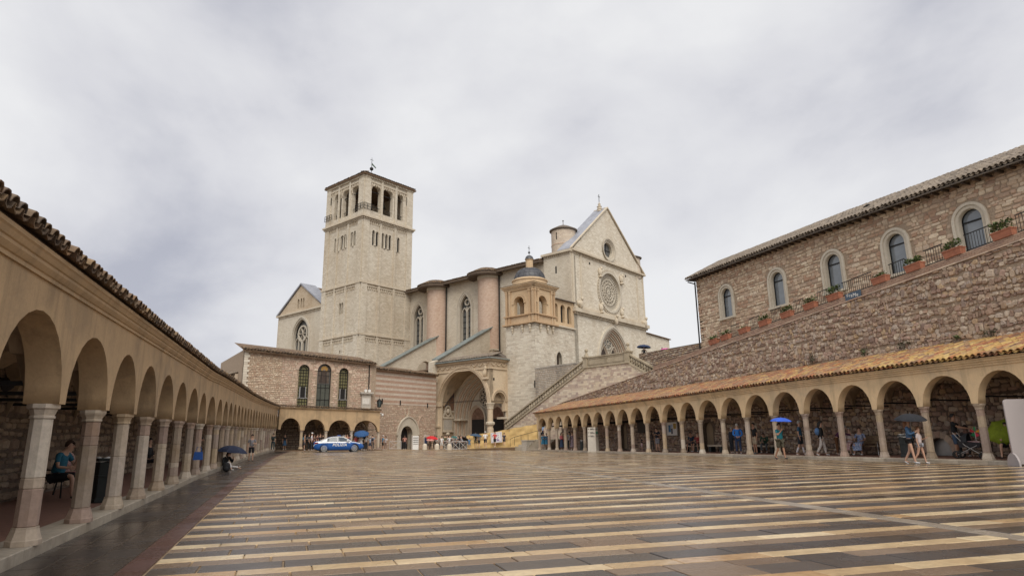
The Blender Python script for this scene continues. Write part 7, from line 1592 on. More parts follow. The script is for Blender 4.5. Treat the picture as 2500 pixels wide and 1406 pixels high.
def person(label, loc, face, h=1.72, top=(.1,.1,.1), bottom=(.05,.05,.07), shoes=(.6,.6,.6), hair='brown', skin=0, pose='stand', arms=('down', 'down'), legs='long', sleeve='short', long_hair=False, hat=None, coat=False, dress=None, lean=0.0, ph=.5, bag=None, seat=.45, detail=False, stout=1.0, group=None, headdrop=0.0, topmat=None, socks=None):
    """standing, walking or seated figure facing its own -Y, turned by `face`"""
    t = thing('person', label, 'person', loc, face, group, local=True)
    k = h/1.75; st = stout
    pel = A(0, 0, .93*k); 
    if pose == 'sit': pel = A(0, 0, seat+.10)
    if pose == 'floor': pel = A(0, 0, .12)
    def T(v): return pel+rot2(A(*v)*k, -0.0+lean)
    chest, neck, = T((0, 0, .36)), T((0, -.01, .52)); head = T((0, -.035-headdrop*.1, .70-headdrop*.06)); belly = T((0, -.01*st, .16))
    hipw, shw = .095*k, .195*k*(.96+.04*st)
    J = {}
    for s in (-1, 1):
        hp = pel+A(s*hipw, 0, -.03*k)
        if pose == 'walk': a = s*.30*ph; kn = hp+rot2(A(0, 0, -.44*k), -a*1.0); an = kn+rot2(A(0, 0, -.42*k), -a+(.55 if a < 0 else .12)*abs(ph)*1.0); 
        elif pose == 'sit': kn = hp+A(s*.06*k, -.43*k, .0); an = kn+A(s*.01, .05*k*(1 if s > 0 else -1), -(seat-.02))
        elif pose == 'floor': kn = hp+A(.02, -.36*k, .26*k) if s < 0 else hp+A(.03, -.42*k, .02); an = kn+A(0, -.2*k, -.33*k) if s < 0 else kn+A(.02, -.40*k, -.04)
        else: kn = hp+A(s*.015, -.015, -.44*k); an = kn+A(s*.01, .02, -.42*k)
        if pose in ('stand', 'walk'): an[2] = max(an[2], .075*k); 
        J[s] = (hp, kn, an)
    if pose == 'walk':                                          # stand the lower foot on the ground
        dz = min(J[-1][2][2], J[1][2][2])-.075*k
        for v in (pel, chest, neck, head, belly): v[2] -= dz
        for s in (-1, 1):
            for v in J[s]: v[2] -= dz
    R_ = {}
    for s, am in zip((-1, 1), arms):
        sh = neck+rot2(A(s*shw, .01, -.075*k), lean)
        if am == 'down': el = sh+A(s*.05*k, .03*k, -.29*k); wr = el+A(s*.01*k, -.06*k, -.25*k)
        elif am == 'swing_f': el = sh+A(s*.05*k, -.10*k, -.27*k); wr = el+A(-s*.01*k, -.17*k, -.18*k)
        elif am == 'swing_b': el = sh+A(s*.05*k, .13*k, -.26*k); wr = el+A(s*.01*k, .02*k, -.25*k)
        elif am == 'up': el = sh+A(s*.04*k, -.14*k, -.23*k); wr = el+A(-s*.09*k, -.14*k, .20*k)
        elif am == 'phone': el = sh+A(s*.05*k, -.08*k, -.26*k); wr = el+A(-s*.11*k, -.20*k, .10*k)
        elif am == 'fold': el = sh+A(s*.06*k, -.06*k, -.27*k); wr = el+A(-s*.20*k, -.16*k, .05*k)
        elif am == 'hip': el = sh+A(s*.17*k, .09*k, -.24*k); wr = el+A(-s*.13*k, -.10*k, -.17*k)
        elif am == 'back': el = sh+A(s*.07*k, .11*k, -.26*k); wr = el+A(-s*.17*k, .05*k, -.12*k)
        elif am == 'reach': el = sh+A(s*.03*k, -.20*k, -.17*k); wr = el+A(0, -.23*k, -.04*k)
        elif am == 'lap': el = sh+A(s*.07*k, -.06*k, -.26*k); wr = el+A(-s*.10*k, -.21*k, -.03*k)
        dv = wr-el; dv /= np.linalg.norm(dv); hd = wr+dv*.085*k; R_[s] = (sh, el, wr, hd)
    # ---- body: one continuous surface
    v = [pel, belly, chest, neck, neck+(head-neck)*.45, head+A(0, 0, -.045*k), head+A(0, .012*k, .075*k)]; r = [(.125*k*st, .10*k*st), (.125*k*st, .10*k*st), (.15*k, .10*k*st), .055*k, .05*k, (.068*k, .078*k), (.062*k, .074*k)]; e = [(0,1),(1,2),(2,3),(3,4),(4,5),(5,6)]
    for s in (-1, 1):
        i = len(v); hp, kn, an = J[s]; v += [hp, kn, an, an+A(0, -.05*k, -.035*k), an+A(0, -.15*k, -.05*k)]; r += [.085*k*st, .055*k, .036*k, .034*k, .025*k]; e += [(0,i),(i,i+1),(i+1,i+2),(i+2,i+3),(i+3,i+4)]
        i = len(v); sh, el, wr, hd = R_[s]; v += [sh, el, wr, wr+(hd-wr)*.55]; r += [.052*k, .038*k, .026*k, (.036*k, .02*k)]; e += [(3,i),(i,i+1),(i+1,i+2),(i+2,i+3)]
    body = skin_mesh(v, e, r, 1)
    # ---- clothes
    jobs = [(body, 'body', SK[skin])]
    c1, c2 = (topmat or cloth(top)), cloth(bottom)
    q = 1.13
    v = [pel+A(0, 0, -.04*k if not coat else -.22*k), belly, chest, neck+A(0,0,-.03*k)]; r = [(.14*k*st*q, .115*k*st*q), (.135*k*st*q, .11*k*st*q), (.155*k*q, .112*k*st*q), (.075*k, .07*k)]; e = [(0,1),(1,2),(2,3)]
    for s in (-1, 1):
        i = len(v); sh, el, wr, hd = R_[s]
        if sleeve == 'long': v += [sh, el, wr]; r += [.068*k, .055*k, .042*k]; e += [(3,i),(i,i+1),(i+1,i+2)]
        elif sleeve == 'short': v += [sh, sh+(el-sh)*.72]; r += [.066*k, .056*k]; e += [(3,i),(i,i+1)]
    jobs.append((skin_mesh(v, e, r, 1), 'coat' if coat else 'shirt', c1))
    if dress is None:
        v = [pel+A(0,0,.03*k)]; r = [(.135*k*st*1.05, .112*k*st*1.05)]; e = []
        for s in (-1, 1):
            hp, kn, an = J[s]; i = len(v)
            if legs == 'long': v += [hp+A(0,0,-.03*k), kn, an+(kn-an)*.08]; r += [.098*k*st, .074*k, .056*k]; e += [(0,i),(i,i+1),(i+1,i+2)]
            elif legs == 'short': v += [hp+A(0,0,-.03*k), hp+(kn-hp)*.92]; r += [.10*k*st, .088*k]; e += [(0,i),(i,i+1)]
            else: v += [hp+A(0,0,-.02*k), hp+(kn-hp)*.42]; r += [.10*k*st, .096*k]; e += [(0,i),(i,i+1)]
        jobs.append((skin_mesh(v, e, r, 1), {'long': 'trousers'}.get(legs, 'shorts'), c2))
    for s in (-1, 1):
        hp, kn, an = J[s]; fd = A(0, -1, 0); 
        if pose == 'walk' and (kn-an)[1] < -.12*k: fd = A(0, -.8, -.6)
        if pose == 'floor' and s > 0: fd = A(.1, -.45, .8)
        v = [an+A(0, .02*k, -.01*k), an+fd*.05*k+A(0,0,-.038*k), an+fd*.17*k+A(0,0,-.048*k)]; jobs.append((skin_mesh(v, [(0,1),(1,2)], [.046*k, (.046*k, .036*k), (.04*k, .026*k)], 1), 'shoe', cloth(shoes)))
        if socks: jobs.append((skin_mesh([an+(kn-an)*.05, kn+(an-kn)*.12], [(0,1)], [.045*k, .062*k], 1), 'sock', cloth(socks)))
    SKIN_JOBS.append((t, jobs, dict(head=head, k=k, hand={s: R_[s] for s in R_}, detail=detail, skin=SK[skin], lean=lean)))
    # ---- head of hair or cap, and a dress: plain shells
    hc = head+A(0, .008*k, .02*k); hm = HAIRM[hair]; m_ = MB(); n_ = 12
    prof = [(math.cos(a), math.sin(a)) for a in np.linspace(-.35, PI/2, 7)]
    for i, (cr_, cz) in enumerate(prof): pass
    vs_ = []; 
    for cr_, cz in prof:
        for j in range(n_):
            a = 2*PI*j/n_; front = max(0, -math.sin(a)); zz = cz if cz > .42 else cz+(.42-cz)*min(1, front*1.6); rr = math.sqrt(max(0, 1-zz*zz)) if zz > 0 else 1.0
            vs_.append(hc+A(.088*k*rr*math.cos(a), .106*k*rr*math.sin(a)+.008*k, .115*k*zz))
    m_.add(vs_, [(i*n_+j, i*n_+(j+1) % n_, (i+1)*n_+(j+1) % n_, (i+1)*n_+j) for i in range(6) for j in range(n_)], 0, .5, True)
    if long_hair: m_.tube([hc+A(0, .06*k, .06*k), hc+A(0, .095*k, -.06*k), hc+A(0, .10*k, -.2*k), hc+A(0, .09*k, -.32*k)], [.06*k, .085*k, .085*k, .04*k], 10)
    m_.build('hair', hm, t)
    if hat:
        m_ = MB(); m_.lathe([(.1*k, .03*k), (.098*k, .075*k), (.07*k, .118*k), (0, .13*k)], tuple(hc), 12, 0, .5, True); b0 = hc+A(0, -.09*k, .045*k); m_.hexa([b0+A(x*.07*k, y*.1*k, z*.008*k) for z in (0, 1) for x, y in ((-1, .3), (-.8, -.8), (.8, -.8), (1, .3))]); m_.build('cap', HAIRM[hat], t)
    if dress is not None:
        dm, zl = dress; m_ = MB(); n_ = 16; rw = []
        if pose == 'sit':
            ks = (J[-1][1]+J[1][1])/2
            for c, rx_, ry_, tilt in ((pel+A(0, 0, .06*k), .16, .13, 0), (pel+A(0, -.12*k, .03*k), .21, .12, .6), (ks+A(0, .06*k, .02*k), .23, .10, 1.1), (ks+A(0, -.05*k, -.05*k), .23, .09, 1.0), (ks+A(0, -.06*k, -zl*k), .22, .08, 0)): rw.append([c+rot2(A(rx_*k*math.cos(a), ry_*k*math.sin(a), 0), tilt) for a in np.linspace(0, 2*PI, n_+1)[:-1]])
        else:
            for f_ in np.linspace(0, 1, 5): c = pel+A(0, 0, .1*k-(zl+.1*k)*f_); rw.append([c+A((.14+.1*f_)*k*st*math.cos(a), (.12+.1*f_)*k*st*math.sin(a), 0)*(1+.06*f_*math.cos(5*a)) for a in np.linspace(0, 2*PI, n_+1)[:-1]])
            for rr in rw:
                pass
        m_.add([p_ for q_ in rw for p_ in q_], [(i*n_+j, i*n_+(j+1) % n_, (i+1)*n_+(j+1) % n_, (i+1)*n_+j) for i in range(len(rw)-1) for j in range(n_)], 0, .5, True); m_.build('skirt', dm, t)
    if bag: m_ = MB(); c = chest+rot2(A(0, .17*k, -.08*k), lean); blob(m_, c, .14*k, .09*k, .2*k, 10); m_.build('backpack', cloth(bag), t)
    t['_hand'] = [float(x) for x in R_[1][3]]+[float(x) for x in R_[-1][3]]
    return t
def finish_people():
    """evaluate every figure's skin once, add fingers and face, and hang the meshes on their person"""
    dg = bpy.context.evaluated_depsgraph_get(); dg.update()
    for t, jobs, info in SKIN_JOBS:
        for ob, nm, mat in jobs:
            me = bpy.data.meshes.new_from_object(ob.evaluated_get(dg)); old = ob.data; bpy.data.objects.remove(ob); bpy.data.meshes.remove(old)
            me.materials.clear(); me.materials.append(mat)
            if nm == 'body':
                k = info['k']; m_ = MB(); hd = info['head']
                m_.v = [tuple(v.co) for v in me.vertices]; m_.f = [list(p.vertices) for p in me.polygons]; m_.m = [0]*len(m_.f); m_.r = [.5]*len(m_.f); m_.sm = [True]*len(m_.f)
                for s, (sh, el, wr, hn) in info['hand'].items():
                    dv = hn-wr; dv /= np.linalg.norm(dv); sd = np.cross(dv, A(0, -1, 0)); sd /= max(1e-6, np.linalg.norm(sd)); pn = np.cross(sd, dv); base = wr+(hn-wr)*.62
                    for j, (off, ln) in enumerate(((-.028, .062), (-.010, .072), (.009, .068), (.026, .052))):
                        b0 = base+sd*off*k; m_.tube([b0-dv*.02*k, b0+dv*ln*.55*k, b0+dv*ln*k*.92+pn*s*.012*k], [.0095*k, .009*k, .006*k], 5, 0, .5, True, True)
                    b0 = wr+(hn-wr)*.3+sd*(-.026)*k; m_.tube([b0, b0-sd*.026*k+dv*.03*k, b0-sd*.03*k+dv*.058*k], [.011*k, .0095*k, .007*k], 5)
                nz = hd+A(0, -.082*k, -.005*k); m_.add([nz+A(0, .01*k, .028*k), nz+A(-.014*k, .012*k, -.018*k), nz+A(.014*k, .012*k, -.018*k), nz+A(0, -.018*k, -.014*k)], [(0,1,3), (0,3,2), (1,2,3)])
                for s in (-1, 1): blob(m_, hd+A(s*.075*k, .012*k, -.005*k), .012*k, .02*k, .03*k, 6)
                o = m_.build('body', mat, t)
                if info['detail']:
                    for s in (-1, 1): e_ = MB(); blob(e_, hd+A(s*.03*k, -.072*k, .012*k), .011*k, .006*k, .008*k, 6); e_.build('eye', M['black'], o)
                    e_ = MB(); e_.box(tuple(hd+A(-.024*k, -.080*k, -.048*k)), tuple(hd+A(.024*k, -.07*k, -.042*k))); e_.build('mouth', M['red_lens'], o)
                bpy.data.meshes.remove(me)
            else:
                me.polygons.foreach_set('use_smooth', [True]*len(me.polygons)); o = bpy.data.objects.new(nm, me); COL.objects.link(o); o.parent = t
def umbrella(label, top, r, col, tilt=(0, 0), shaft=.9, depth=.32, group='umbrellas held by people'):
    """open umbrella whose crown is at `top`; tilt leans it (about x, about y)"""
    t = thing('umbrella', label, 'umbrella', top, 0, group, local=True); t.rotation_euler = (tilt[0], tilt[1], RNG.uniform(0, .7))
    n = 8; m_ = MB(); rings = 6; v = [(0, 0, 0)]; f = []
    for i in range(1, rings+1):
        u = i/rings
        for j in range(n*4):
            a = 2*PI*j/(n*4); scal = 1-.13*u*u*abs(math.sin(a*n/2))**1.0; rr = r*math.sin(u*1.15)/math.sin(1.15)*scal; z = -depth*r*(1-math.cos(u*1.45))/(1-math.cos(1.45))*(1-.0*scal)
            v.append((rr*math.cos(a), rr*math.sin(a), z-.05*r*abs(math.sin(a*n/2))**.8*u*(1-.4*u)))
    N4 = n*4
    f += [(0, 1+j, 1+(j+1) % N4) for j in range(N4)]
    for i in range(rings-1): f += [(1+i*N4+j, 1+(i+1)*N4+j, 1+(i+1)*N4+(j+1) % N4, 1+i*N4+(j+1) % N4) for j in range(N4)]
    m_.add(v, f, 0, .5, False); c = cloth(col); m_.build('canopy', c, t)
    for j in range(n): a = 2*PI*j/n; m_ = MB(); m_.tube([(r*math.sin(u*1.15)/math.sin(1.15)*math.cos(a), r*math.sin(u*1.15)/math.sin(1.15)*math.sin(a), -depth*r*(1-math.cos(u*1.45))/(1-math.cos(1.45))-.012) for u in (0, .3, .6, .85, 1.0)], .006, 4); m_.build('rib', M['iron'], t)
    m_ = MB(); m_.tube([(0, 0, .06), (0, 0, -shaft)], .009, 6); m_.build('shaft', M['steel'], t); m_ = MB(); m_.tube([(0, 0, -shaft), (0, 0, -shaft-.12)], .016, 6); m_.build('handle', M['black'], t)
    return t
def face_to(dx, dy): return math.atan2(dx, -dy)      # turn so that the figure looks along (dx, dy)

# ---- who stands where: (x, foot row, head row) in the photograph and the plane or depth they stand at
def at_plane(x, y, X, k=.13): p = onx(x, y, X); return (p[0], p[1], float(ground(24.2, p[1]))+k)
def height(x, y, yh, loc): d = proj(loc)[2]; return (y-yh)*d/F*1.0
def R_P(label, x, y, yh, X, face, k=None, sit=False, **kw):
    loc = at_plane(x, y, X, (.13 if X > 23.7 else .0) if k is None else k); h = kw.pop('h', None) or height(x, y, yh, loc)
    return person(label, loc, face, h, **kw), loc
TOW = face_to
blue_flowers = print_cloth('blue_floral_cloth', [(.05,.09,.25), (.45,.50,.60), (.10,.18,.40), (.55,.58,.62)], 16); pink_flowers = print_cloth('pink_floral_cloth', [(.40,.15,.16), (.55,.45,.42), (.25,.06,.08), (.60,.52,.48)], 22)
# right arcade, from the right edge
t, l = R_P('woman walking in a denim jacket and black shorts under a black umbrella', 2229, 1132, 1022, 22.55, TOW(.45,-1), h=1.68, top=(.045,.10,.19), bottom=(.012,.012,.014), shoes=(.5,.5,.5), hair='blond', long_hair=True, pose='walk', legs='hot', sleeve='long', arms=('phone', 'swing_f'), ph=-.6, detail=True)
umbrella('black umbrella held low over the woman in the denim jacket', (l[0]+.05, l[1]-.15, l[2]+1.86), .58, (.012,.013,.018), (.10, -.06), .75, .42)
R_P('child in a pale top with sunglasses on the head walking beside the denim jacket woman', 2252, 1131, 1047, 22.75, TOW(.45,-1), h=1.36, top=(.55,.47,.46), bottom=(.35,.36,.40), shoes=(.6,.58,.56), hair='blond', pose='walk', legs='hot', arms=('down', 'phone'), ph=.7, detail=True)
R_P('man in a black T-shirt and denim shorts pushing a dark pram', 2340, 1113, 1005, 25.4, TOW(.5,-1), h=1.74, top=(.010,.010,.011), bottom=(.045,.075,.13), shoes=(.02,.02,.022), hair='black', pose='stand', legs='short', arms=('reach', 'reach'), detail=True, skin=1)
R_P('seated person half hidden behind the pram under the ochre arcade', 2368, 1112, 1030, 26.7, TOW(-1,-.3), h=1.6, top=(.05,.04,.04), bottom=(.03,.03,.03), pose='sit', arms=('lap', 'lap'), skin=2, hair='black')
R_P('seated person in red and dark clothes behind the lime green umbrella', 2468, 1116, 1050, 25.7, TOW(-1,-.4), h=1.68, top=(.35,.05,.06), bottom=(.02,.02,.022), legs='short', pose='sit', arms=('lap', 'lap'), hair='black', shoes=(.05,.05,.05))
p = onx(2446, 1049, 25.5); umbrella('open lime green umbrella tipped on its side at the right end of the arcade', tuple(p), .56, (.20,.26,.012), (.35, -1.15), .7, .42)
t = thing('pram', 'dark folding pram beside the man in the black T-shirt', 'pram', at_plane(2372, 1114, 25.2), TOW(.4,-1), local=True)
b = MB(); b.lathe([(.33*math.cos(a), .33*math.sin(a)) for a in np.linspace(0, PI/2, 7)], (0, .0, .62), 14, 0, .5, True, a0=PI*.0, a1=PI); b.build('hood', cloth((.02,.022,.026)), t)
b = MB(); b.hexa([(-.22,-.35,.42),(.22,-.35,.42),(.22,.3,.42),(-.22,.3,.42),(-.27,-.45,.6),(.27,-.45,.6),(.29,.33,.68),(-.29,.33,.68)]); b.build('seat', cloth((.03,.03,.035)), t); b = MB(); b.box((-.24, -.4, .58), (.24, .0, .66)); b.build('blanket', pink_flowers, t)
for s in (-1, 1):
    b = MB(); b.tube([(s*.25, .45, 1.0), (s*.25, .1, .5), (s*.25, -.4, .15)], .015, 6); b.tube([(s*.25, -.3, .5), (s*.25, .38, .14)], .015, 6); b.build('frame', M['steel'], t)
    for y, r_ in ((-.42, .11), (.4, .15)): b = MB(); b.lathe([(r_*.6, -.025), (r_, -.03), (r_, .03), (r_*.6, .025)], (0,0,0), 16); b.v = [(s*.29+q[2], y+q[0], r_+q[1]) for q in b.v]; b.build('wheel', M['rubber'], t)
b = MB(); b.tube([(-.25, .45, 1.0), (.25, .45, 1.0)], .018, 6); b.build('handlebar', M['black'], t)
p = at_plane(2384, 1078, 25.4); t = thing('windmill_toy', 'bright red green and yellow toy windmill fixed to the pram', 'toy', (p[0], p[1], p[2]+1.0), 0, local=True)
for i, c in enumerate(((.65,.03,.05), (.05,.35,.12), (.65,.30,.03), (.6,.05,.08), (.03,.30,.10))): a = 2*PI*i/5; b = MB(); b.add([(0,0,0), (.03, .2*math.cos(a), .2*math.sin(a)), (-.03, .2*math.cos(a+.7), .2*math.sin(a+.7)), (.02,0,0)], [(0,1,2), (3,2,1)]); b.build('vane', cloth(c), t)
b = MB(); b.tube([(0,0,0), (0,0,-.4)], .01, 5); b.build('stick', M['white'], t)
R_P('seated woman in a white top and pink floral skirt on the metal bench', 2081, 1111, 1044, 26.35, TOW(-1,-.25), h=1.62, top=(.60,.52,.50), bottom=(.3,.2,.2), hair='grey', pose='sit', arms=('lap', 'fold'), dress=(pink_flowers, .30), shoes=(.15,.1,.07), stout=1.15)
R_P('seated woman in a blue and white floral dress on the metal bench', 2106, 1112, 1044, 26.35, TOW(-1,-.35), h=1.66, topmat=blue_flowers, bottom=(.1,.15,.3), hair='brown', pose='sit', arms=('lap', 'lap'), dress=(blue_flowers, .30), shoes=(.62,.62,.62), stout=1.15)
R_P('stooping person in a purple jacket and brown trousers behind a pinkish column', 2046, 1110, 1049, 25.9, TOW(.6,-.6), h=1.62, top=(.075,.02,.06), bottom=(.13,.055,.02), shoes=(.45,.38,.33), hair='grey', pose='stand', sleeve='long', arms=('reach', 'reach'), lean=.75)
t, l = R_P('woman in a black jacket and white trousers walking under the ochre arcade', 2011, 1111, 1030, 25.1, TOW(.75,-.8), h=1.66, top=(.012,.013,.014), bottom=(.55,.51,.48), shoes=(.6,.6,.6), hair='black', long_hair=True, pose='walk', sleeve='long', arms=('down', 'swing_b'), ph=.65, detail=True, bag=(.10,.20,.40))
R_P('man in a blue polo shirt and white stockings half behind a yellowish column', 1958, 1109, 1026, 25.3, TOW(.6,-.8), h=1.74, top=(.025,.09,.16), bottom=(.02,.025,.035), shoes=(.55,.53,.5), hair='grey', pose='walk', legs='short', arms=('down', 'down'), ph=.5, socks=(.6,.57,.6))
t, l = R_P('man in a teal polo shirt and khaki shorts walking under a small blue umbrella', 1909, 1121, 1032, 22.9, TOW(.05,-1), h=1.74, top=(.015,.16,.20), bottom=(.085,.075,.05), shoes=(.025,.025,.035), hair='brown', pose='walk', legs='short', arms=('up', 'swing_b'), ph=.65, detail=True, skin=1, stout=1.12)
umbrella('small bright blue umbrella over the man in the teal polo shirt', (l[0]-.02, l[1]-.25, l[2]+1.98), .52, (.03,.10,.52), (.06, .0), .55, .34)
R_P('boy in a green top and grey trousers sitting bent over on the pale stone bench', 1872, 1105, 1054, 26.5, TOW(-1,-.6), h=1.55, top=(.03,.08,.05), bottom=(.10,.12,.13), shoes=(.6,.6,.6), hair='black', pose='sit', sleeve='long', arms=('lap', 'phone'), lean=.45, headdrop=.6)
R_P('man in a black T-shirt and beige shorts standing beside a yellowish column', 1846, 1106, 1035, 25.4, TOW(-1,.2), h=1.74, top=(.012,.012,.013), bottom=(.42,.34,.24), shoes=(.10,.12,.14), hair='black', legs='short', arms=('down', 'down'), skin=1)
R_P('white haired man in a bright blue jacket and jeans seen from behind', 1805, 1109, 1037, 24.9, TOW(.5,.8), h=1.72, top=(.02,.15,.50), bottom=(.025,.04,.09), shoes=(.6,.6,.6), hair='grey', sleeve='long', arms=('back', 'back'), coat=True, stout=1.12)
R_P('small old man in a dark navy coat facing the man in the bright blue jacket', 1788, 1108, 1050, 25.4, TOW(.9,-.1), h=1.56, top=(.012,.016,.03), bottom=(.014,.016,.022), shoes=(.6,.58,.55), hair='grey', sleeve='long', arms=('down', 'down'), coat=True, lean=.12)
R_P('man in a dark blue T-shirt and shorts sitting on a stone bench with crossed legs', 1692, 1102, 1057, 26.5, TOW(-1,-.5), h=1.74, top=(.02,.035,.06), bottom=(.03,.035,.05), shoes=(.6,.6,.6), hair='black', pose='sit', legs='short', arms=('lap', 'lap'), skin=1, lean=.25)
R_P('person in red almost hidden behind a column beside the seated man', 1706, 1102, 1066, 26.5, TOW(-1,-.5), h=1.6, top=(.30,.04,.04), bottom=(.05,.05,.06), pose='sit', legs='short', arms=('lap', 'lap'), hair='brown')
R_P('man in a dark navy shirt and grey shorts looking down by the light doorway', 1607, 1100, 1042, 25.6, TOW(-1,-.3), h=1.76, top=(.014,.018,.032), bottom=(.22,.22,.25), shoes=(.02,.02,.03), hair='black', legs='short', arms=('phone', 'phone'), headdrop=.8)
R_P('long haired girl behind a column by the light doorway', 1593, 1100, 1053, 26.5, TOW(.4,.9), h=1.55, top=(.10,.08,.07), bottom=(.12,.11,.10), hair='brown', long_hair=True, arms=('down', 'down'))
R_P('small child in a black T-shirt and pink shorts raising an arm beside a column', 1568, 1102, 1070, 25.6, TOW(.7,-.5), h=1.10, top=(.012,.012,.013), bottom=(.55,.42,.44), shoes=(.4,.3,.3), hair='brown', legs='short', arms=('phone', 'reach'))
pon = cloth((.05,.25,.42))
for i, (x, lab) in enumerate(((1327, 'person in a light blue rain poncho, left one of the pair by the first arch'), (1335, 'person in a blue rain poncho, right one of the pair by the first arch'))):
    R_P(lab, x, 1095, 1059, 25.2+.3*i, TOW(-.2-.5*i,-1), h=1.64, top=(.05,.27,.42) if i == 0 else (.06,.22,.40), bottom=(.5,.48,.44) if i == 0 else (.12,.10,.06), hair='black', sleeve='long', arms=('fold', 'fold'), coat=True, dress=(pon, .35), stout=1.2)
R_P('woman in a long navy dress with a red and white shawl by the third arch', 1372, 1098, 1060, 24.6, TOW(.4,-1), h=1.64, top=(.50,.12,.14), bottom=(.02,.03,.06), hair='black', long_hair=True, sleeve='long', arms=('fold', 'down'), dress=(cloth((.025,.04,.085)), .62))
R_P('person with a pale backpack and black trousers by the fourth arch', 1391, 1097, 1056, 25.2, TOW(.1,1), h=1.7, top=(.30,.33,.36), bottom=(.012,.012,.014), hair='black', arms=('down', 'down'), bag=(.30,.27,.17))
R_P('woman in a long spotted dress by the fourth arch', 1398, 1098, 1058, 25.0, TOW(-.3,-1), h=1.62, topmat=print_cloth('spotted_cloth', [(.10,.08,.10), (.35,.25,.28), (.08,.06,.09)], 14), bottom=(.1,.08,.1), hair='brown', long_hair=True, sleeve='long', dress=(print_cloth('spotted_cloth_skirt', [(.12,.09,.12), (.40,.30,.33), (.09,.07,.10)], 14), .6))
# left arcade
def L_P(label, x, y, X, face, h, k=.15, **kw):
    p = onx(x, y, X); loc = (p[0], p[1], float(ground(-3.2, p[1]))+k); return person(label, loc, face, h, **kw), loc
L_P('man in a teal T-shirt sitting on the bench, hand at his face', 132, 1200, -4.95, TOW(1,-.25), 1.74, top=(.02,.13,.20), bottom=(.008,.008,.01), shoes=(.01,.01,.012), hair='brown', pose='sit', legs='short', arms=('lap', 'up'), detail=True, lean=.2, headdrop=.5, stout=1.15)
L_P('woman in a patterned pink top sitting behind the man in the teal T-shirt', 152, 1188, -5.0, TOW(1,-.25), 1.62, topmat=pink_flowers, bottom=(.30,.10,.12), hair='brown', pose='sit', arms=('lap', 'phone'), detail=True, headdrop=.6)
L_P('dark clothed person sitting far inside the left arcade behind the fourth column', 352, 1190, -4.9, TOW(1,-.2), 1.66, top=(.02,.02,.022), bottom=(.02,.02,.025), hair='black', pose='sit', arms=('lap', 'lap'), sleeve='long')
t, l = L_P('person partly hidden behind a column of the left arcade holding a blue bag', 474, 1152, -3.75, TOW(1,-.5), 1.7, top=(.02,.02,.025), bottom=(.10,.075,.05), hair='brown', legs='short', arms=('phone', 'reach'))
p = onx(483, 1122, -3.05); tb = thing('bag', 'bright blue bag hanging from the hand of the person behind the column', 'bag', (p[0], p[1], p[2]), 0, local=True); b = MB(); b.hexa([(-.16,-.07,0),(.16,-.07,0),(.16,.07,0),(-.16,.07,0),(-.13,-.05,.28),(.13,-.05,.28),(.13,.05,.28),(-.13,.05,.28)]); b.build('pouch', cloth((.02,.08,.30)), tb); b = MB(); b.tube([(-.1, 0, .28), (-.05, 0, .45), (.05, 0, .45), (.1, 0, .28)], .012, 6); b.build('strap', cloth((.02,.06,.2)), tb)
t, l = L_P('woman in black with white trousers sitting on the kerb under a navy umbrella', 546, 1150, -2.75, TOW(.75,-.65), 1.62, k=.02, top=(.012,.012,.014), bottom=(.58,.55,.54), shoes=(.5,.47,.44), hair='black', long_hair=True, pose='floor', sleeve='long', arms=('lap', 'up'), detail=True, lean=.3, headdrop=.5)
ux = onx(569, 1087, -2.45); umbrella('large navy umbrella over the woman sitting on the kerb', (ux[0], ux[1], ux[2]), .72, (.014,.02,.048), (.06, .1), .75, .42)
ub = onx(552, 1150, -2.5); tb = thing('backpack', 'black rucksack on the ground beside the woman sitting on the kerb', 'bag', on_ground(ub), 0, local=True); b = MB(); blob(b, (0, 0, .2), .16, .11, .21, 12); b.build('sack', cloth((.01,.01,.012)), tb); b = MB(); blob(b, (0, -.1, .13), .11, .06, .11, 10); b.build('pocket', cloth((.014,.014,.016)), tb)
L_P('boy in a grey T-shirt and black shorts standing at the kerb of the left arcade', 613, 1111, -2.75+.65, TOW(.3,-1), 1.58, k=.02, top=(.20,.20,.22), bottom=(.012,.012,.016), shoes=(.03,.02,.02), hair='black', pose='walk', legs='short', arms=('down', 'fold'), ph=.3, detail=True)
def far(label, x, y, d, h, face, z=None, **kw):
    p = atd(x, y, d); loc = (p[0], p[1], p[2] if z == 'px' else float(ground(p[0], p[1]))+(z or 0)); return person(label, loc, face, h, **kw), loc
CAMF = TOW(-.35,-1); AWAY = TOW(.35, 1)
far('person all in black leaning at the far end of the left arcade', 637, 1099, 57.5, 1.7, TOW(1,-.2), .15, top=(.01,.01,.011), bottom=(.01,.01,.011), hair='brown', sleeve='long', arms=('fold', 'fold'))
far('person in a white top and red trousers at the far end of the left arcade', 653, 1097.5, 61, 1.62, TOW(.6,-1), .15, top=(.6,.58,.56), bottom=(.30,.04,.04), hair='brown', arms=('down', 'phone'))
far('person with a dark backpack next to the person in red trousers', 665.5, 1096.5, 61, 1.66, AWAY, .12, top=(.04,.05,.05), bottom=(.03,.06,.07), hair='brown', arms=('down', 'down'), bag=(.02,.03,.03))
far('woman in black with a blue skirt standing alone in the first end arch', 694, 1096, 66.5, 1.62, TOW(.6,-1), .1, top=(.012,.012,.014), bottom=(.03,.08,.16), hair='black', long_hair=True, dress=(cloth((.035,.09,.17)), .42))
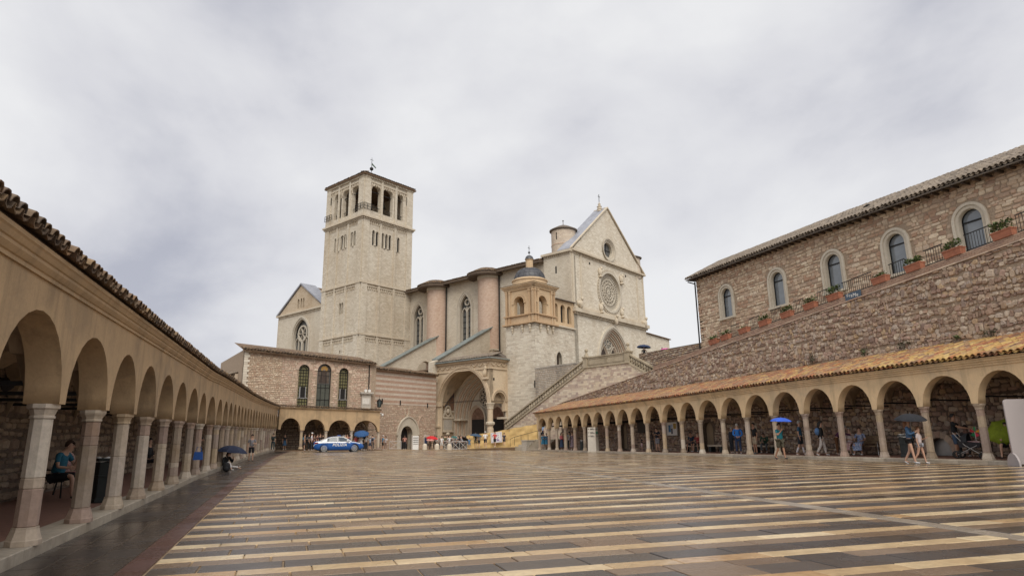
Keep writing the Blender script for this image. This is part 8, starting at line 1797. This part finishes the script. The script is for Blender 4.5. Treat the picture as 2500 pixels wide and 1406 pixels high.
for lab, x, d, h, fc, kw in (('person with a blue backpack first in the queue left of the car', 742, 66, 1.68, TOW(1,.1), dict(top=(.30,.18,.12), bottom=(.06,.06,.07), legs='short', bag=(.05,.16,.25))),
 ('person with a grey backpack in the queue left of the car', 752.5, 66.4, 1.70, TOW(1,.2), dict(top=(.03,.03,.035), bottom=(.012,.012,.014), bag=(.04,.05,.06))),
 ('man in a white cap and white shirt in the queue left of the car', 759.5, 66.2, 1.80, TOW(1,.0), dict(top=(.62,.6,.62), bottom=(.03,.03,.04), hat='white')),
 ('person with a magenta bag behind the back of the car', 765, 66.6, 1.62, TOW(1,.2), dict(top=(.02,.02,.02), bottom=(.02,.02,.02), bag=(.40,.02,.12))),
 ('person in dark red behind the boot of the car', 773, 66.8, 1.66, TOW(1,-.2), dict(top=(.10,.03,.03), bottom=(.02,.02,.02))),
 ('fair haired person behind the boot of the car', 780, 67, 1.68, TOW(.7,-.7), dict(top=(.02,.02,.025), bottom=(.02,.02,.02), hair='blond')),
 ('person in black behind the rear window of the car', 787, 67.2, 1.7, TOW(.9,.4), dict(top=(.01,.01,.012), bottom=(.02,.02,.02))),
 ('person in orange seen over the bonnet of the car', 842, 67.6, 1.66, TOW(.5,-1), dict(top=(.55,.22,.02), bottom=(.02,.02,.02))),
 ('person in red seen over the front of the car, left of the column', 868, 68, 1.6, TOW(.5,-1), dict(top=(.35,.06,.06), bottom=(.03,.03,.03), hair='black')),
 ('bare armed person in pink by the front of the car', 874, 68.3, 1.62, TOW(-.5,-1), dict(top=(.48,.25,.24), bottom=(.03,.03,.03))),
 ('person in a white robe by the front of the car', 881, 68.0, 1.7, TOW(-.6,-1), dict(top=(.65,.63,.62), bottom=(.6,.6,.6), hair='grey', sleeve='long', coat=True)),
 ('child with a white cap left of the last arcade pillar', 903, 68.6, 1.42, TOW(-.2,1), dict(top=(.28,.33,.42), bottom=(.02,.04,.08), legs='short', hat='white')),
 ('person in a blue grey top beside the last arcade pillar', 908.5, 68.8, 1.62, TOW(.2,1), dict(top=(.25,.28,.33), bottom=(.06,.05,.05), bag=(.03,.03,.04))),
 ('person in dark clothes right of the last arcade pillar', 925.5, 72.5, 1.62, TOW(1,-.4), dict(top=(.02,.022,.03), bottom=(.02,.02,.02))),
 ('person in a bright blue shirt and white cap before the rubble wall', 934, 72.5, 1.62, TOW(1,.2), dict(top=(.10,.30,.50), bottom=(.02,.02,.02), hat='white', legs='short')),
 ('woman in a white blouse and tan skirt before the rubble wall', 941, 72.7, 1.55, TOW(-.8,-1), dict(top=(.62,.6,.6), bottom=(.30,.2,.16), hair='black', long_hair=True)),
 ('person in a pink shirt in the pointed doorway', 987.5, 78.5, 1.7, CAMF, dict(top=(.50,.24,.19), bottom=(.015,.015,.018), hair='black', skin=2, arms=('hip', 'down'))),
 ('person in beige under the red umbrella', 1050, 76.2, 1.66, AWAY, dict(top=(.35,.25,.2), bottom=(.3,.22,.16), hair='blond')),
 ('person in brown beside the red umbrella group', 1045, 76.8, 1.5, AWAY, dict(top=(.28,.2,.16), bottom=(.2,.16,.13), hair='brown')),
 ('person with a black rucksack right of the red umbrella', 1061, 75.8, 1.70, AWAY, dict(top=(.45,.42,.42), bottom=(.02,.02,.02), bag=(.012,.012,.016), hair='brown')),
 ('person in white shorts and shirt between two bollards', 1078, 75.6, 1.6, AWAY, dict(top=(.66,.65,.64), bottom=(.6,.58,.55), legs='short', hair='black')),
 ('man in an olive green shirt before the memorial wall', 1086, 75.9, 1.76, AWAY, dict(top=(.10,.10,.05), bottom=(.06,.06,.06), hair='brown')),
 ('man in a white T-shirt with spread elbows before the portal', 1097.5, 75.6, 1.70, CAMF, dict(top=(.68,.67,.66), bottom=(.5,.48,.46), hair='black', arms=('hip', 'hip'))),
 ('woman in white beside the long barrier', 1111, 75.8, 1.6, TOW(1,.2), dict(top=(.62,.6,.6), bottom=(.06,.05,.06), hair='brown', arms=('reach', 'reach'))),
 ('dark haired person behind the long barrier', 1121, 76.6, 1.62, AWAY, dict(top=(.02,.02,.022), bottom=(.02,.02,.02), hair='black', long_hair=True)),
 ('person in a pale grey top behind the right half of the long barrier', 1129, 76.4, 1.62, AWAY, dict(top=(.35,.34,.36), bottom=(.03,.03,.03), hair='brown')),
 ('person in black leaning on the right end of the long barrier', 1137, 76.2, 1.6, AWAY, dict(top=(.015,.015,.016), bottom=(.03,.03,.03), hair='black'))):
    far(lab, x, 1097, d, h, fc, .05 if d < 72 else 0, arms=kw.pop('arms', ('down', 'phone')), **kw)
t, l = far('priest in a long black cassock under a blue umbrella by the front of the car', 888.5, 1097, 68.2, 1.76, TOW(-1,-.5), .05, top=(.008,.008,.009), bottom=(.008,.008,.009), hair='brown', sleeve='long', coat=True, arms=('fold', 'up'), dress=(cloth((.008,.008,.009)), .8))
umbrella('blue umbrella tilted over the priest in black by the car', (l[0]-.35, l[1]-.2, l[2]+2.0), .85, (.02,.075,.20), (.35, -.15), .8, .40)
q = atd(1056, 1064, 76); umbrella('red umbrella over the tourists before the memorial wall', q, .78, (.52,.015,.02), (.1, .1), .8, .40)
q = atd(1052, 1069, 75.6); umbrella('faded pink umbrella just below the red one', q, .6, (.50,.22,.18), (.15, -.1), .7, .36)
q = atd(1110, 1066, 75.6); umbrella('dark green umbrella held high before the portal', (q[0], q[1], q[2]+.1), .45, (.03,.11,.10), (.1, .1), .7, .5)
q = atd(1140, 1071, 75.4); umbrella('dark brown umbrella tipped sideways left of the yellow hoarding', q, .62, (.025,.018,.018), (.25, .75), .7, .38)
for lab, x, y, d, h, fc, kw in (('child in a bright blue shirt before the left end of the hoarding', 1146, 1094, 72.5, 1.18, CAMF, dict(top=(.06,.22,.42), bottom=(.06,.2,.38), legs='short', hair='blond')),
 ('person with a dark backpack walking beneath the dark blue umbrella', 1161, 1092.5, 72.5, 1.68, AWAY, dict(top=(.02,.03,.02), bottom=(.13,.13,.09), legs='short', bag=(.015,.025,.018), pose='walk', ph=.6)),
 ('woman in a white top walking next to the dark blue umbrella', 1169, 1092.5, 72.2, 1.56, AWAY, dict(top=(.62,.6,.6), bottom=(.02,.025,.035), legs='short', hair='black', long_hair=True, pose='walk', ph=.5)),
 ('man in a white T-shirt and white cap walking before the hoarding', 1185, 1091.5, 72, 1.74, AWAY, dict(top=(.70,.69,.68), bottom=(.015,.02,.035), legs='short', hat='white', pose='walk', ph=.4, shoes=(.65,.65,.65))),
 ('woman in a red top and black shorts walking before the poster', 1208, 1090, 71.5, 1.66, TOW(-.6,-.8), dict(top=(.55,.02,.025), bottom=(.01,.01,.012), legs='short', hair='brown', long_hair=True, pose='walk', ph=.6, arms=('phone', 'fold'))),
 ('boy in a navy T-shirt and shorts walking right of the poster', 1231, 1088, 71.5, 1.45, AWAY, dict(top=(.015,.02,.04), bottom=(.015,.02,.04), legs='short', hair='brown', pose='walk', ph=.5, shoes=(.5,.5,.5)))):
    far(lab, x, y, d, h, fc, 'px', arms=kw.pop('arms', ('swing_f', 'swing_b')), **kw)
q = atd(1163, 1058.5, 72.3); umbrella('dark blue umbrella over the walkers before the left part of the hoarding', q, .75, (.035,.07,.12), (.1, .1), .7, .36)
P_ = SF.P(.55, sz[0]+.185*5, -2.0); person('man in a light blue shirt and navy trousers walking up the low steps', P_, TOW(.9,.5), 1.72, top=(.25,.36,.55), bottom=(.015,.02,.04), shoes=(.03,.02,.02), hair='grey', pose='walk', ph=.9, arms=('swing_b', 'swing_f'))
P2 = SF.P(.30, sz[0]+.185*5+.42, -1.95); tb = thing('bag', 'black shoulder bag carried by the man in the light blue shirt', 'bag', P2, 0, local=True); b = MB(); b.box((-.17, -.07, 0), (.17, .07, .32)); b.build('pouch', cloth((.012,.012,.015)), tb); b = MB(); b.tube([(-.13, 0, .32), (-.05, 0, .62), (.05, 0, .62), (.13, 0, .32)], .012, 6); b.build('strap', cloth((.012,.012,.015)), tb)
# up on the landing and the stair
P3 = S.P(B1[0]+.9, lz-.05, -1.6); person('dark clothed person under a navy umbrella at the top of the stair', P3, TOW(-.5,-1), 1.7, top=(.03,.03,.035), bottom=(.02,.02,.02), hair='brown', arms=('down', 'up')); q = S.P(B1[0]+1.0, lz+1.85, -1.5); umbrella('navy umbrella at the top of the great stair', q, .78, (.02,.035,.085), (.05, .05), .8, .38)
q3 = K.off(-2.0); s_, z_ = q3.px(1616, 851); P4 = q3.P(s_, z_-1.55); person('person in a pale violet raincoat behind the upper rubble wall', P4, TOW(.3,-1), 1.7, top=(.33,.33,.50), bottom=(.1,.1,.15), hair='grey', sleeve='long', arms=('phone', 'phone')); s_, z_ = q3.px(1627, 850); umbrella('pink umbrella behind the upper rubble wall', q3.P(s_, z_), .62, (.62,.10,.35), (.05, .05), .8, .28)
for x, y, lab, c in ((1305, 983, 'dark haired person on the stair behind the lower balusters', (.02,.02,.02)), (1323, 969, 'person in grey climbing the stair behind the balustrade', (.15,.15,.16)), (1362, 953, 'person in red climbing the stair behind the balustrade', (.45,.03,.03))):
    Q = S.off(-1.2); s_, z_ = Q.px(x, y); f_ = np.clip((s_-A0[0])/(A1[0]-A0[0]), 0, 1); P5 = Q.P(s_, A0[1]+(lz-A0[1])*f_-.05); person(lab, P5, TOW(.8,-.6), 1.66, top=c, bottom=(.03,.03,.04), hair='black', pose='walk', ph=.4)
CROWD = [(1049, 'dark clothed tourist furthest left in the crowd below the red umbrella'), (1066, 'tourist in a white top just right of the red umbrella'), (1072, 'tourist in dark brown between the first two bollards right of the red umbrella'), (1091, 'tourist in navy between the olive shirt and the man with spread elbows'), (1104, 'tourist in grey brown left of the woman at the long barrier'), (1115, 'tourist in black directly under the dark green umbrella'), (1118, 'tourist in a white top behind the left end of the long barrier'), (1125, 'tourist in dark brown behind the middle of the long barrier'), (1133, 'tourist in navy by the dark brown umbrella'), (1143, 'tourist in grey brown where hoarding and long barrier meet'), (1100, 'tourist in black half hidden behind the man with spread elbows'), (1126, 'tourist in a white top deep in the crowd behind the long barrier')]
for i, (x, lab) in enumerate(CROWD):
    c = ((.02,.02,.022), (.55,.53,.52), (.10,.05,.04), (.03,.04,.07), (.25,.22,.2))[i % 5]
    far(lab, x, 1097, 77.2+.5*(i % 3), 1.58+.05*(i % 4), TOW(math.cos(i*1.7), math.sin(i*1.7)), 0, top=c, bottom=((.02,.02,.025), (.2,.17,.14))[i % 2], hair=('black', 'brown', 'grey')[i % 3], arms=('down', 'phone'), group='tourists crowded before the portal')
QUEUE = [(770.5, 'tourist in black above the boot of the police car'), (777, 'tourist in dull red above the boot of the police car'), (784, 'tourist in navy above the rear window of the police car'), (791, 'tourist in pale grey beside the second end column'), (838, 'tourist in black left of the orange shirt behind the bonnet'), (847, 'tourist in dull red right of the orange shirt behind the bonnet'), (853, 'tourist in navy beside the third end column'), (893, 'tourist in pale grey just right of the priest')]
for i, (x, lab) in enumerate(QUEUE):
    far(lab, x, 1097, 67.8+.35*(i % 3), 1.6+.05*(i % 3), TOW(math.cos(i*2.1), math.sin(i*2.1)), .03, top=((.02,.02,.022), (.30,.10,.09), (.05,.07,.12), (.4,.38,.36))[i % 4], bottom=(.02,.02,.025), hair=('black', 'brown')[i % 2], group='tourists behind the police car')
finish_people()
for o in bpy.data.objects:
    if '_hand' in o: del o['_hand']
